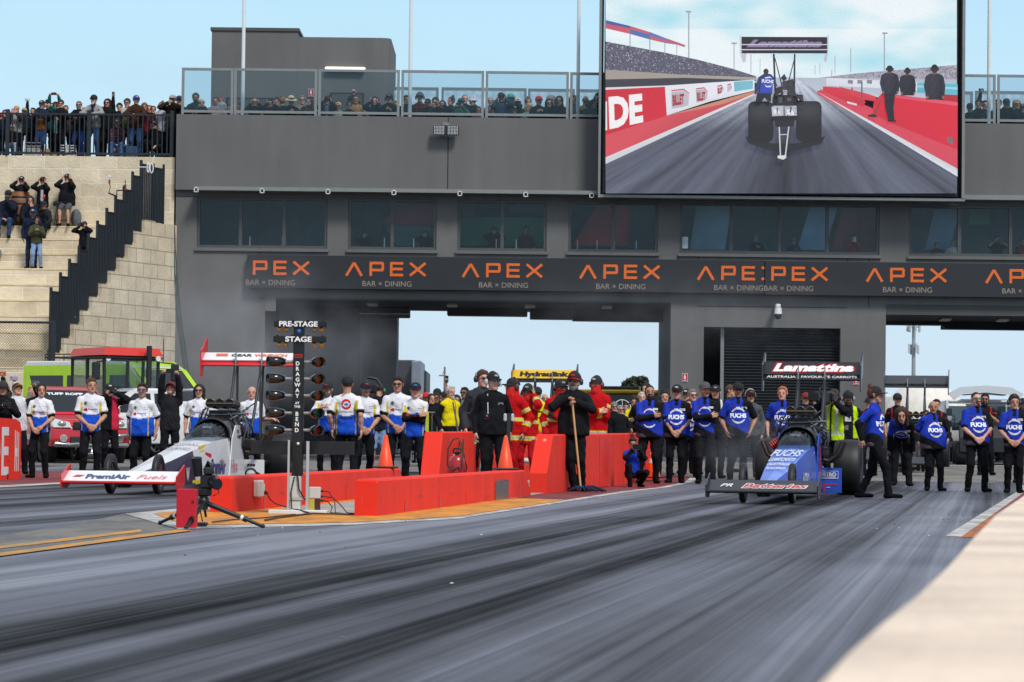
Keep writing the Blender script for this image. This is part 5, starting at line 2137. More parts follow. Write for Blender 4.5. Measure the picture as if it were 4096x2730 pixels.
for i,(v,dx)in enumerate(((1962,.10),(1984,.22),(2000,.05))):
 z=(2055-v)*k
 m.cyl((.06,-.02,z),(.085,-.02,z),.012,BLK,n=8)
 m.tube([(.085,-.02,z),(.12+dx*.3,-.04,z-.01),(.16+dx*.5,-.08,z*.55),(.12+dx,-.12,.02),(.2+dx*1.4,-.16,.010)],.006,BLK)
m.build('cable',eb)
mt=MB()
mt.tube([ground(1060,2090)+V((0,0,.02)),ground(1110,2080)+V((0,0,.02)),ground(1250,2062)+V((0,0,.02)),ground(1390,2066)+V((0,0,.02)),ground(1425,2064)+V((0,0,.02))],.009,BLK)
mt.tube([ground(850,2098)+V((0,0,.02)),ground(930,2088)+V((0,0,.02)),ground(1060,2080)+V((0,0,.02)),ground(1180,2066)+V((0,0,.02))],.007,BLK)
tag(mt.build('ground_cable'),'thin black cables lying on the orange island paint','cable')
sb=thing('socket_box','pale grey socket box with a plug on the side of the low red barrier','socket',(b1.x,b1.y,0),-dB)
kb=30.6/FPX
m=MB()
m.box(.002,.07,1.0,1.26,.145,.325,M('#c9bdb2',.45,0,.06),.012)
m.build('box',sb)
m=MB()
m.box(.006,.06,1.262,1.36,.18,.29,M('#cfcac2',.45),.015)
m.cyl((.05,1.33,.20),(.08,1.36,.185),.02,BLK,n=8)
m.tube([(.08,1.36,.185),(.10,1.42,.12),(.13,1.55,.07),(.2,1.75,.03),(.26,1.95,.02)],.007,BLK)
m.build('plug',sb)
tp=ground(812,2110)
tri=thing('tripod_camera','black remote camera on a low tripod on the orange island tip','camera',(tp.x,tp.y,0))
k=tp.y/FPX
U=lambda u:(u-812)*k
Zv=lambda v:(2110-v)*k
for(u,v,dy)in((616,2092,.55),(1052,2103,-.02),(770,2060,-.5)):
 m=MB()
 a,b_=V((U(815),0,Zv(2010))),V((U(u),dy,.015))
 if u==616:
  b_=V((U(616)*1.02,.5,.02))
 mid=a.lerp(b_,.62)
 m.cyl(a,mid,.024,BLK,.021,10)
 m.cyl(mid,mid.lerp(b_,.12),.022,WHITE,n=10)
 m.cyl(mid.lerp(b_,.12),mid.lerp(b_,.3),.026,BLK,n=10)
 m.cyl(mid.lerp(b_,.3),b_,.015,BLK,n=8)
 m.ball(b_,.02,BLK,8,6)
 m.build('leg',tri)
m=MB()
m.cyl((U(815),0,Zv(2040)),(U(812),0,Zv(1950)),.035,BLK,n=12)
m.ball((U(812),0,Zv(2008)),.055,BLK)
m.box(U(790),U(845),-.05,.05,Zv(1985),Zv(1955),BLK,.01)
m.tube([(U(818),0,Zv(2040)),(U(822),.02,Zv(2068))],.012,BLK)
m.build('head',tri)
m=MB()
m.box(U(800),U(860),-.05,.07,Zv(1955),Zv(1900),BLK,.012)
m.box(U(812),U(850),-.06,.05,Zv(1900),Zv(1870),M('#18191b',.5),.012)
m.cyl((U(845),-.02,Zv(1925)),(U(872),-.12,Zv(1938)),.045,BLK,.05,14)
m.cyl((U(858),-.07,Zv(1931)),(U(873),-.125,Zv(1939)),.042,M('#1d2530',.08),n=14)
m.build('camera_body',tri)
m=MB()
m.cyl((U(790),-.02,Zv(1905)),(U(784),-.05,Zv(1832)),.042,BLK,.048,14)
m.box(U(772),U(800),-.05,.05,Zv(1845),Zv(1828),BLK,.01)
m.build('viewing_hood',tri)
m=MB()
m.tube([(U(820),0,Zv(1875)),(U(830),-.01,Zv(1850)),(U(842),-.02,Zv(1865)),(U(848),0,Zv(1895))],.018,BLK)
m.tube([(U(830),.03,Zv(1880)),(U(826),.03,Zv(1848))],.014,BLK)
m.tube([(U(860),-.04,Zv(1895)),(U(878),-.03,Zv(1920)),(U(872),-.02,Zv(1975)),(U(850),-.02,Zv(1985))],.004,BLK)
m.tube([(U(805),.02,Zv(2000)),(U(800),.02,Zv(2050)),(U(812),-.05,Zv(2085))],.006,BLK)
m.build('bracket',tri)
m=MB()
m.box(U(788),U(832),-.10,.05,.012,Zv(2090),BLK,.012)
m.build('power_pack',tri)
fb=ground(748,2113)
m=MB()
k=fb.y/FPX
foam=M('#c4142a',.85,0,.08,30,.4)
m.box(-40*k*.98,38*k,-.09,.09,.004,156*k,foam,.006)
m.cyl((26*k,-.088,105*k),(26*k,-.093,105*k),.014,M('#700a14',.9),n=10)
tag(m.build('foam_block',loc=(fb.x,fb.y,0)),'upright red foam block standing against the tripod camera','foam block')
sp=V((X_(1828,1850,41.6),41.6,0))
ps=thing('pump_sprayer','red pressure sprayer with a black hose and pump handle by the tall barrier','sprayer',(sp.x,sp.y,0))
k=41.6/FPX
zz=lambda v:(1969-v)*k
m=MB()
m.lathe([(.001,.16),(.10,.165),(.118,.19),(.118,zz(1840)),(.10,zz(1822)),(.05,zz(1815)),(.001,zz(1813))],M('#a30e18',.3,0,.1,coat=.4),n=24)
m.lathe([(.08,.0),(.105,0),(.105,.17),(.09,.17)],M('#a30e18',.4),n=20)
m.build('tank',ps)
m=MB()
m.cyl((0,0,zz(1815)),(0,0,zz(1800)),.03,BLK,n=10)
m.tube([(-.055,0,zz(1795)),(-.05,0,zz(1805)),(0,0,zz(1810)),(.05,0,zz(1805)),(.055,0,zz(1795)),(.045,0,zz(1788)),(-.045,0,zz(1788))],.014,BLK,8,True)
m.build('pump_handle',ps)
m=MB()
hp2=[]
for(u,v)in((1845,1870),(1835,1860),(1808,1872),(1790,1855),(1792,1790),(1812,1752),(1835,1745),(1850,1775)):
 hp2.append(((u-1828)*k,-.13,zz(v)))
m.tube(hp2,.011,M('#3a2226',.5))
m.tube([((1853-1828)*k,-.12,zz(1750)),((1850-1828)*k,-.12,zz(1868))],.010,M('#512a2a',.5))
m.build('hose',ps)
m=MB()
m.tube([(.05,-.05,zz(1815)),(.07,-.08,zz(1790)),(.045,-.08,zz(1765))],.009,M('#a8823a',.35,.6))
m.tube([(.085,-.05,zz(1820)),(.09,-.08,zz(1785)),(.10,-.08,zz(1760))],.010,M('#a8823a',.35,.6))
m.build('valve',ps)
bx=thing('wall_socket','grey electrical outlet with a looped cable on the tall barrier','socket',(c1.x,c1.y,0),-math.radians(7.7))
m=MB()
m.box(.002,.06,1.35,1.75,.42,.56,M('#a6a09a',.5),.015)
m.box(.003,.05,1.5,1.7,.22,.42,M('#bbb6b0',.5),.01)
m.build('box',bx)
m=MB()
m.tube([(.06,1.7,.48),(.10,2.0,.46),(.12,2.1,.35),(.10,1.95,.2),(.06,1.7,.12)],.010,BLK)
m.build('cable',bx)
tpst=thing('timing_post','slim dark post carrying a pale rounded sensor head beside the man in the black polo','sensor post',(X_(2034,1800,41.2),41.2,0))
k=41.2/FPX
m=MB()
m.box(-.022*1.2,.022*1.2,-.02,.02,.37,(1966-1640)*k,M('#1d2022',.5),.004)
m.build('post',tpst)
for sx in(-1,1):
 m=MB()
 m.box(sx*.03,sx*.075,-.03,.03,(1966-1672)*k,(1966-1640)*k,M('#b8bcbe',.4),.015)
 m.build('sensor_head',tpst)
m=MB()
p=ground(2115,1945)
m.ball((p.x,p.y+1.2,.42),(.24,.3,.06),M('#c4c4c6',.4),14,8)
m.cyl((p.x+.05,p.y+1.2,.36),(p.x+.05,p.y+1.2,.0),.03,BLK)
m.cyl((p.x+.12,p.y+1.25,.36),(p.x+.14,p.y+1.25,.0),.02,BLK)
tag(m.build('sprinkler_stand'),'flat pale grey dish on a short black stand in the gap between the tall barriers','stand')
def dragster(label,p,rz,c,detail=True):
 """Top fuel dragster; front axle at the origin, nose towards -y."""
 t=thing('dragster',label,'dragster',p,rz)
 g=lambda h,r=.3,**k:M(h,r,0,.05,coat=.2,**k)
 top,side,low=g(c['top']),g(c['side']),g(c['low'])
 S=[(-.62,.07,.05,.17,.22),(0,.15,.11,.13,.31),(1.4,.23,.18,.11,.45),(2.7,.27,.22,.10,.60),(3.9,.30,.25,.10,.73),(5.0,.31,.27,.10,.80),(5.75,.31,.27,.10,.82)]
 m=MB()
 for i in range(len(S)-1):
  (ya,ba,ta,z0,z1),(yb,bb,tb,q0,q1)=S[i],S[i+1]
  A=[(-ba,ya,z0),(ba,ya,z0),(ba,ya,(z0+z1)*.5),(ta,ya,z1),(0,ya,z1+.025),(-ta,ya,z1),(-ba,ya,(z0+z1)*.5)]
  B=[(-bb,yb,q0),(bb,yb,q0),(bb,yb,(q0+q1)*.5),(tb,yb,q1),(0,yb,q1+.025),(-tb,yb,q1),(-bb,yb,(q0+q1)*.5)]
  n=7
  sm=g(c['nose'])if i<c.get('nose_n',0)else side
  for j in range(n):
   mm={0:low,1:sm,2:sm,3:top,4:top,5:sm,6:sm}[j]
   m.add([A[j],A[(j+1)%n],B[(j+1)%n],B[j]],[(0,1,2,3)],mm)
  if i==0:
   m.add(A,[tuple(range(6,-1,-1))],top)
  if i==len(S)-2:
   m.add(B,[tuple(range(7))],side)
 for sx in(-1,1):
  m.prism([(4.9,.12),(6.15,.12),(5.95,.60),(5.62,1.0),(5.35,1.0),(5.1,.8)],sx*.305,sx*.322,side,'x')
 m.build('body',t)
 arcs=[(3.92,.22,.015),(4.15,.245,.12),(4.45,.26,.20),(4.8,.27,.255),(5.0,.275,.275)]
 def arch(mm,AR,mat,zb=.745,th=0):
  nn=12
  vs,fs=[],[]
  for(y,w_,h_)in AR:
   for j in range(nn+1):
    a=PI*j/nn
    vs.append((w_*math.cos(a),y,zb+(y-3.9)*.045+h_*math.sin(a)**.8))
  for i in range(len(AR)-1):
   for j in range(nn):
    fs.append((i*(nn+1)+j,(i+1)*(nn+1)+j,(i+1)*(nn+1)+j+1,i*(nn+1)+j+1))
  mm.add(vs,fs,mat,True)
 m=MB()
 arch(m,arcs,clear('#c8d2d8',.03))
 m.build('windscreen',t)
 m=MB()
 arch(m,[(4.98,.295,.295),(5.06,.30,.315),(5.35,.30,.33),(5.6,.285,.30),(5.75,.2,.16)],M('#0e0e10',.3,coat=.3))
 m.tube([(.298*math.cos(PI*j/12),4.98,.795+.30*math.sin(PI*j/12)**.8)for j in range(13)],.016,BLK)
 m.build('cockpit_cowl',t)
 m=MB()
 m.box(-.27,.27,5.02,5.06,.6,.96,M('#101012',.8))
 m.build('headrest',t)
 for sx in(-1,1):
  for(y,r,w_,xx,nm)in((0,.28,.085,.34,'front_wheel'),(7.55,.455,.44,.64,'rear_wheel')):
   e=bpy.data.objects.new(nm,None)
   link(e,t)
   e.location=(sx*xx,y,r)
   a,b_=wheel_mb(r,w_,M('#0f0f10',.55,0,.2,9,.1),M('#5a5c60',.25,.9),.66 if r<.4 else .45,32)
   a.build('tyre',e)
   b_.build('rim',e)
   if r<.4:
    mm=MB()
    for q in range(10):
     an=q*PI/5
     mm.box(sx*.02,sx*.03,-.006,.006,.03,.17,CHROME,T=Matrix.Rotation(an,4,'X'))
    mm.build('spoke_face',e)
 m=MB()
 m.tube([(-.33,0,.27),(0,0,.24),(.33,0,.27)],.018,BLK)
 m.tube([(-.3,-.1,.25),(-.08,-.35,.22)],.012,BLK)
 m.tube([(.3,-.1,.25),(.08,-.35,.22)],.012,BLK)
 m.box(-.09,.09,-.66,-.5,.10,.17,BLK,.02)
 m.cyl((0,-.68,.13),(0,-.55,.13),.035,BLK)
 m.build('front_axle',t)
 ww=c['fw']/2
 m=MB()
 fr,bk=(-.86,.175),(-.50,.325)
 wm=g(c['fwing'],.25)
 d=V((0,bk[0]-fr[0],bk[1]-fr[1])).normalized()
 nn=V((0,-d.z,d.y))
 A=[V((-ww,fr[0],fr[1])),V((ww,fr[0],fr[1])),V((ww,bk[0],bk[1])),V((-ww,bk[0],bk[1]))]
 m.hull8([q[:]for q in A],[(q-nn*.018)[:]for q in A],wm)
 m.cyl((-ww,fr[0],fr[1]-.006),(ww,fr[0],fr[1]-.006),.022,g(c['fedge'],.25),n=10)
 for sx in(-.1,.1):
  m.box(sx-.012,sx+.012,-.62,-.45,.17,.26,BLK)
 fwg=m.build('front_wing',t)
 tilt=math.atan2(bk[0]-fr[0],bk[1]-fr[1])
 m=MB()
 cy,cz=(fr[0]+bk[0])/2,(fr[1]+bk[1])/2
 for(s,x_,w_,h_,colr,sh,bo,lift,dv)in c['ftext']:
  off=nn*(.004+lift)
  m.text(s,h_,TR(x_,cy+off.y+d.y*dv,cz+off.z+d.z*dv,-tilt),g(colr),sh,bo,w_)
 if m.f:
  m.build('lettering',fwg)
 for sx in(-1,1):
  m=MB()
  m.prism([(-.92,.10),(-.92,.26),(-.45,.42),(-.40,.34),(-.42,.16),(-.60,.08)],sx*ww,sx*(ww+.018),g(c['fend'],.3),'x')
  m.build('front_endplate',t)
 m=MB()
 alu=M('#3a3b3d',.4,.7,.2)
 m.box(-.24,.24,5.85,6.75,.42,.78,alu,.03)
 m.box(-.17,.17,5.75,6.6,.78,1.02,M('#1d1e20',.35,.6),.03)
 for sx in(-1,1):
  m.box(min(sx*.16,sx*.38),max(sx*.16,sx*.38),5.8,6.7,.62,.80,M('#2a2b2d',.4,.6),.03)
 m.build('engine_block',t)
 m=MB()
 m.prism([(-.20,1.0),(.20,1.0),(.23,1.24),(-.23,1.24)],5.84,6.25,M('#0f1012',.4),'y')
 nint=c.get('nint',3)
 for i in range(nint):
  x_=(i-(nint-1)/2)*.156
  m.cyl((x_,5.62,1.35),(x_,6.15,1.33),.074,M('#0d0d0f',.35),.07,20)
  m.lathe([(.064,0),(.078,.0),(.078,.03),(.064,.03)],M('#3f4246',.3,.5),TR(x_,5.60,1.35,-PI/2),n=20)
  m.cyl((x_,5.613,1.35),(x_,5.618,1.35),.066,M('#050506',.8),n=20)
 m.box(-.156*nint/2-.01,.156*nint/2+.01,5.586,5.598,1.347,1.353,M('#b59a66',.4,.4))
 m.build('injector_hat',t)
 m=MB()
 for sx in(-1,1):
  for i in range(4):
   y=5.95+i*.2
   m.tube([(sx*.25,y,.62),(sx*.42,y+.02,.55),(sx*.56,y+.05,.66),(sx*.64,y+.10,.86)],.036,M('#3b3230',.4,.7,.3))
 m.build('exhaust_header',t)
 m=MB()
 rs=random.Random(3)
 for i in range(16):
  sx=rs.choice((-1,1,1))
  x0_,y0_=sx*rs.uniform(.12,.34),rs.uniform(5.6,6.3)
  m.tube([(x0_,y0_,rs.uniform(1.0,1.3)),(sx*rs.uniform(.28,.44),y0_-.1,rs.uniform(.85,1.15)),(sx*rs.uniform(.25,.42),y0_,rs.uniform(.7,.9)),(sx*rs.uniform(.2,.35),y0_+.15,rs.uniform(.5,.7))],.013,M(('#151517','#222326','#5c5f63')[i%3],.4,.2))
 for i in range(8):
  m.cyl((rs.uniform(-.3,.38),rs.uniform(5.6,5.9),rs.uniform(.9,1.2)),(rs.uniform(.1,.4),rs.uniform(5.6,5.9),rs.uniform(.9,1.2)),.022,M('#8a8c90',.3,.8),n=8)
 m.build('hose',t)
 if c.get('red'):
  m=MB()
  R=TR(-.43,5.3,.78,0,math.radians(55),0)
  for i in range(6):
   m.lathe([(.06,i*.035),(.075,i*.035+.01),(.075,i*.035+.025),(.06,i*.035+.034)],M('#a01512',.35),R,14)
  m.build('intake_duct',t)
 for sx in(-1,1):
  m=MB()
  m.box(min(sx*.20,sx*.62),max(sx*.20,sx*.62),6.17,6.20,.05,.45,g(c['pod'],.35),.004)
  pod=m.build('side_panel',t)
  if sx>0 and c.get('podfn'):
   m=MB()
   c['podfn'](m,TR(.41,6.163,.25),g)
   m.build('sticker',pod)
  m=MB()
  m.tube([(sx*.40,6.7,.35),(sx*.58,7.55,.455)],.05,BLK)
  m.build('axle_tube',t)
 wz=c.get('wz',0)
 rw_=.80
 m=MB()
 for sx in(-1,1):
  m.tube([(sx*.21,7.0,.75),(sx*.22,7.9,1.95+wz)],.026,M('#2c2f33',.4,.3))
  m.tube([(sx*.20,7.95,.6),(sx*.22,8.0,1.95+wz)],.022,M('#2c2f33',.4,.3))
  m.tube([(sx*.30,7.45,.5),(sx*.215,7.75,1.9+wz)],.018,M('#2c2f33',.4,.3))
 m.tube([(-.21,7.25,1.1),(.21,7.25,1.1)],.018,M('#2c2f33',.4,.3))
 m.tube([(-.21,7.2,1.05),(.21,7.5,1.4)],.012,M('#2c2f33',.4,.3))
 m.tube([(.21,7.2,1.05),(-.21,7.5,1.4)],.012,M('#2c2f33',.4,.3))
 m.build('wing_strut',t)
 m=MB()
 W1,W2,WE=g(c['rw'],.3),g(c['rw2'],.3),g(c['rend'],.3)
 def plate(y0,z0,y1,z1,mat,th=.02):
  d_=V((0,y1-y0,z1-z0)).normalized()
  n_=V((0,-d_.z,d_.y))
  A=[V((-rw_,y0,z0)),V((rw_,y0,z0)),V((rw_,y1,z1)),V((-rw_,y1,z1))]
  m.hull8([q[:]for q in A],[(q-n_*th)[:]for q in A],mat)
  return-math.atan2(y1-y0,z1-z0)
 wt=c.get('wt',2.20)+wz
 a1_=plate(7.92,1.985+wz,8.16,wt,W1)
 plate(7.86,1.905+wz,7.96,1.97+wz,W2)
 m.cyl((-rw_,7.86,1.895+wz),(rw_,7.86,1.895+wz),.018,W2,n=10)
 for sx in(-.22,.22):
  m.box(sx-.01,sx+.01,7.84,7.9,1.88+wz,2.12+wz,M('#9a9da0',.3,.4))
 rwg=m.build('rear_wing',t)
 m=MB()
 for(s,x_,w_,h_,colr,sh,bo,lift,row,dv)in c['rtext']:
  if row==0:
   cy_,cz_=8.04,(1.985+wz+wt)/2
   n_=V((0,-math.cos(a1_),-math.sin(a1_)))
   T=TR(x_,cy_-.004-lift*.8,cz_+.004+lift*.8,a1_)
  else:
   T=TR(x_,7.905-.006-lift*.7,1.94+wz+.006+lift*.7,-math.atan2(.10,.065))
  T=T@Matrix.Translation((0,0,dv))
  if callable(s):
   s(m,T,g)
  else:
   m.text(s,h_,T,g(colr),sh,bo,w_)
 if m.f:
  m.build('lettering',rwg)
 for sx in(-1,1):
  m=MB()
  m.prism([(7.80,1.70+wz),(7.95,1.70+wz),(8.0,1.9+wz),(8.30,2.02+wz),(8.32,2.34+wz),(8.24,2.36+wz),(8.0,2.20+wz),(7.82,2.14+wz)],sx*rw_,sx*(rw_+.025),WE,'x')
  m.build('rear_endplate',t)
 m=MB()
 for(s,y,x_,w_,h_,colr,sh)in c.get('toptext',()):
  a=math.atan2(.42,3.9)
  z=.335+(y/3.9)*.42+.012
  T=TR(x_,y,z,-PI/2+a)
  m.text(s,h_,T,g(colr),sh,.03,w_)
 for(s,y,z,w_,h_,colr,sh)in c.get('sidetext',()):
  m.text(s,h_,TR(.322+.004 if y>4.9 else .272+(y-2.7)*.022+.006,y,z,0,0,PI/2-(.0 if y>4.9 else .022)),g(colr),sh,.03,w_)
 for(pts,off,colr)in c.get('sidepoly',()):
  P_=[]
  for(y,z)in pts:
   for q in range(len(S)-1):
    if S[q][0]<=y<=S[q+1][0]:
     break
   f=(y-S[q][0])/(S[q+1][0]-S[q][0])
   bw=S[q][1]+(S[q+1][1]-S[q][1])*f
   tw=S[q][2]+(S[q+1][2]-S[q][2])*f
   zb,zt_=S[q][3]+(S[q+1][3]-S[q][3])*f,S[q][4]+(S[q+1][4]-S[q][4])*f
   zm=(zb+zt_)/2
   xx=bw if z<zm else bw+(tw-bw)*min(1,(z-zm)/(zt_-zm))
   P_.append((xx+off,y,z))
  m.add(P_,[tuple(range(len(P_)))],g(colr))
 if m.f:
  m.build('decal',t)
 return t
def nitro(m,T,g):
 w_=g('#d9d9dc')
 for(x0,x1,z0,z1)in((-.15,.15,.145,.153),(-.15,.15,.03,.038),(-.158,-.15,.03,.153),(.15,.158,.03,.153)):
  m.box(x0,x1,-.004,0,z0,z1,w_,T=T)
 m.text('NITRO',.058,T@TR(0,-.002,.098),w_,0,.06,.25)
 m.text('GAS & TRAILERS',.022,T@TR(0,-.002,.05),w_,0,.02,.24)
 m.text('RJ',.10,T@TR(-.10,-.002,-.10),g('#c22a2a'),0,.02,.09)
 m.text('Batteries',.035,T@TR(.05,-.002,-.06),g('#c22a2a'),.2,.03,.2)
 m.box(-.03,.03,-.004,0,-.115,-.105,w_,T=T)
def emblem(m,T,g):
 k=g('#17181a')
 n=20
 vs,fs=[],[]
 for i in range(n):
  a=2*PI*i/n
  for r in(.075,.10):
   vs.append((r*math.cos(a),-.002,-.03+r*math.sin(a)))
 for i in range(n):
  j=(i+1)%n
  fs.append((2*i,2*i+1,2*j+1,2*j))
 m.add(vs,fs,k,T=T)
 for i in range(3):
  m.add(*disc(.022,-.045+.045*i,.115),k,T=T)
 for sx in(-1,1):
  m.box(sx*.115-.035,sx*.115+.035,-.003,0,.015,.055,k,T=T@TR(0,0,0,0,sx*.5))
 m.text('RACING',.02,T@TR(0,-.003,-.03),k,0,.02,.13)
def disc(r,x,z,y=-.003,n=12):
 return[(x+r*math.cos(2*PI*i/n),y,z+r*math.sin(2*PI*i/n))for i in range(n)],[tuple(range(n))]
pf_=V((X_(3070,2020,37.7),37.7,0))
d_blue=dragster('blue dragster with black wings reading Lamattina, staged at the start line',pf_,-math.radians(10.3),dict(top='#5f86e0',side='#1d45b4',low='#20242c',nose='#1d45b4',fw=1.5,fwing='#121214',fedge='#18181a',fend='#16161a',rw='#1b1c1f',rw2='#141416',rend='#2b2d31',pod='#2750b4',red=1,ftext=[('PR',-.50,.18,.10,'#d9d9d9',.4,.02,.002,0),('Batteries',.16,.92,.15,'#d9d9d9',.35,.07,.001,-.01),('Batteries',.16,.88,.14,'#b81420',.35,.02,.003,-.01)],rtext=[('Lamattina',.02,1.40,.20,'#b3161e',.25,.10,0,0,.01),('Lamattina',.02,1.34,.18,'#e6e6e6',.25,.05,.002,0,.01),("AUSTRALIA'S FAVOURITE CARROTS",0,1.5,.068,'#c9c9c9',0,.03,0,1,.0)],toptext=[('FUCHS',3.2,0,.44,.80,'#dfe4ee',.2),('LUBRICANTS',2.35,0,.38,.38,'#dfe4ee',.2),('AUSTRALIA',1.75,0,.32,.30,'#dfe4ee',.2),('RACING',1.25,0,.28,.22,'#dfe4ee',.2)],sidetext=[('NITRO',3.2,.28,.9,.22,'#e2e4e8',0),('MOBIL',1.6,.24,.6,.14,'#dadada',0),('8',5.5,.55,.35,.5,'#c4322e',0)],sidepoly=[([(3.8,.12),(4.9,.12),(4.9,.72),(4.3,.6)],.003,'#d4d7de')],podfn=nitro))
d_blue.scale=(.942,)*3
pl0=V((X_(537,1975,39.0),39.0,0))
d_white=dragster('white dragster with red and white wings reading GEARWRENCH, staged in the far lane',pl0,-math.radians(6.3),dict(top='#d5d6d8',side='#cfd0d2',low='#c9a90f',nose='#241b3c',nose_n=3,wz=.12,wt=2.115,fw=1.60,fwing='#dcdcdc',fedge='#c41a1e',fend='#c41a1e',rw='#dcdcdc',rw2='#c8222a',rend='#bf1a20',pod='#d8d8d8',ftext=[('PremiAir',-.20,.62,.14,'#26416e',0,.05,.001,-.01),('Fuels',.42,.42,.14,'#d2555a',.3,0,.001,-.01),('=',-.62,.16,.10,'#b8282c',.6,.08,.002,0)],rtext=[(lambda m,T,g:m.box(-.60,-.40,-.006,-.003,-.04,.05,g('#d9641b'),.003,T=T),0,0,0,'#000',0,0,0,0,.035),('GW',-.5,.14,.055,'#e8e8e8',.2,.04,.005,0,.04),('GEAR',-.16,.36,.085,'#232427',0,.05,0,0,.035),('WRENCH',.33,.56,.085,'#d9641b',0,.05,0,0,.035)],toptext=[('PremiAir',3.3,0,.4,.14,'#8a8c94',0),('NULON',2.7,0,.36,.14,'#4d4a55',0)],sidetext=[('PremiAir',4.15,.36,.95,.22,'#2a3a78',.1),('Hire',5.25,.36,.5,.2,'#c8727a',.1),('PETER',5.5,.90,.16,.055,'#202024',0),('XIBERRAS',5.55,.82,.2,.05,'#202024',0),('W',2.2,.26,.2,.18,'#dcdcdc',0)],sidepoly=[([(2.5,.12),(3.0,.12),(3.45,.62),(3.1,.60)],.004,'#d9c214'),([(3.0,.66),(3.1,.62),(5.4,.80),(5.4,.83)],.004,'#d9c214'),([(3.3,.18),(3.7,.14),(3.75,.55),(3.4,.58)],.006,'#c4202a'),([(.2,.12),(3.0,.11),(3.0,.16),(.2,.16)],.005,'#d9c214')],podfn=emblem))
d_white.scale=(.967,)*3
dragster('dragster with a yellow and black rear wing reading Hydraulink, waiting far behind the barriers',V((X_(2192,1900,70)-1.2,64.5,gz(66))),-math.radians(8),dict(top='#c9a50c',side='#18181a',low='#18181a',nose='#18181a',fw=1.5,fwing='#18181a',fedge='#18181a',fend='#18181a',rw='#d6a90a',rw2='#17171a',rend='#55585a',pod='#18181a',ftext=[],wz=.2,rtext=[('Hydraulink',.0,1.25,.16,'#141416',0,.07,0,0,.0)],podfn=None))
dragster('dark dragster with a plain black rear wing waiting behind the blue shirted crew',V((X_(3672,1900,72)-1.25,65.5,gz(68))),-math.radians(10),dict(top='#26272a',side='#1c1d20',low='#141416',nose='#1c1d20',fw=1.5,fwing='#18181a',fedge='#18181a',fend='#18181a',rw='#3a3c40',rw2='#222326',rend='#4a4c50',pod='#1c1d20',ftext=[],rtext=[],nint=4,wz=.17))
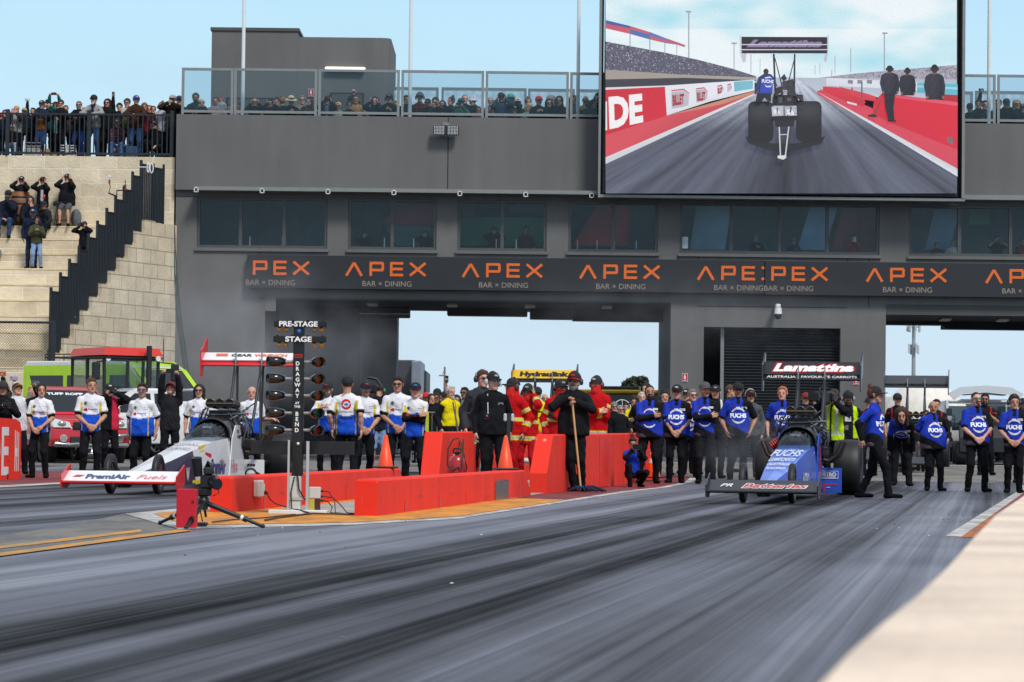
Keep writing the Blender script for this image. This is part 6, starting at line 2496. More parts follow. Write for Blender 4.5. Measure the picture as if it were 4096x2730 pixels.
def car(name,label,p,rz,c,kind='ute',cat='car',L=5.0,W=1.8,H=1.75,extra=None):
 t=thing(name,label,cat,p,rz)
 paint=M(c,.28,0,.05,coat=.6)
 gl_=M('#0f1418',.05,0,0,coat=.3)
 gl2=M('#1c262c',.04,0,0,alpha=.55)
 w_=W/2
 m=MB()
 hb=H*.63
 if kind=='van':
  prof=[(0,.38),(0,.80),(.18,1.10),(.85,1.38),(1.75,H-.15),(2.1,H),(L-.1,H),(L,H-.2),(L,.4)]
  m.prism(prof,-w_,w_,paint,'x')
 else:
  prof=[(.10,.36),(0,.50),(.02,.78),(.18,.98),(1.25,hb),(L-.05,hb),(L,hb-.1),(L,.5),(L-.2,.42)]
  m.prism(prof,-w_,w_,paint,'x')
  y0,y1,y2,y3=(1.15,1.95,3.05,3.35)if kind=='ute' else(1.15,1.95,L-.6,L-.12)
  a,b_=w_*.93,w_*.74
  m.hull8([(-a,y0,hb-.01),(a,y0,hb-.01),(a,y3,hb-.01),(-a,y3,hb-.01)],[(-b_,y1,H-.06),(b_,y1,H-.06),(b_,y2,H-.06),(-b_,y2,H-.06)],paint)
  m.hull8([(-b_,y1,H-.06),(b_,y1,H-.06),(b_,y2,H-.06),(-b_,y2,H-.06)],[(-b_*.9,y1+.2,H),(b_*.9,y1+.2,H),(b_*.9,y2-.15,H),(-b_*.9,y2-.15,H)],paint)
 body=m.build('body',t)
 import bmesh
 bm=bmesh.new();bm.from_mesh(body.data)
 bmesh.ops.remove_doubles(bm,verts=bm.verts[:],dist=.0005)
 bmesh.ops.bevel(bm,geom=[e for e in bm.edges if len(e.link_faces)==2 and e.calc_face_angle()>.35],offset=.05,segments=3,profile=.6,affect='EDGES',clamp_overlap=True)
 for f in bm.faces:
  f.smooth=True
 bm.to_mesh(body.data);bm.free()
 try:
  body.data.set_sharp_from_angle(angle=math.radians(35))
 except Exception:
  pass
 if kind=='van':
  m=MB()
  m.quad([(-w_*.86,.93,1.44),(w_*.86,.93,1.44),(w_*.80,1.72,H-.20),(-w_*.80,1.72,H-.20)],gl_,T=Matrix.Translation((0,-.022,.018)))
  m.build('windscreen',t)
  for sx in(-1,1):
   for(ya,yb,yc)in((1.45,1.95,2.5),(2.65,2.65,4.0),(4.15,4.15,L-.25)):
    m=MB()
    m.prism([(ya,1.42),(yc,1.42),(yc,H-.38),(yb,H-.38)],sx*w_,sx*(w_+.012),gl_,'x')
    m.build('window',t)
 else:
  m=MB()
  m.quad([(-a*.90,y0+.10,hb+.05),(a*.90,y0+.10,hb+.05),(b_*.92,y1-.04,H-.10),(-b_*.92,y1-.04,H-.10)],gl_,T=Matrix.Translation((0,-.012,.012)))
  m.build('windscreen',t)
  ym=(y1+y2)/2
  def sx_at(z):
   return a+(b_-a)*(z-hb)/(H-.06-hb)+.012
  for sx in(-1,1):
   z0,z1=hb+.05,H-.13
   for(p0,p1,p2,p3)in((y0+.32,ym-.05,ym-.05,y1+.10),(ym+.05,y3-.22,y2-.06,ym+.05)):
    m=MB()
    m.add([(sx*sx_at(z0),p0,z0),(sx*sx_at(z0),p1,z0),(sx*sx_at(z1),p2,z1),(sx*sx_at(z1),p3,z1)],[(0,1,2,3)],gl_)
    m.build('window',t)
  m=MB()
  m.quad([(a*.85,y3-.04,hb+.06),(-a*.85,y3-.04,hb+.06),(-b_*.86,y2+.05,H-.14),(b_*.86,y2+.05,H-.14)],gl_,T=Matrix.Translation((0,.016,.012)))
  m.build('rear_window',t)
  for sx in(-1,1):
   m=MB()
   m.box(min(sx*w_*.98,sx*(w_+.17)),max(sx*w_*.98,sx*(w_+.17)),1.45,1.56,hb,hb+.17,paint,.03)
   m.build('mirror',t)
 for sx in(-1,1):
  m=MB()
  z0,z1=(.80,.98)if kind!='van' else(.82,1.05)
  m.add([(sx*w_*.52,-.012,z0),(sx*w_*.97,-.005,z0),(sx*w_*1.005,.10,z0+.03),(sx*w_*1.005,.26,z1+.04),(sx*w_*.93,.17,z1+.02),(sx*w_*.55,.09,z1-.06)],[(0,1,2,3,4,5)],M('#c6cac6',.08,.3,.1,coat=.5))
  m.ball((sx*w_*.75,.04,z0+.08),(.10,.06,.075),M('#a8acaa',.05,.7),12,6)
  m.build('headlight',t)
  m=MB()
  m.cyl((sx*w_*.72,-.03,.56),(sx*w_*.72,.05,.56),.085,M('#c9c9c4',.15,.4),n=16)
  for q in range(3):
   m.box(sx*w_*.72-.07,sx*w_*.72+.07,-.036,-.031,.52+q*.035,.53+q*.035,M('#777',.3))
  m.build('fog_lamp',t)
  m=MB()
  m.box(min(sx*w_*.80,sx*w_*.98),max(sx*w_*.80,sx*w_*.98),L-.03,L+.015,.8,hb-.06,M('#8a1010',.2,0,.05),.01)
  m.build('tail_light',t)
 m=MB()
 m.box(-w_*.48,w_*.48,-.03,.03,.76,.93,M('#1a1b1d',.4),.02)
 m.box(-w_*.55,w_*.55,-.04,.03,.42,.60,M('#202123',.5),.02)
 m.build('grille',t)
 m=MB()
 m.box(-w_*.96,w_*.96,-.06,.12,.36,.46,M('#8e9193' if kind=='ute' else '#2a2b2d',.35,.5),.04)
 m.build('bumper',t)
 for sx in(-1,1):
  for y in(.88,L-1.0):
   e=bpy.data.objects.new('wheel',None)
   link(e,t)
   e.location=(sx*(w_-.10),y,.36)
   aa,bb=wheel_mb(.36,.24,RUBBER,M('#9a9c9e',.3,.7),.62)
   aa.build('tyre',e);bb.build('rim',e)
   m=MB()
   m.lathe([(.40,-.13),(.43,-.13),(.43,.135),(.36,.135)],M('#0e0e0f',.8),TR(0,0,0,ry=PI/2),24)
   m.build('wheel_arch',e)
 if extra:
  extra(t,w_,L,H,hb,paint)
 return t
def red_x(t,w_,L,H,hb,paint):
 m=MB()
 m.text('TUFF ROPP 4x4',.085,TR(0,1.78,H-.19,-math.atan2(.8,.57))@TR(0,-.02,0),M('#d5d8da',.5),.1,.05,1.15)
 m.text('EMERGENCY',.06,TR(0,.7,hb-.085,-PI/2+.12),M('#d9b8b8',.5),0,.02,.6)
 m.build('lettering',t)
 m=MB()
 m.tube([(w_*.35,-.06,.44),(w_*.62,-.13,.62),(w_*.95,-.06,.66),(w_*1.02,.12,.60)],.035,CHROME)
 m.tube([(-w_*.35,-.06,.44),(-w_*.62,-.13,.42),(-w_*.95,-.06,.44)],.035,CHROME)
 m.build('nudge_bar',t)
 m=MB()
 for i in range(4):
  for j in range(4):
   m.box(-w_-.012,-w_-.002,1.5+i*.06,1.56+i*.06,.85+j*.06,.91+j*.06,M('#e4e4e4' if(i+j)%2 else '#101010',.5))
 m.box(-w_-.012,-w_-.002,1.6,3.4,.52,.64,WHITE)
 m.build('decal',t)
p=at(365,1850,64.5)
car('utility_truck','red pickup with white windscreen lettering, its headlights behind the white and blue shirted crew',(p.x,64.5,gz(65)),math.radians(24),'#b80f22',extra=red_x,cat='pickup')
def white_x(t,w_,L,H,hb,paint):
 m=MB()
 for y in(3.30,3.75):
  m.tube([(w_*.86,y,hb),(w_*.80,y-.1,H-.02),(-w_*.80,y-.1,H-.02),(-w_*.86,y,hb)],.03,WHITE)
 m.build('sports_bar',t)
 m=MB()
 m.box(-.14,.14,3.06,3.09,H-.12,H-.07,M('#8a1414',.3))
 m.build('brake_lamp',t)
p=at(395,1830,69.5)
car('utility_truck','white pickup with a white tube sports bar parked behind the red pickup',(p.x-1.3,69.2,gz(69)),math.radians(-62),'#cfcfcd',extra=white_x,cat='pickup')
p=at(460,1800,72)
tr_=thing('tractor','tractor with a glass cab and orange red roof behind the parked pickups','tractor',(p.x,72.2,gz(72)),math.radians(38))
TRED=M('#c8291a',.35,0,.06,coat=.4)
TB=M('#17181a',.5)
zt0=Z_(470,1393,72)-gz(72)
m=MB()
m.hull8([(-.85,-.80,zt0-.20),(.85,-.80,zt0-.20),(.85,.95,zt0-.20),(-.85,.95,zt0-.20)],[(-.78,-.72,zt0),(.78,-.72,zt0),(.78,.85,zt0-.02),(-.78,.85,zt0-.02)],TRED)
m.build('roof',tr_)
m=MB()
zc=1.25
m.box(-.84,.84,-.78,.92,zt0-.30,zt0-.21,TB,.03)
for(x_,y)in((-.78,-.68),(.78,-.68),(-.80,.86),(.80,.86),(-.81,.1),(.81,.1)):
 m.tube([(x_*.96,y,zc),(x_,y,zt0-.25)],.045,TB)
m.box(-.82,.82,-.7,.9,zc-.35,zc,TB,.04)
m.cyl((.35,-.95,1.5),(.35,-.95,zt0+.05),.07,TB,n=12)
m.build('cab_frame',tr_)
cg=clear('#cddad4',.04)
m=MB()
m.quad([(-.74,-.70,zc),(.74,-.70,zc),(.76,-.70,zt0-.3),(-.76,-.70,zt0-.3)],cg)
for sx in(-1,1):
 m.quad([(sx*.80,-.66,zc),(sx*.80,.84,zc),(sx*.80,.84,zt0-.3),(sx*.80,-.66,zt0-.3)],cg)
m.quad([(-.76,.88,zc),(.76,.88,zc),(.76,.88,zt0-.3),(-.76,.88,zt0-.3)],cg)
m.build('cab_glass',tr_)
m=MB()
m.box(-.30,.30,.1,.5,zc-.1,zc+.55,M('#1d1f22',.8),.06)
m.build('seat',tr_)
m=MB()
m.box(-.36,.36,-2.3,-.75,.85,1.55,TRED,.12)
m.text('MF',.2,TR(.37,-1.6,1.3,0,0,PI/2),WHITE,0,.03)
m.build('bonnet',tr_)
for sx in(-1,1):
 m=MB()
 m.prism([(.2,1.1),(.45,1.55),(.95,1.68),(1.35,1.5),(1.35,1.4),(.95,1.58),(.5,1.45),(.28,1.1)],sx*.84,sx*1.2,TRED,'x')
 m.build('fender',tr_)
 m=MB()
 m.box(min(sx*1.02,sx*1.24),max(sx*1.02,sx*1.24),-.95,-.86,zt0-.82,zt0-.38,TB,.03)
 m.tube([(sx*.8,-.75,zt0-.35),(sx*1.12,-.9,zt0-.38)],.018,TB)
 m.build('mirror',tr_)
 for(y,r,w2)in((.75,.78,.42),(-1.9,.5,.32)):
  e=bpy.data.objects.new('wheel',None);link(e,tr_);e.location=(sx*(.95 if r>.6 else .8),y,r)
  aa,bb=wheel_mb(r,w2,RUBBER,M('#9a9a98',.4,.3),.55)
  aa.build('tyre',e);bb.build('rim',e)
m=MB()
m.cyl((-.7,-.76,zt0-.28),(-.7,-.70,zt0-.28),.07,M('#cfd2d2',.1),n=12)
m.cyl((.7,-.82,zt0-.26),(.7,-.76,zt0-.26),.07,M('#cfd2d2',.1),n=12)
m.build('work_lamp',tr_)
def amb_x(t,w_,L,H,hb,paint):
 lime=M('#b4dc08',.35,0,.05,coat=.4)
 grn=M('#0d5a3c',.35,0,.05,coat=.4)
 m=MB()
 for sx in(-1,1):
  m.prism([(1.2,1.36),(L-.02,1.36),(L-.02,H-.12),(2.1,H-.10),(1.95,H-.16)],sx*(w_+.001),sx*(w_+.004),lime,'x')
  m.prism([(1.0,1.45),(1.18,1.45),(2.05,H-.10),(1.85,H-.14)],sx*(w_+.002),sx*(w_+.008),lime,'x')
  m.prism([(.3,.65),(L-.1,.65),(L-.1,1.34),(1.1,1.35)],sx*(w_+.001),sx*(w_+.005),grn,'x')
  m.prism([(L-.5,1.4),(L-.12,1.4),(L-.12,H-.3),(L-.22,H-.3)],sx*(w_+.0135),sx*(w_+.016),lime,'x')
 m.quad([(-w_*.99,1.66,H-.25),(w_*.99,1.66,H-.25),(w_*.97,2.06,H-.02),(-w_*.97,2.06,H-.02)],lime,T=Matrix.Translation((0,-.024,.024)))
 for sx in(-1,1):
  m.quad([(sx*w_*.84,.90,1.41),(sx*w_*.999,.90,1.41),(sx*w_*.999,1.70,H-.22),(sx*w_*.80,1.70,H-.22)],lime,T=Matrix.Translation((0,-.03,.026)))
 m.text('Ambulance Service',.17,TR(-w_-.018,3.3,1.70,0,0,-PI/2),M('#a8cc3c',.5),0,.02,1.7)
 m.text('Australia',.17,TR(-w_-.018,3.35,1.46,0,0,-PI/2),M('#a8cc3c',.5),0,.02,.8)
 m.text('Ambulance Service',.17,TR(w_+.018,3.3,1.70,0,0,PI/2),M('#a8cc3c',.5),0,.02,1.7)
 m.text('111',.15,TR(w_*.62,1.60,H-.30,-.75),M('#c8d23c',.5),0,.02,.22)
 m.build('livery',t)
 m=MB()
 for sx in(-1,1):
  m.tube([(sx*w_*.8,2.3,H+.10),(sx*w_*.8,L-.6,H+.10)],.02,BLK)
  m.tube([(sx*w_*.8,2.3,H+.18),(sx*w_*.8,L-.6,H+.18)],.016,BLK)
 for i in range(9):
  y=2.3+(L-2.9)*i/8
  m.tube([(-w_*.8,y,H+.10),(w_*.8,y,H+.10)],.014,BLK)
  for sx in(-1,1):
   m.tube([(sx*w_*.8,y,H-.01),(sx*w_*.8,y,H+.18)],.014,BLK)
 m.tube([(w_*.7,2.2,H-.01),(w_*.7,2.2,H+.62)],.014,BLK)
 m.build('roof_rack',t)
 m=MB()
 m.cyl((-w_*.6,1.95,H-.02),(-w_*.6,1.95,H+.09),.06,M('#9a9c9a',.3),n=12)
 m.cyl((w_*.5,L-.4,H-.01),(w_*.5,L-.4,H+.09),.06,M('#9a9c9a',.3),n=12)
 m.build('roof_lamp',t)
p=at(835,1800,74.5)
car('ambulance','white and lime green ambulance van with a roof rack behind the tractor',(p.x+.1,73.4,gz(73)),math.radians(55),'#cdd0cf','van','ambulance',5.6,2.0,2.48,amb_x)
m=MB()
p=at(125,1570,68)
m.cyl((p.x,p.y,Z_(125,1588,68)),(p.x,p.y,Z_(125,1576,68)),.10,BLK,n=14)
m.cyl((p.x,p.y,Z_(125,1576,68)),(p.x,p.y,Z_(125,1550,68)),.085,M('#a3340f',.25,0,.1,coat=.5),.075,14)
m.box(p.x-.16,p.x+.16,p.y-.16,p.y+.16,gz(68),Z_(125,1588,68)-.05,M('#7b1420',.5),.03)
m.box(p.x-.45,p.x+.12,p.y-.05,p.y+.05,Z_(125,1588,68)-.05,Z_(125,1588,68)-.002,M('#7b1420',.5),.02)
tag(m.build('beacon'),'amber warning beacon on a dark red stand behind the spectators with raised phones','beacon')
p=at(3930,1870,80)
def suv_x(t,w_,L,H,hb,paint):
 m=MB()
 m.hull8([(-w_*.80,-.02,H+.02),(w_*.80,-.02,H+.02),(w_*.88,-.95,H+.22),(-w_*.88,-.95,H+.22)],[(-w_*.80,.03,H+.08),(w_*.80,.03,H+.08),(w_*.88,-.92,H+.30),(-w_*.88,-.92,H+.30)],paint)
 m.quad([(-w_*.62,-.2,H+.05),(w_*.62,-.2,H+.05),(w_*.68,-.8,H+.18),(-w_*.68,-.8,H+.18)],M('#15181b',.1),T=Matrix.Translation((0,-.006,-.012)))
 m.tube([(-w_*.82,-.05,H-.05),(-w_*.9,-.5,H+.1),(-w_*.84,-.95,H+.26)],.03,M('#2a2c2e',.5))
 m.tube([(w_*.82,-.05,H-.05),(w_*.9,-.5,H+.1),(w_*.84,-.95,H+.26)],.03,M('#2a2c2e',.5))
 m.build('tailgate',t)
SW=thing('wagon','white wagon with its tailgate raised behind the blue shirted crew','car',(p.x,80.0,gz(80)),math.radians(-3))
k=80/FPX
m=MB()
wp=M('#c6c9cb',.3,0,.05,coat=.5)
hw=1.0
for sx in(-1,1):
 m.prism([(0,.42),(4.4,.42),(4.4,1.0),(3.4,1.12),(2.6,1.68),(.12,1.72),(0,1.0)],sx*hw,sx*(hw-.06),wp,'x')
m.box(-hw+.06,hw-.06,.12,2.6,1.66,1.74,wp,.03)
m.box(-hw+.06,hw-.06,.02,4.38,.42,.60,M('#2a2c2f',.6))
m.box(-hw+.06,hw-.06,3.4,4.38,.6,1.0,wp)
m.build('body',SW)
m=MB()
m.prism([(-hw*.86,1.72),(-hw*1.04,1.90),(-hw*.70,2.08),(0,2.13),(hw*.70,2.08),(hw*1.04,1.90),(hw*.86,1.72),(hw*.62,1.90),(0,1.95),(-hw*.62,1.90)],-.75,-.62,wp,'y')
m.prism([(-hw*.60,1.885),(0,1.94),(hw*.60,1.885),(hw*.55,1.86),(0,1.90),(-hw*.55,1.86)],-.62,.14,M('#8d9296',.4),'y')
m.build('tailgate',SW)
m=MB()
m.box(-hw+.08,hw-.08,2.4,2.45,.9,1.6,clear('#7a868a',.1))
m.build('windscreen',SW)
for sx in(-1,1):
 m=MB()
 for i,(z0,z1,cc_)in enumerate(((1.30,1.50,'#2b2d30'),(1.16,1.28,'#c9ccd0'),(1.0,1.14,'#26282b'),(.86,.98,'#c9ccd0'),(.62,.84,'#222427'))):
  m.box(min(sx*(hw-.14),sx*(hw+.012)),max(sx*(hw-.14),sx*(hw+.012)),-.05,-.003,z0,z1,M(cc_,.25),.01)
 m.build('tail_light',SW)
 m=MB()
 m.prism([(.5,1.08),(2.5,1.08),(2.35,1.55),(.45,1.6)],sx*(hw+.001),sx*(hw+.008),M('#12161a',.05),'x')
 m.build('window',SW)
 for y in(.8,3.6):
  e=bpy.data.objects.new('wheel',None);link(e,SW);e.location=(sx*.88,y,.36)
  aa,bb=wheel_mb(.36,.24,RUBBER,M('#8e9092',.3,.7),.6)
  aa.build('tyre',e);bb.build('rim',e)
bg_=thing('tow_buggy','low black tow buggy with an upright steering wheel in front of the white wagon','buggy',(X_(3950,1880,76),76,gz(76)),math.radians(-6))
m=MB()
dkb=M('#1c2024',.5,0,.1)
m.prism([(0,.35),(0,.72),(.25,1.0),(.6,1.05),(.7,.55),(2.4,.55),(2.4,.35)],-.72,.72,dkb,'x')
m.build('body',bg_)
m=MB()
m.box(-.66,.66,1.3,1.85,.56,.78,M('#141517',.7),.05)
m.box(-.66,.66,1.85,2.0,.7,1.2,M('#141517',.7),.05)
m.build('seat',bg_)
m=MB()
m.tube([(.10,.62,1.0),(.10,.85,1.28)],.035,CHROME)
R=TR(.10,.86,1.30,math.radians(55))
m2=MB(R)
m2.tube([(.21*math.cos(2*PI*i/24),.21*math.sin(2*PI*i/24),0)for i in range(24)],.016,BLK,8,True)
m2.box(-.2,.2,-.02,.02,-.01,.01,BLK)
m2.box(-.02,.02,-.2,.0,-.01,.01,BLK)
m.build('steering_column',bg_)
m2.build('steering_wheel',bg_)
for sx in(-1,1):
 for y in(.35,2.0):
  e=bpy.data.objects.new('wheel',None);link(e,bg_);e.location=(sx*.68,y,.30)
  aa,bb=wheel_mb(.30,.28,RUBBER,M('#6c6e70',.4,.5),.5)
  aa.build('tyre',e);bb.build('rim',e)
ob=thing('open_buggy','open black buggy with a bare steering wheel parked beyond the tall red barrier','buggy',(X_(2485,1800,67),67,gz(67)),math.radians(10))
m=MB()
m.prism([(0,.35),(0,.95),(.3,1.05),(.7,1.0),(.8,.5),(2.2,.5),(2.2,.35)],-.7,.7,dkb,'x')
m.build('body',ob)
m=MB()
m.box(-.66,.2,1.3,1.5,.5,1.32,M('#1c1d20',.7),.08)
m.build('seat',ob)
m=MB(TR(.2,.8,1.42,math.radians(62)))
m.tube([(.19*math.cos(2*PI*i/24),.19*math.sin(2*PI*i/24),0)for i in range(24)],.016,M('#8d9092',.4,.5),8,True)
for q in range(3):
 a=q*2*PI/3+PI/2
 m.tube([(0,0,-.02),(.19*math.cos(a),.19*math.sin(a),0)],.012,M('#8d9092',.4,.5))
m.build('steering_wheel',ob)
m=MB()
m.tube([(.2,.80,1.41),(.16,.70,1.0)],.028,M('#9a9c9e',.4,.6))
m.build('steering_column',ob)
for sx in(-1,1):
 for y in(.35,1.9):
  e=bpy.data.objects.new('wheel',None);link(e,ob);e.location=(sx*.66,y,.28)
  aa,bb=wheel_mb(.28,.22,RUBBER,M('#6c6e70',.4,.5),.5)
  aa.build('tyre',e);bb.build('rim',e)
yt=thing('yellow_van','yellow van with a roof rack beyond the tall red barrier','van',(X_(2530,1700,96),96,gz(96)),math.radians(80))
k=96/FPX
zt1=Z_(2530,1562,96)-gz(96)
m=MB()
YP=M('#d2a818',.4,0,.06)
m.box(-.95,.95,-1.6,2.6,zt1-.16,zt1,YP,.05)
m.box(-.95,.95,-1.6,2.6,.45,1.25,YP,.05)
for y in(-1.5,-.2,1.1,2.5):
 for sx in(-1,1):
  m.box(sx*.88-.04,sx*.88+.04,y-.09,y+.09,1.25,zt1-.16,YP)
m.build('body',yt)
m=MB()
m.box(-.87,.87,-1.5,2.5,1.26,zt1-.17,M('#171b1e',.1,0,.1))
m.build('window',yt)
m=MB()
m.box(-.7,.7,-.3,1.2,zt1+.002,zt1+.12,M('#232527',.5),.03)
m.build('roof_rack',yt)
for sx in(-1,1):
 for y in(-1,1.8):
  e=bpy.data.objects.new('wheel',None);link(e,yt);e.location=(sx*.85,y,.34)
  aa,bb=wheel_mb(.34,.22,RUBBER,M('#8e9092',.3,.7),.6)
  aa.build('tyre',e);bb.build('rim',e)
def boxy(name,cat,label,u0,u1,v0,Y,c,depth=3,win=(),rz=0,trim=None):
 p0,p1=at(u0,v0,Y),at(u1,v0,Y)
 t=thing(name,label,cat,((p0.x+p1.x)/2,Y,gz(Y)),rz)
 w_=(p1.x-p0.x)/2
 h_=p0.z-gz(Y)
 m=MB()
 m.box(-w_,w_,0,depth,.25 if cat!='tent' else 0,h_,M(c,.5,0,.08),.04)
 m.build('body',t)
 for(a,b_,z0,z1,cc_)in win:
  m=MB()
  m.box(-w_+2*w_*a,-w_+2*w_*b_,-.012,-.002,h_*z0,h_*z1,M(cc_,.3,0,.1))
  m.build('panel',t)
 for sx in(-.6,.6):
  m=MB()
  m.cyl((sx*w_,.3,.3),(sx*w_,.5,.3),.3,RUBBER,n=16)
  m.build('wheel',t)
 return t,w_,h_
boxy('race_trailer','trailer','dark race trailer with a pale blue lettered end beside the building opening',1560,1664,1440,104,'#383b40',8)
tt,w_,h_=boxy('race_trailer','trailer','pale blue grey trailer end with a white square emblem behind the capped crew',1646,1687,1443,103,'#7f8c99',4,((.15,.85,.62,.66,'#c9ccd0'),(.25,.9,.12,.52,'#c4c9d0')))
m=MB()
sq=M('#4a535e',.5)
for(x0,x1,z0,z1)in((-.5,.5,.50,.47),(-.5,-.42,.47,.32),(.42,.5,.47,.16),(-.2,.3,.42,.39),(-.3,.25,.33,.30),(-.1,-.02,.30,.16)):
 m.box(w_*x0*.6+w_*.1,w_*x1*.6+w_*.1,-.02,-.013,h_*z1,h_*z0,sq)
m.build('emblem',tt)
boxy('race_trailer','trailer','narrow near black trailer standing past the pale blue trailer end',1686,1706,1482,106,'#222427',5)
boxy('motorhome','motorhome','white motorhome with a yellow panel and louvred window past the second opening',3520,3752,1583,118,'#cfcfca',4,((.14,.40,.60,.88,'#d6b414'),(.60,.72,.55,.85,'#b4bcc4'),(.62,.64,.55,.85,'#6c747c'),(.68,.70,.55,.85,'#6c747c')))
boxy('motorhome','motorhome','plain grey shed-like trailer beyond the white wagon',3760,4300,1596,128,'#4d5256',4)
m=MB()
p=at(3760,1610,112)
vs=[]
m.lathe([(3.0*.62,1.1),(2.6*.62,2.0),(1.6*.62,2.6),(.02,2.95)],M('#d6d2c8',.7,0,.1),TR(p.x-.6,112,gz(112)),20)
m.lathe([(3.0*.62,0),(3.0*.62,1.1)],M('#c9c5ba',.7,0,.1),TR(p.x-.6,112,gz(112)),20)
tag(m.build('marquee'),'rounded cream marquee roof past the black rear wing','tent')
for u,v,r,lb in((2450,1598,.9,'white car roof glimpsed behind the seated onlookers beyond the tall barrier'),(1735,1572,.55,'cream tarpaulin cover near the pale blue trailer'),(2655,1562,.9,'maroon canopy top beside the central pier')):
 p=at(u,v,100)
 m=MB()
 cc_={2450:'#c9cbcb',1735:'#c9c4b4',2655:'#7d4a4a'}[u]
 m.cyl((p.x,100,gz(100)),(p.x,100,p.z-r*.3),.04,STEEL)
 m.lathe([(r,p.z-gz(100)-r*.6),(r,p.z-gz(100)-r*.35),(r*.8,p.z-gz(100)-r*.1),(r*.3,p.z-gz(100)),(.01,p.z-gz(100))],M(cc_,.6,0,.1),TR(p.x,100,gz(100)),20)
 tag(m.build('canopy'),lb,'canopy','far canopies beyond the building')
am=thing('antenna_mast','tall grey mobile phone mast with two tiers of antennas seen through the second opening','mast',(X_(3654,1500,190),190,.3))
k=190/FPX
z=lambda v:Z_(3654,v,190)-.3
m=MB()
m.cyl((0,0,0),(0,0,z(1296)),.17,M('#9aa0a3',.5,.3),.11,12)
m.build('pole',am)
rs=random.Random(2)
for(v0,v1,n,rr)in((1292,1326,7,.42),(1378,1415,4,.34)):
 for i in range(n):
  a=2*PI*i/n+.4
  m=MB()
  m.box(rr*math.cos(a)-.06,rr*math.cos(a)+.06,rr*math.sin(a)-.06,rr*math.sin(a)+.06,z(v1+rs.uniform(-4,4)),z(v0+rs.uniform(-3,3)),M('#b4b9bb',.5),.01)
  m.cyl((0,0,z((v0+v1)/2)),(rr*math.cos(a),rr*math.sin(a),z((v0+v1)/2)),.025,STEEL,n=6)
  m.build('antenna',am)
lp=thing('lamp_post','thin grey lamp post with one arm rising over the crowd','lamp post',(X_(1778,1550,120),120,gz(120)))
z=lambda v:Z_(1778,v,120)-gz(120)
m=MB()
m.cyl((0,0,0),(0,0,z(1468)),.055,STEEL,.04,8)
m.tube([(0,0,z(1480)),(-.12,0,z(1503)),(0,0,z(1503))],.014,STEEL)
m.build('pole',lp)
m=MB()
m.box(-.24,-.02,-.06,.06,z(1506),z(1501),STEEL,.01)
m.build('lamp_head',lp)
cbx=thing('crowd_barrier','steel tube crowd barrier holding back the onlookers by the yellow jacketed man','barrier',(X_(1830,1700,62),62,gz(62)))
m=MB()
zt2=Z_(1860,1652,62)-gz(62)
for(a,b_)in((-1.1,.0),(.05,1.1)):
 m.tube([(a,0,.12),(a,0,zt2),(b_,0,zt2),(b_,0,.12)],.02,STEEL,6,True)
 for i in range(1,10):
  x_=a+(b_-a)*i/10
  m.cyl((x_,0,.13),(x_,0,zt2),.007,STEEL,n=5)
m.build('frame',cbx)
m=MB()
m.box(-.75,-.62,-.05,.05,.3,zt2+.02,M('#b4bc10',.5))
m.build('padding',cbx)
def tree_(label,u,v0,Y,wpx,hpx,seed):
 rs=np.random.default_rng(seed)
 k=Y/FPX
 p=at(u,v0,Y)
 H_=p.z-.3
 t=thing('tree',label,'tree',(p.x,Y,.3),0,'far trees')
 R_x,R_z=wpx*k/2,hpx*k/2
 m=MB()
 bark=M('#4a4038',.9,0,.3)
 m.tube([(0,0,0),(.2,0,H_*.4),(.1,.1,H_-R_z)],[.28,.2,.12],bark)
 for i in range(7):
  a=rs.uniform(0,2*PI)
  m.tube([(.15,.05,H_*.45+i*.25),(.6*R_x*math.cos(a),.6*R_x*math.sin(a),H_-R_z*rs.uniform(.6,1.3))],[.09,.03],bark)
 m.build('trunk',t)
 m=MB()
 gs=[M(c_,.8,0,.3)for c_ in('#3c4232','#4b523c','#2c3226','#565a44')]
 cl=[(rs.uniform(-1,1)*R_x*.8,rs.uniform(-1,1)*R_x*.8,H_-R_z+rs.uniform(-.9,.75)*R_z)for _ in range(26)]
 for c_ in cl:
  g_=gs[rs.integers(4)]
  rr=R_z*.34
  for _ in range(42):
   d=rs.normal(0,1,3)
   q=V(c_)+V(d)*rr*.55
   a=V(rs.normal(0,1,3)).normalized()*.22
   b_=V(rs.normal(0,1,3)).normalized()*.13
   m.add([(q-a)[:],(q+b_)[:],(q+a)[:],(q-b_)[:]],[(0,1,2,3)],g_)
 m.build('crown',t)
tree_('small far gum tree with a flat dark crown past the tall barrier',2512,1516,170,52,46,1)
tree_('slighter far gum tree with a sparse crown beside the flat crowned tree',2566,1514,172,44,42,2)
SY=FY-.95
def ledmat():
 m,N,L,b=newmat('led_picture')
 a=N.new('ShaderNodeAttribute')
 a.attribute_name='Col'
 tc=N.new('ShaderNodeTexCoord')
 wn=N.new('ShaderNodeTexNoise')
 wn.inputs['Scale'].default_value=22
 wn.inputs['Detail'].default_value=2
 L.new(tc.outputs['Object'],wn.inputs['Vector'])
 mr=N.new('ShaderNodeMapRange')
 mr.inputs['From Min'].default_value=.3
 mr.inputs['From Max'].default_value=.7
 mr.inputs['To Min'].default_value=.94
 mr.inputs['To Max'].default_value=1.05
 L.new(wn.outputs['Fac'],mr.inputs['Value'])
 mx=N.new('ShaderNodeMix');mx.data_type='RGBA';mx.blend_type='MULTIPLY';mx.inputs['Factor'].default_value=1
 L.new(a.outputs['Color'],mx.inputs['A'])
 L.new(mr.outputs['Result'],mx.inputs['B'])
 b.inputs['Base Color'].default_value=(.01,.01,.01,1)
 b.inputs['Roughness'].default_value=.6
 L.new(mx.outputs['Result'],b.inputs['Emission Color'])
 b.inputs['Emission Strength'].default_value=.62
 return m
LED=ledmat()
sv,sf_,scol,lay=[],[],[],[0]
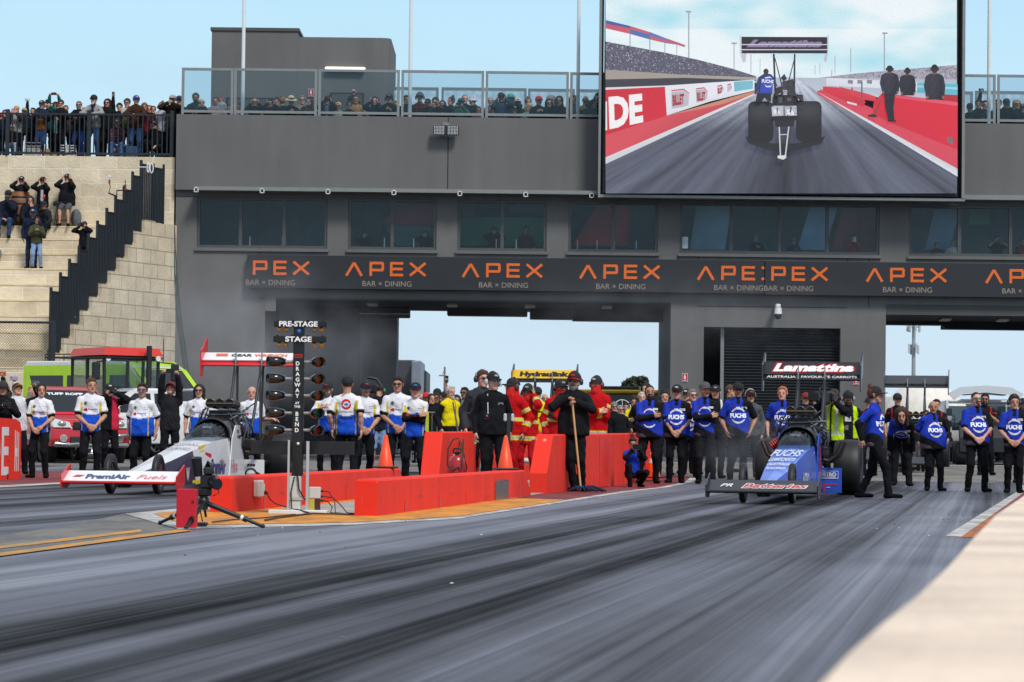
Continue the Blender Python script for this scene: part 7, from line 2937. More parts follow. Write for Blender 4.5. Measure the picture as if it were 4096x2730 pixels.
ZS=1.5687
prng=random.Random(11)
def zat(x,y,d):
 p=at(2380+x/ZS,y/ZS,SY)
 return(p.x,SY-d,p.z)
def poly(pts,c,up=True):
 lay[0]+=1
 b=len(sv)
 for(x,y)in pts:
  sv.append(zat(x,y,.0015*lay[0]))
  k_=1+prng.uniform(-.14,.12)
  scol.append(tuple(q*k_ for q in rgb(c)))
 sf_.append(list(range(b,b+len(pts))))
def fnoise(x,y,seed,oct=5):
 r=np.random.default_rng(seed)
 o=np.zeros_like(x)
 a=1.0
 for k in range(oct):
  for _ in range(3):
   t=r.uniform(0,2*PI)
   f=2**k*r.uniform(.7,1.3)
   o=o+a*np.sin((x*math.cos(t)+y*math.sin(t))*f+r.uniform(0,7)+1.3*np.sin((y*math.cos(t)-x*math.sin(t))*f*.7))
  a*=.55
 return o/4
def grid(x0,x1,nx,top,bot,ny,fn):
 """Colour grid between two curves top(x), bot(x)."""
 lay[0]+=1
 b=len(sv)
 X=np.linspace(x0,x1,nx)
 for j in range(ny):
  t=j/(ny-1)
  Yv=np.array([top(x)*(1-t)+bot(x)*t for x in X])
  cs=fn(X,Yv,t)
  for i in range(nx):
   sv.append(zat(X[i],Yv[i],.0015*lay[0]))
   scol.append(tuple(cs[i]))
 for j in range(ny-1):
  for i in range(nx-1):
   a=b+j*nx+i
   sf_.append([a,a+nx,a+nx+1,a+1])
def pl_(*pts):
 def f(x):
  for(a,b_),(c,d)in zip(pts,pts[1:]):
   if x<=c:
    return b_+(d-b_)*(x-a)/(c-a)
  return pts[-1][1]
 return f
def skyc(X,Y,t):
 n=fnoise(X/300,Y/110,4,4)
 n=np.clip(n*.8+.55+.3*(Y>180),0,1)[:,None]
 blue=np.array(rgb('#a4dfee'));wh=np.array(rgb('#eef7fb'))
 k=blue*(1-n)+wh*n
 return k
LX0,LX1=66,2270
grid(LX0,LX1,120,lambda x:-60,lambda x:520,50,skyc)
rsn=np.random.default_rng(5)
def crowd(base,amp):
 def f(X,Y,t):
  r=rsn.random((len(X),1))
  c=np.array(rgb(base))*(.5+amp*r)
  j=rsn.random(len(X))>.9
  c=np.repeat(c,1,0)*np.ones((len(X),3))
  c[j]=np.array([rgb(q)for q in rsn.choice(['#c9c9d4','#6a3f4a','#4a6aa0','#b8a8a8'],j.sum())]).reshape(-1,3)if j.any()else c[j]
  return c
 return f
grid(1400,LX1,150,pl_((1400,490),(1640,462),(2000,432),(2272,408)),pl_((1400,495),(2272,520)),14,crowd('#a4a0ae',.9))
grid(LX0,1010,190,pl_((66,262),(430,330),(640,375),(860,432),(1010,480)),pl_((66,440),(520,472),(1010,492)),34,crowd('#5b5a6e',1.0))
poly([(66,438),(520,468),(1010,488),(1010,506),(66,505)],'#a39a92')
poly([(66,500),(560,490),(1010,505),(1010,512),(440,545),(66,560)],'#3c3c46')
poly([(1010,486),(2270,500),(2270,620),(1010,600)],'#b9c3d2')
cpt=[(68,128,180),(220,165,215),(345,203,250),(440,240,272),(565,284,290)]
for i in range(4):
 (a,b_,c),(d,e,f)=cpt[i],cpt[i+1]
 poly([(a,b_),(d,e),(d,f),(a,c)],['#c8566a','#5a74b8','#c4606e','#6a7cb4'][i])
 poly([(a,b_),(d,e),(d,e+14),(a,b_+22)],['#4a5aa4','#c4606e','#5a74b8','#c4606e'][i])
for x,y0,y1,w_ in((220,215,300,6),(344,250,330,6),(438,272,350,5),(513,285,360,4),(588,72,370,7),(872,268,440,5),(978,340,460,4),(1035,370,465,3),(1815,205,445,7),(1604,305,455,5),(1505,352,465,4),(1410,400,470,3),(1380,410,470,3),(1485,440,545,5)):
 poly([(x-w_/2,y0),(x+w_/2,y0),(x+w_/2,y1),(x-w_/2,y1)],'#9aa2b0')
for x,y in((586,72),(1818,207),(873,270)):
 poly([(x-17,y),(x+17,y),(x+17,y+9),(x-17,y+9)],'#9098a6')
def track(X,Y,t):
 vx,vy=1238,470
 ang=(X-vx)/np.maximum(Y-vy,8)
 n=fnoise(ang*9,np.zeros_like(X),9,6)[:,None]*.8+fnoise(ang*45,Y/60,3,3)[:,None]*.35
 far=np.clip(1-(Y-490)/330,0,1)[:,None]
 base=np.array(rgb('#565a6c'))*(1-far)+np.array(rgb('#c2c8d8'))*far
 mid=np.exp(-(ang/.55)**2)[:,None]*np.clip((Y-700)/300,0,1)[:,None]
 return np.clip(base*(1+.7*n)*(1-.55*mid),.01,.9)
grid(LX0,LX1,260,pl_((66,1020),(1000,592),(1200,492),(1290,492),(1390,578),(2272,1100)),lambda x:1216,60,track)
poly([(66,850),(450,728),(830,640),(1000,572),(1000,596),(600,760),(66,995)],'#cf4a56')
poly([(450,728),(1000,572),(1000,590),(800,655),(640,690)],'#c88a72')
poly([(66,990),(1000,588),(1000,598),(66,1032)],'#d9dbe2')
poly([(66,552),(440,540),(1000,503),(1000,570),(720,640),(450,728),(66,850)],'#e3e4ee')
poly([(66,566),(438,547),(450,728),(66,850)],'#d8233a')
poly([(870,516),(990,508),(990,560),(874,578)],'#7cc0d4')
for(a,b_,c,d)in((478,590,566,692),(632,706,556,655),(765,806,540,604),(828,858,532,588)):
 poly([(a,c+14),(a+(b_-a)*.75,c+4),(b_,c+30),(b_-4,d-30),(a+(b_-a)*.7,d-18),(a+2,d-6)],'#b9b9c4')
 poly([(a,c+2),(a+(b_-a)*.7,c-6),(b_,c+20),(b_,c+26),(a+(b_-a)*.7,c+2),(a,c+9)],'#c8404e')
def warp(s,quad,c,shear=0,bold=0):
 """Text fitted into four corners: top left, top right, bottom right, bottom left."""
 vs,fs=textmesh(s,shear,bold)
 x0,x1,y0,y1=vs[:,0].min(),vs[:,0].max(),vs[:,1].min(),vs[:,1].max()
 lay[0]+=1
 b=len(sv)
 for p in vs:
  a,t=(p[0]-x0)/(x1-x0),(y1-p[1])/(y1-y0)
  T=[quad[0][i]*(1-a)+quad[1][i]*a for i in(0,1)]
  B=[quad[3][i]*(1-a)+quad[2][i]*a for i in(0,1)]
  q=[T[i]*(1-t)+B[i]*t for i in(0,1)]
  sv.append(zat(q[0],q[1],.0015*lay[0]))
  scol.append(rgb(c))
 for f in fs:
  sf_.append([b+i for i in f])
warp('DE',[(84,612),(296,590),(302,770),(90,815)],'#f4f2f4',0,.05)
poly([(66,640),(74,640),(76,818),(66,822)],'#f4f2f4')
for q in(((484,600),(558,590),(558,655),(486,670)),((638,584),(692,578),(690,630),(640,640)),((768,556),(796,552),(796,586),(770,592))):
 warp('BILLET',q,'#a8303c',0,.06)
poly([(1390,575),(1440,560),(2272,900),(2272,1066),(1400,600)],'#d6465a')
poly([(1400,560),(1560,590),(1700,645),(1640,650)],'#c99a7a')
poly([(1385,575),(1398,582),(2272,1062),(2272,1112)],'#d4d8e0')
poly([(1450,492),(2030,520),(2030,570),(1450,540)],'#d9dde8')
for x in(1600,1660,1720):
 poly([(x-16,505),(x+16,507),(x+16,530),(x-16,528)],'#8a8494')
poly([(2018,522),(2272,530),(2272,605),(2018,585)],'#5cb4c8')
poly([(2018,540),(2272,552),(2272,566),(2018,552)],'#a8d6e2')
poly([(2070,590),(2272,600),(2272,650),(2070,610)],'#b51f30')
poly([(1428,546),(1520,552),(1690,628),(1690,668),(1610,652),(1428,570)],'#cf2c40')
poly([(1530,548),(1700,590),(1760,610),(1760,640),(1690,630),(1530,570)],'#d93c4e')
poly([(1598,598),(1606,552),(1614,552),(1622,598)],'#d8443a')
poly([(1668,520),(1676,520),(1676,620),(1668,620)],'#5a5866')
poly([(1740,690),(1748,640),(1800,588),(1890,602),(2272,652),(2272,938),(1850,770),(1745,715)],'#d41f38')
poly([(1800,588),(1890,598),(2272,645),(2272,668),(1890,618)],'#e4566a')
poly([(2206,862),(2242,868),(2242,912),(2206,896)],'#7c6a74')
poly([(1580,640),(1640,655),(1640,668),(1580,652)],'#d8d8dc')
def man(x0,x1,y0,y1,legs=True,c='#232433'):
 w_,h_=x1-x0,y1-y0
 cx=(x0+x1)/2
 hr=w_*.17
 hh_=h_*(.058 if legs else .115)
 hy_=y0+hh_*1.05
 sh=lambda k:tuple(min(1,q*k)for q in rgb(c))
 s=y0+hh_*2.0
 e=y0+h_*(.52 if legs else 1)
 t_=e-s
 if legs:
  for(a,b_,k)in((-.30,.02,1.0),(.0,.30,.75)):
   poly([(cx+w_*a,e-t_*.1),(cx+w_*b_,e-t_*.1),(cx+w_*(b_*.6+.02),y0+h_*.76),(cx+w_*(b_*.5+.1),y1-6),(cx+w_*(a*.5+.08),y1-6),(cx+w_*(a*.8),y0+h_*.74)],tuple(q*k for q in rgb('#1e1e2c')))
   poly([(cx+w_*(a*.5+.06),y1-14),(cx+w_*(b_*.5+.16),y1-10),(cx+w_*(b_*.5+.2),y1),(cx+w_*(a*.5+.05),y1)],'#14141a')
 mid_=cx
 def lt(x):
  q=abs(x-cx)/(w_*.40)
  return s+t_*(.02+.10*q*q)
 grid(cx-w_*.40,cx+w_*.40,16,lt,lambda x:e-t_*.02*(1-abs(x-cx)/w_),10,lambda X,Y,t:np.array(rgb(c))*(1.45-.55*t-.7*np.abs(X-cx+w_*.08)[:,None]/(w_*.45)+.22*np.sin(X/7+Y/11)[:,None]))
 for g,bend in((-1,.10),(1,.02)):
  poly([(cx+g*w_*.30,s+t_*.06),(cx+g*w_*.44,s+t_*.16),(cx+g*w_*.52,s+t_*.50),(cx+g*w_*(.50-bend),s+t_*.86),(cx+g*w_*(.38-bend),s+t_*.84),(cx+g*w_*.38,s+t_*.50),(cx+g*w_*.30,s+t_*.25)],sh(1.15 if g<0 else .8))
  poly([(cx+g*w_*(.50-bend),s+t_*.86),(cx+g*w_*(.38-bend),s+t_*.84),(cx+g*w_*(.38-bend),s+t_*.95),(cx+g*w_*(.47-bend),s+t_*.96)],'#8a6258')
 poly([(cx-hr*.55,hy_),(cx+hr*.55,hy_),(cx+hr*.7,s+t_*.06),(cx-hr*.7,s+t_*.06)],'#7c574c')
 poly([(cx+hr*math.cos(2*PI*i/16),hy_+hh_*1.05*math.sin(2*PI*i/16))for i in range(16)],'#2a2530')
 poly([(cx+hr*1.02*math.cos(PI+PI*i/10),hy_+hh_*.1+hh_*1.12*math.sin(PI+PI*i/10))for i in range(11)],'#17171f')
 for g in(-1,1):
  poly([(cx+g*hr*(1.0+.28*math.cos(2*PI*i/8)),hy_+hh_*.15+hh_*.45*math.sin(2*PI*i/8))for i in range(8)],'#33333f')
man(2062,2192,408,632,False,'#2c2b3a')
man(1905,2008,428,606,False,'#23232f')
man(1785,1905,416,768,True,'#2b2b3c')
poly([(1790,625),(1797,628),(1752,728),(1745,726)],'#5c4a4e')
poly([(1708,728),(1740,720),(1766,730),(1762,742),(1708,738)],'#26242e')
K='#17171d'
poly([(940,860),(1110,905),(1260,905),(1440,860),(1420,905),(1260,950),(1100,950),(960,905)],'#202028')
def tyre(x0,x1,y0,y1):
 r=36
 pts=[]
 for(cx,cy,a0)in((x1-r,y0+r,-90),(x1-r,y1-r,0),(x0+r,y1-r,90),(x0+r,y0+r,180)):
  for i in range(5):
   a=math.radians(a0+i*22.5)
   pts.append((cx+r*math.cos(a),cy+r*math.sin(a)))
 poly(pts,'#1c1c24')
 mid_=(x0+x1)/2
 grid(x0+5,x1-5,16,lambda x:y0+8+14*(abs(x-mid_)/70)**4,lambda x:y1-10-14*(abs(x-mid_)/70)**4,16,lambda X,Y,t:np.array(rgb('#15151b'))+(np.exp(-((Y-y0-60)/60)**2)[:,None]*np.array((.035,.035,.043)))*(1-.5*(np.abs(X-mid_)/70)[:,None]**2))
poly([(1120,590),(1300,600),(1306,640),(1270,668),(1108,668),(1110,625)],K)
poly([(1170,520),(1240,500),(1246,560),(1180,572)],'#3a3a44')
tyre(958,1116,642,896)
tyre(1258,1418,640,894)
for q in range(2):
 x=1104+q*84
 poly([(x,676),(x+72,670),(x+76,730),(x+4,736)],'#b9bcc8')
 poly([(x+14,690),(x+50,700),(x+60,728),(x+10,722)],'#e4e6ee')
 poly([(x+30,676),(x+44,676),(x+36,730)],'#5a5c68')
poly([(1112,345),(1124,345),(1134,590),(1122,590)],'#26262e')
poly([(1244,345),(1254,345),(1252,600),(1240,600)],'#26262e')
poly([(1122,370),(1128,370),(1180,570),(1172,570)],'#2c2c34')
poly([(1246,370),(1250,376),(1204,560),(1196,560)],'#2c2c34')
poly([(1136,596),(1256,596),(1256,602),(1136,602)],'#c9ccd4')
for(a,b_,c,d)in((1150,752,1160,990),(1218,752,1190,990)):
 poly([(a-4,b_),(a+4,b_),(c+4,d),(c-4,d)],'#d4d4d8')
poly([(1156,848),(1206,846),(1206,852),(1156,854)],'#c9c9d0')
poly([(1142,982),(1196,980),(1196,996),(1178,1008),(1142,998)],'#d9dade')
poly([(905,238),(1455,240),(1455,342),(908,342)],'#211a2a')
warp('Lamattina',[(966,256),(1430,256),(1418,304),(946,304)],'#8d82a4',.3,.07)
for y in(284,316):
 poly([(912,y),(1452,y),(1452,y+6),(912,y+6)],'#d6d2e2')
poly([(904,225),(916,235),(916,340),(946,344),(944,396),(926,400),(912,360),(904,300)],'#cdd0de')
poly([(1460,222),(1452,236),(1452,340),(1436,344),(1432,390),(1446,400),(1456,350),(1460,300)],'#c4c8d6')
for(q,c_)in(([(1128,560),(1170,545),(1180,600),(1126,612)],'#2a2a33'),([(1206,540),(1246,552),(1262,610),(1200,605)],'#34343e'),([(1140,610),(1236,608),(1244,668),(1132,668)],'#202028'),([(1150,618),(1172,616),(1170,650),(1148,652)],'#4a4a55'),([(1200,622),(1226,620),(1228,640),(1202,642)],'#55555f'),([(1262,605),(1300,612),(1304,632),(1268,640)],'#3c3038'),([(1112,736),(1262,732),(1258,760),(1116,764)],'#15151b'),([(1120,764),(1250,760),(1240,800),(1128,804)],'#1f1f27'),([(1160,496),(1184,470),(1200,500),(1180,520)],'#2c2c36')):
 poly(q,c_)
for i_ in range(26):
 a_=prng.uniform(1116,1290);b_=prng.uniform(560,735)
 poly([(a_,b_),(a_+prng.uniform(4,18),b_+prng.uniform(-3,3)),(a_+prng.uniform(3,14),b_+prng.uniform(4,12))],prng.choice(['#8d909c','#3a3a46','#14141a','#5c4a4e','#c4c6d0']))
poly([(1012,590),(1100,590),(1100,645),(1080,645),(1060,620),(1040,648),(1002,648)],'#202028')
poly([(1022,492),(1060,468),(1100,474),(1122,500),(1140,548),(1128,552),(1112,530),(1106,600),(1010,596),(1026,560),(1006,600),(994,596),(1004,540)],'#2c3566')
poly([(1040,500),(1112,500),(1106,590),(1030,590)],'#2d47b4')
poly([(1068+17*math.cos(2*PI*i/12),458+19*math.sin(2*PI*i/12))for i in range(12)],'#3a2c2c')
warp('FUCHS',[(1042,505),(1116,510),(1114,532),(1042,528)],'#e4e8f4',0,.05)
poly([(1060,494),(1092,488),(1106,500),(1090,498),(1064,502)],'#d9def0')
poly([(1056,536),(1072,548),(1098,546),(1108,536),(1096,556),(1070,556)],'#d9def0')
me=bpy.data.meshes.new('display')
me.from_pydata(sv,[],sf_)
me.materials.append(LED)
ca=me.color_attributes.new('Col','FLOAT_COLOR','POINT')
c4=np.ones((len(sv),4),np.float32)
c4[:,:3]=np.array(scol)
ca.data.foreach_set('color',c4.ravel())
import bmesh
bm=bmesh.new();bm.from_mesh(me)
for f in bm.faces:
 f.normal_update()
 if f.normal.y>0:
  f.normal_flip()
bm.to_mesh(me);bm.free()
scr=thing('led_screen','large video screen showing a dragster from behind, hung on the front of the building','screen',(0,0,0))
o=bpy.data.objects.new('display',me)
link(o,scr)
m=MB()
xs0_,xs1_=X_(2421,400,SY),X_(3827,400,SY)
zb_=Z_(3120,775,SY)
zt_=Z_(3120,-60,SY)+.4
m.box(xs0_-.03,xs1_+.03,SY+.02,SY+.32,zb_-.03,zt_,M('#101214',.6))
m.build('cabinet',scr)
m=MB()
fy0,fy1=SY+.34,SY+.50
m.box(X_(2396,400,SY),X_(2405,400,SY),fy0-.3,fy1,Z_(2400,790,SY),zt_,STEEL)
m.box(X_(3850,400,SY),X_(3861,400,SY),fy0-.3,fy1,Z_(3855,794,SY),zt_,STEEL)
m.box(X_(2396,780,SY),X_(3861,790,SY),fy0-.28,fy1,Z_(3120,797,SY),Z_(3120,786,SY),STEEL)
m.build('steel_frame',scr)
m=MB()
m.box(X_(2408,400,SY),xs0_-.05,SY+.35,SY+.8,zb_-.1,zt_,M('#1d2124',.6))
m.box(xs1_+.05,X_(3848,400,SY),SY+.35,SY+.8,zb_-.1,zt_,M('#1d2124',.6))
for i in range(12):
 x_=xs0_+(xs1_-xs0_)*(i+.5)/12
 m.box(x_-.03,x_+.03,SY+.1,SY+.3,zb_-.14,zb_-.03,DARK)
m.box(xs0_,xs1_,SY+.52,FY-.03,zb_-.12,zb_+.2,M('#1d2124',.6))
m.build('mounting',scr)
def pat_pa(yl=True,under=None):
 def f(col,x,y,z,arm,A,X):
  W,Bl,Nv,Ye=(np.array(rgb(c))for c in('#d8d8dc','#1d50c4','#16244e','#c9b43a'))
  col[:]=W
  tor=arm==0
  b=tor&(z<1.14+.20*np.abs(x))
  g=np.clip((z-.80)/.12,0,1)[:,None]
  col[b]=(Nv*(1-g)+Bl*g)[b]
  s=tor&(np.abs(x)>.150)&(np.abs(x)<.165)&(z<1.3)
  col[s]=Ye
  for g_ in(-1,1):
   S,E,Wp=A[g_][:3]
   a=arm==g_
   d=np.array((E-S).normalized()[:])
   t=(X-np.array(S[:]))@d
   n=(X-np.array(S[:]))[:,0]*g_
   col[a&(t>.05)&(n<.012)]=Ye*.9
   col[a&(t>.222)]=np.array(rgb('#1a1b20'))
   if under:
    col[a&(t>.20)]=np.array(rgb(under))
  return col
 return f
def pat_fuchs(x,y):
 pass
def fuchs(col,x,y,z,arm,A,X):
 Bl,Bk,Gr=(np.array(rgb(c))for c in('#2038a6','#141418','#574c54'))
 col[:]=Bl
 tor=arm==0
 col[tor&(x>.075)&(z>1.30-.35*(x-.075))&(z>1.24)]=Bk
 lo=tor&(z<.965-.50*x)
 col[lo]=Bk
 col[tor&(x<-.045)&(z<.915-.25*x-.05)&(z<.93-.9*(x+.16))]=Gr
 col[arm==1]=Bk
 S,E,Wp=A[-1][:3]
 d=np.array((E-S).normalized()[:])
 t=(X-np.array(S[:]))@d
 col[(arm==-1)&(t>.235)]=Bk
 col[tor&(np.abs(x)<.03)&(z>1.40)]=Bk
 return col
def fire(col,x,y,z,arm,A,X):
 Y_,Si=np.array(rgb('#c9d021')),np.array(rgb('#a8aaa4'))
 tor=arm==0
 def band(m,q,a,b):
  col[m&(q>a)&(q<b)]=Y_
  w_=(b-a)*.3
  col[m&(q>a+w_)&(q<b-w_)]=Si
 band(tor,z,.80,.865)
 band(tor,z,1.10,1.16)
 for g in(-1,1):
  S,E,Wp=A[g][:3]
  d=np.array((Wp-E).normalized()[:])
  band(arm==g,(X-np.array(E[:]))@d,.08,.15)
  d=np.array((E-S).normalized()[:])
  band((arm==g)&((X-np.array(E[:]))@np.array((Wp-E).normalized()[:])<0),(X-np.array(S[:]))@d,.12,.18)
 return col
def hivis(col,x,y,z,arm,A,X):
 L_,Si=np.array(rgb('#b4d41a')),np.array(rgb('#b9bab4'))
 tor=arm==0
 op=(np.abs(x)<.02)&(y<0)
 col[tor&~op&(z>.88)]=L_
 col[tor&(z>.97)&(z<1.02)&~op]=Si
 col[tor&(np.abs(np.abs(x)-.10)<.022)&(z>1.02)]=Si
 return col
def hyd(col,x,y,z,arm,A,X):
 Y_=np.array(rgb('#d6c40e'))
 tor=arm==0
 col[tor&(z>.98)]=Y_
 col[tor&(np.abs(x-.03)<.012)&(y<0)]=np.array(rgb('#17171a'))
 for g in(-1,1):
  S,E,Wp=A[g][:3]
  d=np.array((E-S).normalized()[:])
  col[(arm==g)&((X-np.array(S[:]))@d<.02)]=Y_
 return col
def plaid(a,b,k=70):
 a,b=np.array(rgb(a)),np.array(rgb(b))
 def f(col,x,y,z,arm,A,X):
  q=(np.sin(X[:,0]*k)>.3).astype(float)+(np.sin(X[:,2]*k)>.3)
  return a+(b-a)*(q[:,None]/2)
 return f
def two(c,fn):
 c=np.array(rgb(c))
 def f(col,x,y,z,arm,A,X):
  m=fn(x,y,z,arm)
  col[m]=c
  return col
 return f
open_front=lambda c,w_=.05:two(c,lambda x,y,z,arm:(arm==0)&(np.abs(x)<w_+.12*(z-1.2))&(y<0))
red_trim=two('#a8202a',lambda x,y,z,arm:(arm==0)&(np.abs(np.abs(x)-.12)<.012)|((arm!=0)&(np.abs(z-1.36)<.012)))
def arc(r0,r1,a0,a1,n=14,cx=0,cz=0):
 def f():
  vs,fs=[],[]
  for i in range(n+1):
   a=math.radians(a0+(a1-a0)*i/n)
   k=.55+.45*math.sin(PI*i/n)
   rm,h=(r0+r1)/2,(r1-r0)/2*k
   for r in(rm-h,rm+h):
    vs.append((cx+r*math.cos(a),cz+r*math.sin(a),0))
  for i in range(n):
   fs.append([2*i,2*i+1,2*i+3,2*i+2])
  return np.array(vs),fs
 return f
def blob(w_,h_,n=12):
 def f():
  vs=[(w_*math.cos(2*PI*i/n),h_*math.sin(2*PI*i/n)+.25*h_*math.sin(4*PI*i/n),0)for i in range(n)]
  return np.array(vs),[list(range(n))]
 return f
def rect(w_,h_):
 return lambda:(np.array([(-w_,-h_,0),(w_,-h_,0),(w_,h_,0),(-w_,h_,0)]),[[0,1,2,3]])
D_F=[(arc(.98,1.3,34,150),0,1.20,.112,'#d9dbe4',{}),(arc(.98,1.3,214,330),0,1.20,.112,'#d9dbe4',{}),('FUCHS',0,1.20,.070,'#e4e6ec',dict(bold=.06,width=.285,lift=.002)),(rect(.28,.13),-.005,1.338,.13,'#c9ccd8',{}),('Lamattina',-.10,1.355,.018,'#a82438',dict(width=.085,shear=.2)),(rect(1,.42),.105,1.335,.05,'#c4c6cc',{}),('LUBE',.105,1.335,.018,'#1c1d24',dict(width=.07,lift=.002))]
D_FA=[(arc(1.0,1.28,22,158),0,1.235,.095,'#d9dbe4',{}),(arc(1.0,1.28,215,325),0,1.14,.105,'#d9dbe4',{}),(rect(.28,.13),0,1.335,.13,'#c9ccd8',{}),(rect(1,.42),.105,1.345,.045,'#c4c6cc',{}),('Lamattina',-.10,1.36,.018,'#a82438',dict(width=.085,shear=.2))]
D_P=[(blob(.036,.026),-.095,1.232,1,'#b8242c',{}),('PremiAir',.035,1.240,.030,'#3a63b4',dict(width=.165,bold=.02)),('Racing',.075,1.205,.018,'#c2303a',dict(width=.09,shear=.3)),(arc(.02,.03,0,360),-.095,1.345,1,'#26272c',{}),(rect(.012,.012),-.095,1.345,1,'#26272c',{}),('NULON',.10,1.315,.014,'#55565c',dict(width=.06)),(rect(.04,.004),.10,1.345,1,'#7d9ac4',{})]
D_PB=[(arc(.05,.085,20,190),0,1.335,1,'#c4242c',dict(back=True)),(arc(.05,.085,200,370),0,1.335,1,'#c4242c',dict(back=True)),(blob(.03,.02),0,1.335,1,'#3f6fc0',dict(back=True)),('PremiAir',-.03,1.215,.032,'#3a63b4',dict(width=.17,back=True)),('Hire',.10,1.215,.032,'#c8848a',dict(width=.07,back=True)),(rect(.13,.012),0,1.180,1,'#4a7ac8',dict(back=True)),('NULON',0,1.115,.045,'#1c1c20',dict(width=.21,bold=.04,back=True)),(rect(.10,.004),0,1.075,1,'#a8343a',dict(back=True))]
PA=dict(top='polo',sl='short',tc='#d8d8dc',tpat=pat_pa(),decal=D_P,bot='#15161b')
FU=dict(top='polo',sl='short',tc='#2026b0',tpat=fuchs,decal=D_F,bot='#121216')
FUL=dict(FU,sl='long',decal=D_FA)
GA,GF,GR='white and blue shirted race crew','blue shirted race crew','onlookers behind the start line'
DK,NAVY,CHAR,OLV='#15161a','#161c2c','#26282c','#3b4030'
def held(kind,info,label,c='#101114',hands=(-1,1),fwd=.03,dz=0,port=False):
 W=info['W']
 h=[info['hand'][g]for g in hands]
 p=sum(h,V())/len(h)+V((0,0,dz))
 f=(W.to_3x3()@V((0,-1,0))).normalized()
 p=p+f*fwd
 rz=math.atan2(f.x,-f.y)
 if kind=='phone':
  m=MB()
  a,b_=(.040,.078)if port else(.080,.040)
  m.box(-a,a,-.006,.006,-b_,b_,M(c,.25,0,.03),.005)
  m.box(-a*.75,-a*.45,-.0095,-.0062,b_*.3,b_*.75,M('#0a0a0a',.2),.0015)
  o=m.build('phone',loc=p)
  o.rotation_euler=(0,0,rz)
  return tag(o,label,'phone')
 t=thing('photo_camera',label,'camera',p,rz)
 m=MB()
 m.box(-.075,.075,-.03,.035,-.05,.045,M(c,.45),.012)
 m.box(-.03,.03,-.03,.02,.045,.075,M(c,.45),.01)
 m.build('camera_body',t)
 m=MB()
 L_=.16 if kind=='longcam' else .08
 m.cyl((0,-.03,-.005),(0,-.03-L_,-.005),.036,M('#0d0d0e',.4),.042,14)
 m.cyl((0,-.031-L_,-.005),(0,-.033-L_,-.005),.036,M('#1d2838',.05),n=14)
 m.build('lens',t)
 return t
P=person
P('dark ponytailed woman in white and blue team shirt beside the red lettered barrier',165,1535,vf=1914,arms='clasp',fem=True,hair='pony',hc='#1c1310',hy=25,group=GA,**PA)
P('bareheaded short haired man in white and blue team shirt before the red pickup',366,1514,D=50,arms='clasp',hc='#4a3826',hy=12,group=GA,**PA)
P('stout man with blue mirrored sunglasses and a wristband in white and blue team shirt',570,1534,D=48,arms='down',fat=.05,hc='#20140e',glasses='#274a86',hy=6,skin=3,group=GA,**PA)
P('woman with long dark hair and round sunglasses behind the engine of the white dragster',797,1538,D=53,arms='down',fem=True,hair='long',hc='#1e1412',glasses=True,group=GA,**PA)
P('bald red faced man in white and blue team shirt behind the white rear wing struts',1008,1546,D=54,arms=('down','reach'),hair='none',skin=1,hy=-10,group=GA,**PA)
i=P('man in black jacket and maroon cap aiming a phone skywards',682,1527,D=55,arms='up',tc='#202126',cap=('#6b1a22','#6b1a22'),hp=-22,hs=('#191a1c','#3a3a3c',False),group=GR)
held('phone',i,'dark phone held overhead by the man in the maroon cap',fwd=.05)
i=P('photographer in black cap with a pink vest panel, camera to his eye',440,1534,D=57,arms='cam',yaw=18,tc='#17171b',tpat=two('#c42a44',lambda x,y,z,a:(a==0)&(x>.03)&(y<.05)),cap=('#151517','#151517','#b8b8bc'),group=GR)
held('longcam',i,'black long lens camera held up by the photographer with the pink vest panel',fwd=.09)
i=P('capped photographer in dark clothes with a strap behind the lettered red barrier',12,1527,D=53,arms='chest',yaw=20,cap=('#26262a','#26262a'),hs=('#151517','#151517',False),skin=3,group=GR)
held('camera',i,'black camera held at the chest behind the lettered red barrier',fwd=.08)
i=P('man in black cap with yellow edging looking up and raising a tablet',72,1532,D=54,arms=('down','side'),tc='#c9c9cc',tpat=two('#1b1c20',lambda x,y,z,a:a==1),cap=('#1c1d20','#b8962a'),hp=-25,hy=20,group=GR)
held('phone',i,'grey tablet held out by the man in the yellow edged cap','#55585e',hands=(1,),fwd=.04)
i=P('spectator in white sleeves lifting a lilac phone behind the man with the tablet',30,1560,D=56,arms=('down','high'),tc='#cfd0d6',cap=('#202024','#202024'),group=GR)
held('phone',i,'lilac phone raised over the lettered barrier','#8e93b4',hands=(1,),fwd=.03)
i=P('spectator at the photo edge in a dark sleeve raising a colourful cased phone',-14,1545,D=58,arms=('down','high'),tc='#17181c',group=GR)
held('phone',i,'phone in an orange patterned case raised at the photo edge','#a8502e',hands=(1,),fwd=.03)
P('grey bearded man in black cap and white and blue shirt behind the starting light lamps',1312,1531,D=56,arms='chest',beard='beard',hc='#4a4642',cap=('#16171a','#16171a','#8a2a34'),group=GA,**PA)
P('crewman seen from behind with a red arrow emblem on his white and blue shirt',1390,1506,D=47,yaw=176,arms=('swing','down'),hc='#3c2c20',cap=('#16171a','#16171a'),w=1.05,group=GA,**dict(PA,decal=D_PB))
P('man in bright blue sunglasses and cap beside the crewman seen from behind',1462,1526,D=51,arms='clasp',glasses='#1c7ac0',cap=('#16171a','#16171a','#a82a38'),beard='stubble',group=GA,**PA)
i=P('smiling bearded cameraman in dark jacket and denim shorts behind the blue sunglasses crewman',1516,1534,D=58,arms=('face','chest'),tc='#202226',bot='#6d83a4',shorts=True,beard='beard',cap=('#20242c','#20242c','#a88a3a'),hs=('#151517','#3f7a4a',False),group=GR)
cm=thing('video_camera','black shoulder video camera with a curved arm above the smiling cameraman','camera',at(1487,1555,57.6))
m=MB()
m.box(-.10,.10,-.2,.2,-.09,.09,M('#141416',.45),.02)
m.build('camera_body',cm)
m=MB()
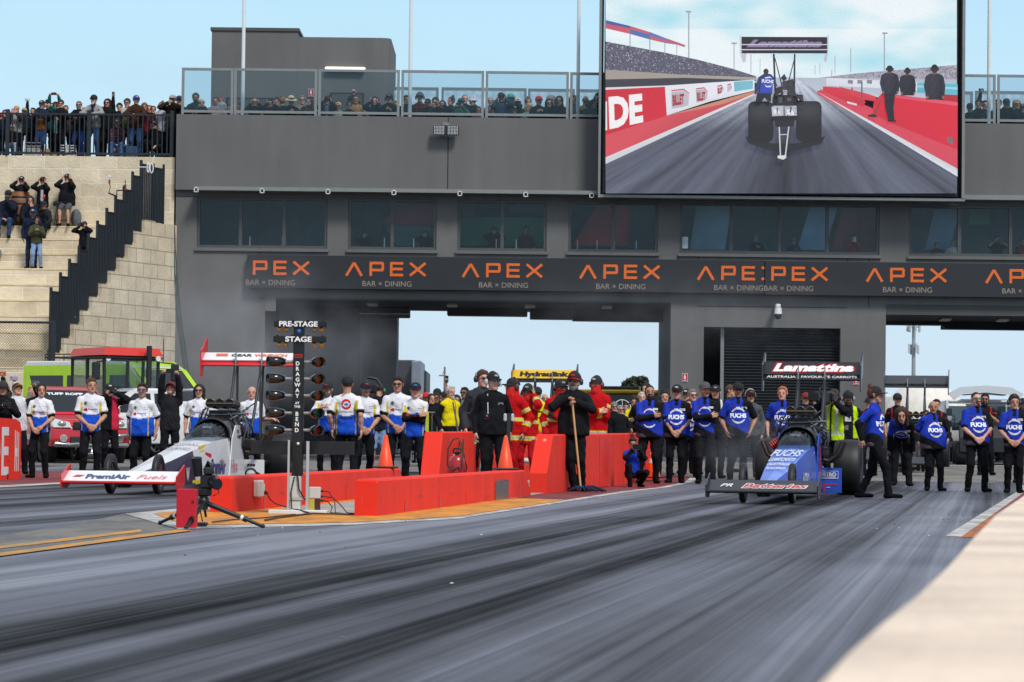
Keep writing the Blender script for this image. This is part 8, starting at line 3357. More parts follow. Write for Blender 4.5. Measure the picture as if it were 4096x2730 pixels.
m.cyl((0,-.2,0),(0,-.38,0),.055,BLK,.065,14)
m.build('lens',cm)
m=MB()
a0,a1_,a2_,a3_=(at(u,v,57.6)-at(1487,1555,57.6)for u,v in((1470,1511),(1490,1514),(1508,1518),(1522,1545)))
m.tube([a0,a1_,a2_,a3_],.028,BLK,8)
m.build('arm',cm)
P('tall dark haired man in black sunglasses and white and blue shirt beside the orange cone',1592,1509,D=50,arms='clasp',hc='#1a120e',glasses=True,skin=3,w=1.05,group=GA,**PA)
P('capped crewman with folded black sleeved arms and white and blue shirt',1662,1531,D=48.5,arms=('cross','cross2'),cap=('#16171a','#16171a','#2a6ab0'),skin=1,group=GA,**dict(PA,sl='long',tpat=pat_pa(under='#17181c')))
for(u,v,D_,lb,kw)in((1704,1571,66,'spectator in a bright red cap with a hand at the ear',dict(arms=('ears','down'),cap='#c01a24')),(1726,1576,64.5,'dark haired woman in black shirt with a red print by the crowd barrier',dict(fem=True,hair='pony',top='tee',decal=[(blob(.05,.05),.02,1.22,1,'#a8242c',{})],sl='short')),(1746,1573,67.5,'dark clothed spectator in sunglasses behind the woman with the red print',dict(glasses=True,skin=4)),(1779,1566,68,'spectator in black cap looking down beside the yellow jacketed man',dict(cap='#17181a',arms='chest')),(1826,1582,66,'dark clad spectator half hidden behind the yellow jacketed man',dict(skin=3,hood=True)),(1858,1550,67,'dark haired man in sunglasses and grey tee shirt behind the crowd barrier',dict(top='tee',sl='short',tc='#6b6c70',glasses=True,hc='#15100e',skin=4)),(1884,1574,69,'spectator with pale hair beside the grey tee shirt man',dict(hc='#8a7a62',tc='#4a4c50')),(1905,1560,64,'man in a black and red cap behind the tall headset wearer',dict(cap=('#17171a','#b01c22','#b01c22'))),(1690,1590,70,'small dark haired spectator behind the red cap',dict(hc='#1b1512',tc='#3a2c34')),(1765,1590,70,'spectator in charcoal top deep in the crowd',dict(tc=CHAR,hc='#2a2018'))):
 P(lb,u,v,D=D_,group=GR,**dict(dict(tc=DK,arms='down'),**kw))
i=P('spectator in black cap stretching an arm up with a phone over the crowd',1738,1554,D=69,arms=('down','high'),tilt=6,cap='#17181a',sl='short',top='tee',tc=DK,skin=3,group=GR)
held('phone',i,'black phone held high over the crowd beside the lamp post',hands=(1,),fwd=.02,port=True)
P('white haired man in a bright yellow and black jacket turned towards the barriers',1803,1545,D=58,yaw=42,arms='down',hc='#b4b0aa',beard='goatee',top='jacket',tc='#17171a',tpat=hyd,bot='#141416',skin=1,group=GR)
hd=MB()
pa,pb=at(1818,1608,56.5),at(1848,1768,46)
hd.tube([at(1812,1612,50),at(1826,1690,48),at(1838,1760,46),at(1848,1800,43),V((X_(1856,1830,41.8),41.8,.55)),V((X_(1862,1900,41.8),41.8,.28))],.016,BLK)
tag(hd.build('spray_lance'),'long black lance leaning on the tall barrier by the pump sprayer','lance')
P('tall man in grey fleece with a white headset beside the black polo official',1930,1483,D=47,arms='down',tc='#34373c',hc='#3f2e22',hair='shag',glasses=True,hs=('#b8b8ba','#2a2a2c',True),hy=18,skin=1,group='officials in headsets')
i=P('official in black polo with blue visor glasses, headset and lanyard',1972,1490,D=43.3,arms='down',top='shirt',tc='#141519',bot='#101014',cap=('#141416','#141416','#9a9ca0'),glasses='#2389a8',hs=('#1a1a1c','#b4b4b6',True),hy=22,fat=.03,w=1.06,skin=1,decal=[('THUNDER',.11,1.33,.018,'#c9c9cc',dict(width=.085)),(rect(.045,.003),.11,1.31,1,'#b4b4b8',{}),(rect(.007,.15),-.085,1.32,1,'#b9bcc0',{}),(rect(.035,.05),-.10,1.13,1,'#2a2224',dict(lift=.004)),(rect(.012,.012),-.10,1.14,1,'#b06050',dict(lift=.006))],group='officials in headsets')
h_=i['hand'][-1]
m=MB()
m.cyl(h_+V((0,-.02,-.06)),h_+V((.01,-.03,.04)),.018,STEEL)
m.box(h_.x-.012,h_.x+.012,h_.y-.045,h_.y-.03,h_.z-.075,h_.z-.05,M('#1fae5a',.3,emit=.4))
tag(m.build('hand_trigger'),'steel hand trigger with a green light held by the black polo official','trigger')
m=MB()
wpt=h_+V((.10,.05,-.02))
m.cyl(wpt,(wpt.x-.04,wpt.y,.02),.012,WHITE,n=8)
tag(m.build('white_stick'),'thin white stick resting beside the leg of the black polo official','stick')
FI=dict(top='coat',tc='#b00f16',tpat=fire,bot='#9c0f16',mask='#c8170f',shoe='#1a1a1a')
FG='fire crew in red suits'
P('red suited firefighter in profile with black ear defenders behind the black polo official',2052,1513,D=46,yaw=-38,arms='down',cap=('#1b1b1e','#1b1b1e'),hs=('#141416','#3a3c40',False),hy=-22,glasses=True,group=FG,**FI)
P('red suited firefighter lifting a hand to the ear, in goggles',2112,1538,D=50,yaw=-15,arms=('down','ears'),cap=('#1b1b1e','#1b1b1e','#9a9a9c'),glasses='#5a4a8a',hs=('#141416','#3a3c40',False),group=FG,**FI)
P('red suited masked firefighter in black gloves beside the bearded man with the mop',2243,1519,D=47.5,arms=('down','cross2'),cap=('#1b1b1e','#1b1b1e','#8a8a8c'),glasses=True,hs=('#141416','#1c1c1e',False),patt=dict(glove='#141416'),hy=15,group=FG,**FI)
P('red suited firefighter with a scarf over the chin, standing behind the tall red barrier',2386,1506,D=53,arms=('cross','cross2'),cap=('#1e1e21','#1e1e21','#b8a8a8'),hs=('#141416','#4a4c50',False),hy=-20,skin=1,group=FG,**FI)
i=P('bearded man in black with a red brimmed cap leaning both hands on a mop',2297,1489,D=44.6,yaw=-6,arms=('mop','mop2'),legs='crossl',tc='#16171a',bot='#111114',cap=('#131315','#a81820','#a81820'),beard='beard',hc='#77746e',glasses=True,hs=('#1a1a1c','#2a2a2c',True),fat=.04,w=1.08,skin=3,group='officials in headsets',lean=-3)
mp_=thing('mop','mop with a long wooden handle and dark blue strings under the bearded man\'s hands','mop',(0,0,0))
hm=(i['hand'][-1]+i['hand'][1])/2
ft=ground(2348,1972)
fb2=V((X_(2322,1950,hm.y-.35),hm.y-.35,.10))
m=MB()
m.cyl(hm+(hm-fb2).normalized()*.02,fb2,.017,M('#b08a52',.55,0,.2,12),n=10)
m.build('handle',mp_)
m=MB()
m.cyl(fb2,fb2+V((.01,-.01,-.06)),.03,M('#2444a0',.5),n=10)
m.build('socket',mp_)
m=MB()
rs=random.Random(4)
for q in range(70):
 a=rs.uniform(0,2*PI)
 r=rs.uniform(.08,.26)
 e=fb2+V((.10+1.25*r*math.cos(a),r*.8*math.sin(a),-.08))
 e.z=.022+rs.uniform(0,.02)
 mid=fb2.lerp(e,.55)
 mid.z=.085+rs.uniform(-.02,.02)
 m.tube([fb2+V((0,0,-.05)),mid,e],.014,M(rs.choice(['#1a2038','#232c4c','#141828']),.95),5)
m.build('mop_head',mp_)
P('crewman in a bright yellow shirt seen from behind, below the yellow wing',2150,1549,D=60,yaw=180,top='shirt',tc='#d6c40e',sl='short',cap=('#1a1a1a','#c9a010','#c9a010'),bot='#141416',decal=[('Hydraulink',0,1.28,.04,'#1a1a1a',dict(width=.22,bold=.03,back=True)),(arc(.05,.07,0,330),0,1.10,1,'#1a1a1a',dict(back=True))],group=GR)
for(u,v,D_,lb,kw)in((2180,1576,70,'bald onlooker beyond the crewman in yellow',dict(hair='none',tc='#5a5c60')),(2097,1560,66,'dark haired onlooker glimpsed between two firefighters',dict(hc='#1a1412')),(2457,1608,67,'man in grey beanie and sunglasses beside the open buggy',dict(hat='beanie',patt=dict(hat='#6a6c70'),glasses=True)),(2481,1622,66,'grey haired onlooker in sunglasses by the open buggy',dict(hc='#8d8a86',glasses=True)),(2508,1613,68,'red faced onlooker behind the bare steering wheel',dict(hc='#5a4c40',skin=1)),(2568,1569,67,'white haired man watching from behind the bearded blue shirted man',dict(hc='#b9b5ae',skin=1)),(2584,1533,72,'hooded figure in black standing high over the yellow van roof',dict(hood='#151518'))):
 P(lb,u,v,D=D_,group=GR,**dict(dict(tc=DK,arms='down'),**kw))
P('driver in a bright yellow shirt and headset at the bare steering wheel',2537,1590,D=67.2,arms='fwd',tc='#d0b80e',top='shirt',hs=('#1a1a1c','#1a1a1c',True),decal=[('Hydraulink',0,1.22,.03,'#1a1a1a',dict(width=.2))],group=GR)
i=P('crouching crew member in blue and black with orange ear tips filming on a phone',2531,1752,D=49.6,arms='phone',legs='crouch',yaw=14,hc='#15100e',hp=12,skin=3,group=GF,**dict(FUL,decal=None))
held('phone',i,'black phone held by the crouching crew member',fwd=.05)
P('big bearded man with shaved head and folded arms in a blue shirt',2599,1541,vf=1936,arms=('cross','cross2'),hair='crop',hc='#120d0b',beard='beard',fat=.05,w=1.1,skin=3,group=GF,**FUL)
P('stout man in black cap and sunglasses, hands clasped, in a blue shirt',2709,1539,vf=1934,arms='clasp',cap=('#17181c','#17181c','#b4b4b8'),glasses=True,fat=.06,w=1.05,group=GF,**FU)
P('man in a grey flat brimmed cap with folded arms and blue shirt',2819,1529,vf=1937,arms=('cross','cross2'),cap=('#4a4b4e','#55565a'),beard='stubble',hy=20,group=GF,**FUL)
P('broad man in dark cap and sunglasses with thumbs in his pockets, blue shirt',2953,1531,vf=1932,arms='pocket',cap=('#17171a','#17171a'),glasses=True,beard='stubble',w=1.08,fat=.02,skin=3,group=GF,**FU)
P('ginger haired bareheaded man in blue shirt behind the blue dragster',3130,1547,D=55,arms='down',hc='#a8623a',skin=1,w=1.05,group=GF,**FU)
P('cap wearing woman with a hair bun walking across in blue and black',3500,1546,vf=1994,yaw=68,arms=('swing','down'),legs='walk',fem=True,hair='bun',hc='#5a2e1c',cap=('#17171a','#17171a'),group=GF,**dict(FUL,decal=D_F))
P('long haired crew member bending forward in a blue shirt',3607,1672,vf=1952,lean=68,arms='hang',fem=True,hair='long',hc='#3a2418',hp=-5,yaw=-8,group=GF,**dict(FUL,decal=[d for d in D_F]))
P('bald stocky man in blue shirt with hands behind his back',3733,1604,vf=1966,arms='back',hair='none',beard='stubble',fat=.07,w=1.12,skin=3,hy=-8,group=GF,**FU)
P('tall man with green tinted sunglasses and tattooed forearms in blue shirt before the white wagon',3905,1569,vf=1970,arms='clasp',hair='crop',hc='#2a201a',glasses='#1d6a5a',beard='goatee',fat=.04,w=1.1,skin=1,group=GF,**FU)
P('young man with black ear defenders and a wristband in blue shirt near the kerb',4057,1582,vf=1974,arms='clasp',hc='#2a1d16',hs=('#17171a','#2e3034',False),group=GF,**FU)
P('man with bright blue mirrored glasses behind the crew member in ear defenders',4090,1594,D=56,arms='down',cap=('#17171a','#17171a'),glasses='#1c86b8',beard='beard',tc=DK,group=GR)
for(u,v,D_,lb,kw)in((2660,1564,59,'headset wearer in dark top between the two stout blue shirted men',dict(hs=True,hc='#2a2018',skin=1)),(2747,1556,61,'man in black cap with a white badge behind the blue crew',dict(cap=('#17171a','#17171a','#c9c9cc'))),(2770,1558,60,'grey haired man in sunglasses behind the blue crew',dict(hc='#77726a',glasses=True,skin=1)),(2863,1541,57,'smiling man in black cap and black shirt with white trim',dict(cap=('#15151a','#15151a','#8a8a90'),beard='stubble',skin=1,tpat=two('#c9cace',lambda x,y,z,a:(a==0)&(np.abs(x-.1)<.02)&(z>1.2)))),(2923,1541,63,'brown haired man seen in profile behind the broad capped man',dict(yaw=70,hc='#4a3424',tc=CHAR)),(3002,1559,58,'man in grey sweater with a white headset and red logo cap',dict(cap=('#17171a','#17171a','#a82028'),hs=('#c0c0c2','#2a2a2c',False),tc='#4c5054',glasses=True)),(3222,1571,62,'man in dark red cap and sunglasses behind the blue dragster engine',dict(cap='#7a1a20',glasses=True,tc='#26282e')),(3266,1573,62,'bald man in profile behind the struts of the black wing',dict(hair='none',yaw=65,skin=1)),(3478,1589,61,'man in navy cap and black shirt with red trim by the pillar',dict(cap='#161a26',yaw=-25,tpat=red_trim,top='polo',sl='short')),(3590,1574,62,'capped man in sunglasses and black shirt with red trim before the white motorhome',dict(cap=('#1c1c22','#1c1c22'),glasses=True,tpat=red_trim,top='polo',sl='short',arms='down')),(3746,1598,61,'dark haired head just behind the bald stocky man',dict(hc='#151010',tpat=red_trim)),(3705,1642,66,'crew member in dark clothes stooping by the four holed engine intake',dict(hc='#2a2220',skin=3))):
 P(lb,u,v,D=D_,group=GR,**dict(dict(tc=DK,arms='down'),**kw))
P('crew member in blue shirt half hidden behind the stout capped man',2757,1598,D=57.5,arms='back',hc='#3a281c',fem=True,hair='long',group=GF,**FU)
i=P('bearded man in black and red shirt and sunglasses, behind the tall blue shirted man',3940,1575,D=63,arms='chest',glasses=True,beard='beard',hc='#17110e',tc=DK,tpat=red_trim,top='polo',sl='short',skin=3,group=GR)
i=P('cameraman in a lime high visibility vest with a shoulder camera',3335,1562,D=50,yaw=-28,arms=('cam','cam'),tc='#15161b',tpat=hivis,hc='#33241a',hair='shag',hs=('#2a2a2c','#1c1c1e',False),skin=1,group='crew in lime vests')
p=at(3300,1590,49.7)
cm=thing('video_camera','black broadcast camera on the shoulder of the vested cameraman','camera',p,math.radians(-28))
m=MB()
m.box(-.09,.09,-.26,.26,-.10,.10,M('#141416',.45),.02)
m.box(.05,.14,.05,.24,-.06,.08,M('#1b1c1f',.5),.02)
m.build('camera_body',cm)
m=MB()
m.cyl((0,-.26,0),(0,-.48,0),.06,BLK,.075,14)
m.box(-.10,.10,-.54,-.48,-.07,.07,BLK,.01)
m.build('lens',cm)
m=MB()
m.tube([(-.02,-.2,.10),(-.02,-.2,.16),(-.02,.15,.16),(-.02,.15,.10)],.014,BLK)
m.build('handle',cm)
P('bearded man in black cap and green glasses wearing an open lime vest and a lanyard',3393,1565,D=52.5,arms='down',tc='#15161b',tpat=two('#b4d41a',lambda x,y,z,a:((a==0)&(x>.09)&(z>.9))),cap=('#16161a','#16161a'),glasses='#1f6a3a',beard='beard',hs=('#2a2a2c','#8a8a8c',False),skin=3,hy=-5,decal=[(rect(.06,.045),-.02,1.26,1,'#c4c4c0',{}),(rect(.045,.006),-.02,1.26,1,'#2a2a2c',dict(lift=.002)),(rect(.03,.045),-.045,1.10,1,'#6a6c70',{})],group='crew in lime vests')
for(dr,px,lb,hcx,yw)in((d_blue,3115,'helmeted driver under the canopy of the blue dragster','#3a2424',-10.3),(d_white,628,'helmeted driver under the canopy of the white dragster','#232427',-6.3)):
 sc_=dr.scale[0]
 Rz=Matrix.Rotation(dr.rotation_euler.z,4,'Z')
 q=dr.location+Rz@V((0,4.86*sc_,0))
 root=thing('person',lb,'person',q,dr.rotation_euler.z,'dragster drivers')
 root.scale=dr.scale
 b=SD()
 b.cap((-.12,.05,.62),(.12,.05,.62),.10,None,None,.05)
 b.cap((0,.05,.45),(0,.05,.66),.16,.15,((0,1,0),.7),.05)
 b.cap((0,.04,.66),(0,.02,.80),.06,None,None,.04)
 b.cap((0,.0,.84),(0,.0,.90),.075,.085,None,.03)
 for g in(-1,1):
  b.cap((g*.17,.04,.60),(g*.2,-.12,.5),.05,None,None,.03)
  b.cap((g*.2,-.12,.5),(g*.06,-.3,.52),.04,None,None,.03)
  b.cap((g*.1,0,.42),(g*.12,-.4,.45),.08,.06,None,.04)
 P_,F_=b.mesh(.022)
 cs=np.tile(np.array(rgb('#1c1d22')),(len(P_),1))
 cs[(P_[:,2]>.78)&(P_[:,1]<0)]=SKINS[2]
 child('body',mesh_np('body',P_,F_,CLOTH,cs),root)
 m=MB()
 n_=18
 vs,fs=[],[]
 for ii in range(11):
  t_=ii/10*PI*.98
  for jj in range(n_):
   a=2*PI*jj/n_
   vs.append((.135*math.sin(t_)*math.cos(a),.15*math.sin(t_)*math.sin(a),.885+.145*math.cos(t_)))
 for ii in range(10):
  for jj in range(n_):
   a_=2*PI*(jj+.5)/n_
   if math.sin(a_)<-.55 and ii in(4,5):
    continue
   fs.append((ii*n_+jj,(ii+1)*n_+jj,(ii+1)*n_+(jj+1)%n_,ii*n_+(jj+1)%n_))
 m.add(vs,fs,M(hcx,.25,0,.1,coat=.6),True)
 m.build('helmet',root)
 m=MB()
 m.box(-.09,.09,-.15,-.10,.845,.925,M('#5a4640',.4),.02)
 m.text('IMPACT' if px<1000 else 'LAMATTINA',.028,TR(0,-.152,.965,-.35),M('#c9c9cc',.5),0,.03,.15)
 m.build('visor',root)
GP,GS,GB,GW='spectators at the platform railing','spectators on the stone steps','spectators on the roof terrace','people behind the upper windows'
JE,JL='#34507a','#7d98bc'
F0=PLZ
YR=Yp+.40
rail=dict(arms='rail')
def PP(lb,u,v,dy=0,**k):
 return P(lb,u,v,D=YR+dy,floor=F0,group=GP,**dict(dict(tc=DK),**k))
PP('spectator in red cap and navy jacket at the edge of the railing',4,453,.1,cap='#b01a22',tc=NAVY,glasses=True,arms='down')
i=PP('fair haired woman in grey jumper holding a pink phone at the railing',66,424,.2,fem=True,hair='pony',hc='#b89a6a',tc='#8d8c88',tpat=two('#1b1c20',lambda x,y,z,a:(a!=0)),arms='phone')
held('phone',i,'pink phone held by the fair haired woman at the railing','#c48a94',port=True)
PP('spectator in khaki cap and dark jacket behind the railing',98,432,.45,cap=('#8f8a6c','#6c684c'),arms='down',tc='#1a2026')
i=PP('spectator in dark navy stretching up a white phone at the railing',132,432,.6,arms=('high','down'),tc='#161a2a')
held('phone',i,'white phone held up over the platform railing','#c9c9c4',hands=(-1,))
i=PP('moustached man in black cap with orange brown jacket and camera at the railing',168,402,.1,cap=('#1c1d1c','#5c5a4c','#b4b4b0'),tc='#1e2434',tpat=two('#7a4418',lambda x,y,z,a:(a==0)&(z<1.2)),arms='chest',bot=JE,beard='goatee',hc='#8a8680')
held('camera',i,'dark camera held by the man in the orange brown jacket')
PP('man in a yellow banded hat and teal jacket, hands raised',192,400,.55,hat='panama',patt=dict(hat='#1f1c18'),tc='#14504e',arms='cam')
i=PP('spectator stretching a dark phone high over the crowd on the platform',222,408,.65,arms='up',tc='#17595a',hc='#3a2a1e')
held('phone',i,'dark phone held highest over the platform crowd','#241c2c')
PP('man in black beanie, sunglasses and long black coat leaning on the railing',243,399,0,hat='beanie',patt=dict(hat='#121316'),glasses='#5a1a1c',top='coat',tpat=two('#8fa4a8',lambda x,y,z,a:(a==0)&(x<-.05)&(z<1.25)&(y<0)),hy=18,**rail)
PP('brown haired spectator peering between the beanie wearer and the grey bearded man',263,422,.6,hc='#6a4c34',tc='#3c3430')
PP('grey bearded man with sunglasses in black hooded jacket leaning on the railing',316,406,.05,hc='#6c6a66',beard='beard',glasses=True,bot='#1f3a78',**rail)
PP('spectator half hidden beside the grey bearded man',338,430,.7,hc='#a08a70',tc='#202024')
PP('white bearded man in pale grey hoodie, black cap and jeans on the railing',376,380,0,tc='#8b8984',tpat=open_front('#1c1c34',.03),cap=('#17181c','#17181c'),glasses=True,beard='goatee',hc='#b9b5ae',bot=JE,top='hoodie',**rail)
PP('bearded man in sunglasses with a black hood up',430,397,.4,hood='#131418',glasses=True,beard='stubble',tc='#131418',top='hoodie')
i=PP('pale spectator in black beanie raising a black phone',478,412,.5,hat='beanie',patt=dict(hat='#15161a'),arms=('high','down'),tc='#16171c')
held('phone',i,'black phone raised above the middle of the platform crowd',hands=(-1,),port=True)
PP('man in dark green beanie, sunglasses and olive jacket with a pale scarf',509,394,.5,hat='beanie',patt=dict(hat='#26281f'),glasses=True,tc='#454c34',tpat=two('#b4b0a6',lambda x,y,z,a:(a==0)&(z>1.28)),arms='down')
PP('man in bright blue cap and brown jacket with clasped hands on the railing',545,382,0,cap=('#1f4aa8','#1a3476','#b8a070'),tc='#3a2418',bot=JE,hy=22,**rail)
PP('man in brown beanie behind the brown jacketed man',578,411,.5,hat='beanie',patt=dict(hat='#5a4a3a'),tc='#15161a',skin=3)
PP('red haired spectator behind the railing',598,422,.8,hair='long',hc='#6a3e24',fem=True,tc='#2a2226')
PP('woman in glasses and maroon jacket at the railing',613,425,.3,fem=True,hair='pony',hc='#2c1d16',tc='#5c1420',tpat=open_front('#15161a',.06),arms='down')
PP('woman with a tousled top knot in pale grey hoodie',646,409,.3,fem=True,hair='bun',hc='#4a3022',tc='#a8a8b0',top='hoodie',hy=-14)
PP('man in pale grey cap and dark brown jacket biting a sandwich',691,380,.05,cap=('#a4a29c','#a4a29c'),tc='#2c241c',arms='mouth',skin=3)
PP('man in navy cap half hidden by the terrace glass screen',717,384,.6,cap=('#1d2244','#1d2244'),tc='#1a1a1e')
P('seated grey haired woman in black jacket and pale jeans behind the railing',50,500,D=YR-.05,floor=F0-.02,legs='sit',arms='lap',hc='#a8a29a',glasses=True,tc='#16171c',bot='#7f93aa',group=GP)
P('seated man in plaid shirt with his jeans and boots hanging through the railing',470,478,D=YR+.28,floor=F0,H=1.74,legs='sit',lean=22,arms='knee',top='shirt',tc='#3c2430',tpat=plaid('#2e1c26','#6c4a54'),bot='#3c6496',shoe='#4a4238',cap=('#17181a','#17181a','#b0a060'),hp=10,group=GP)
i=P('squatting man in black cap and black jacket filming through the railing',619,484,D=YR,floor=F0,legs='crouch',arms=('phone','knee'),cap=('#16171a','#16171a','#9a9a9c'),tc='#15161a',group=GP)
held('phone',i,'olive phone held by the squatting man behind the railing bars','#3f3f30',hands=(-1,),port=True)
for(u,v,lb,c,h)in((300,440,'dark clothed spectator behind the grey bearded man','#1c1d22','#3a2a20'),(410,428,'spectator tucked behind the pale hoodie wearer','#2a2c34','#2a1e18'),(560,425,'spectator tucked behind the brown jacketed man','#2c2a30','#5a4030'),(20,440,'spectator behind the red capped man','#202228','#3a2c22'),(668,425,'spectator behind the sandwich eater','#23242a','#33261e')):
 PP(lb,u,v,1.1,tc=c,hc=h)
yy9=TYS[9]+.38
P('man in black jacket and cap covering his ears beside the wine barrel',87,706,D=yy9,floor=zU,legs='perch',arms='ears',cap=('#1a1c26','#1a1c26','#b4b4b8'),glasses='#3a1618',tc='#16171c',group=GS)
i=P('spectator in black and white jacket and red badged cap covering his ears on a stool',172,708,D=yy9,floor=zU,legs='perch',arms='ears',cap=('#16161a','#16161a','#a02024'),glasses=True,tc='#15161a',tpat=two('#b9b9bc',lambda x,y,z,a:(a==0)&(np.abs(x-.02)<.045)&(y<0)&(z<1.35)),group=GS)
P('big man in black sweater and grey shorts covering his ears on a wire stool',270,696,D=yy9,floor=zU,legs='perch',arms='ears',cap=('#16171a','#16171a','#8c949c'),tc='#14161c',bot='#4c4c52',shorts=True,w=1.12,fat=.05,skin=1,group=GS)
yy8=TYS[8]+.62
i=P('man in navy padded jacket and sunglasses sitting with a phone at his face',33,761,D=yy8,floor=TZ[8],legs='sit',arms=('lap','face'),cap=('#191a1e','#191a1e'),glasses=True,tc='#171d2c',top='puffer',bot='#2c415e',w=1.05,group=GS)
held('phone',i,'black phone at the face of the seated man in the padded jacket',hands=(1,),fwd=.05)
P('boy in navy hoodie with the hood up, chin on his hand',121,788,D=yy8,floor=TZ[8],legs='sit',lean=14,arms=('lap','face'),hood='#171e2a',tc='#171e2a',top='hoodie',bot='#1a1c24',group=GS)
P('young spectator in black cap and dark zipped jacket sitting forward',180,808,D=yy8,floor=TZ[8],legs='sit',lean=20,arms='lap',cap=('#17191e','#17191e'),tc='#24272c',tpat=open_front('#15171d',.04),bot='#15161c',hp=8,group=GS)
i=P('man in white fronted navy cap and padded jacket filming over a boy',131,836,D=TYS[6]+.42,floor=TZ[6],arms=('down','phone'),cap=('#1c3454','#1c3454','#c4c8cc'),tc='#18203a',top='puffer',bot='#26344c',skin=4,group=GS)
held('phone',i,'phone held by the man in the white fronted cap','#2a1c18',hands=(1,))
P('boy in olive jumper and pale jeans hugging something to his chest',148,868,D=TYS[6]+.16,floor=TZ[6],arms='chest',tc='#41432f',bot=JL,shoe='#1b1b1e',hc='#2a1a14',skin=4,group=GS)
i=P('photographer in black jacket holding a camera to his face by the stair fence',338,886,D=TYS[6]+.5,floor=TZ[6]-.05,arms='cam',tc='#16181c',hc='#3a4a58',cap=('#26323c','#26323c'),group=GS)
held('longcam',i,'black camera at the face of the photographer by the stair fence',fwd=.1)
P('seated spectator in grey top and pale jeans at the photo edge on the steps',-12,978,D=TYS[6]+.55,floor=TZ[6],legs='sit',arms='lap',tc='#6a6a6c',bot=JL,shoe='#b4b4b4',group=GS)
m=MB()
p=at(177,800,yy9-.28)
m.lathe([(.001,0),(.03,0),(.03,.12),(.001,.125)],M('#b8321c',.4),TR(p.x,p.y,zU+.80),12)
tag(m.build('drink_can'),'red drink can held by the spectator in the red badged cap','can')
m=MB()
p=at(226,812,yy9-.25)
m.add(*(lambda b:([v[:]for v in b.v],b.f))(cap_mb('#16171a','#1c2026','#8a2028')),M('#16171a',.9,0,.2),True,T=TR(p.x,p.y,p.z-.1,.3,0,.3,1.15))
tag(m.build('cap'),'black cap with a red badge hanging from the wire stool','cap')
YB=FY+.95
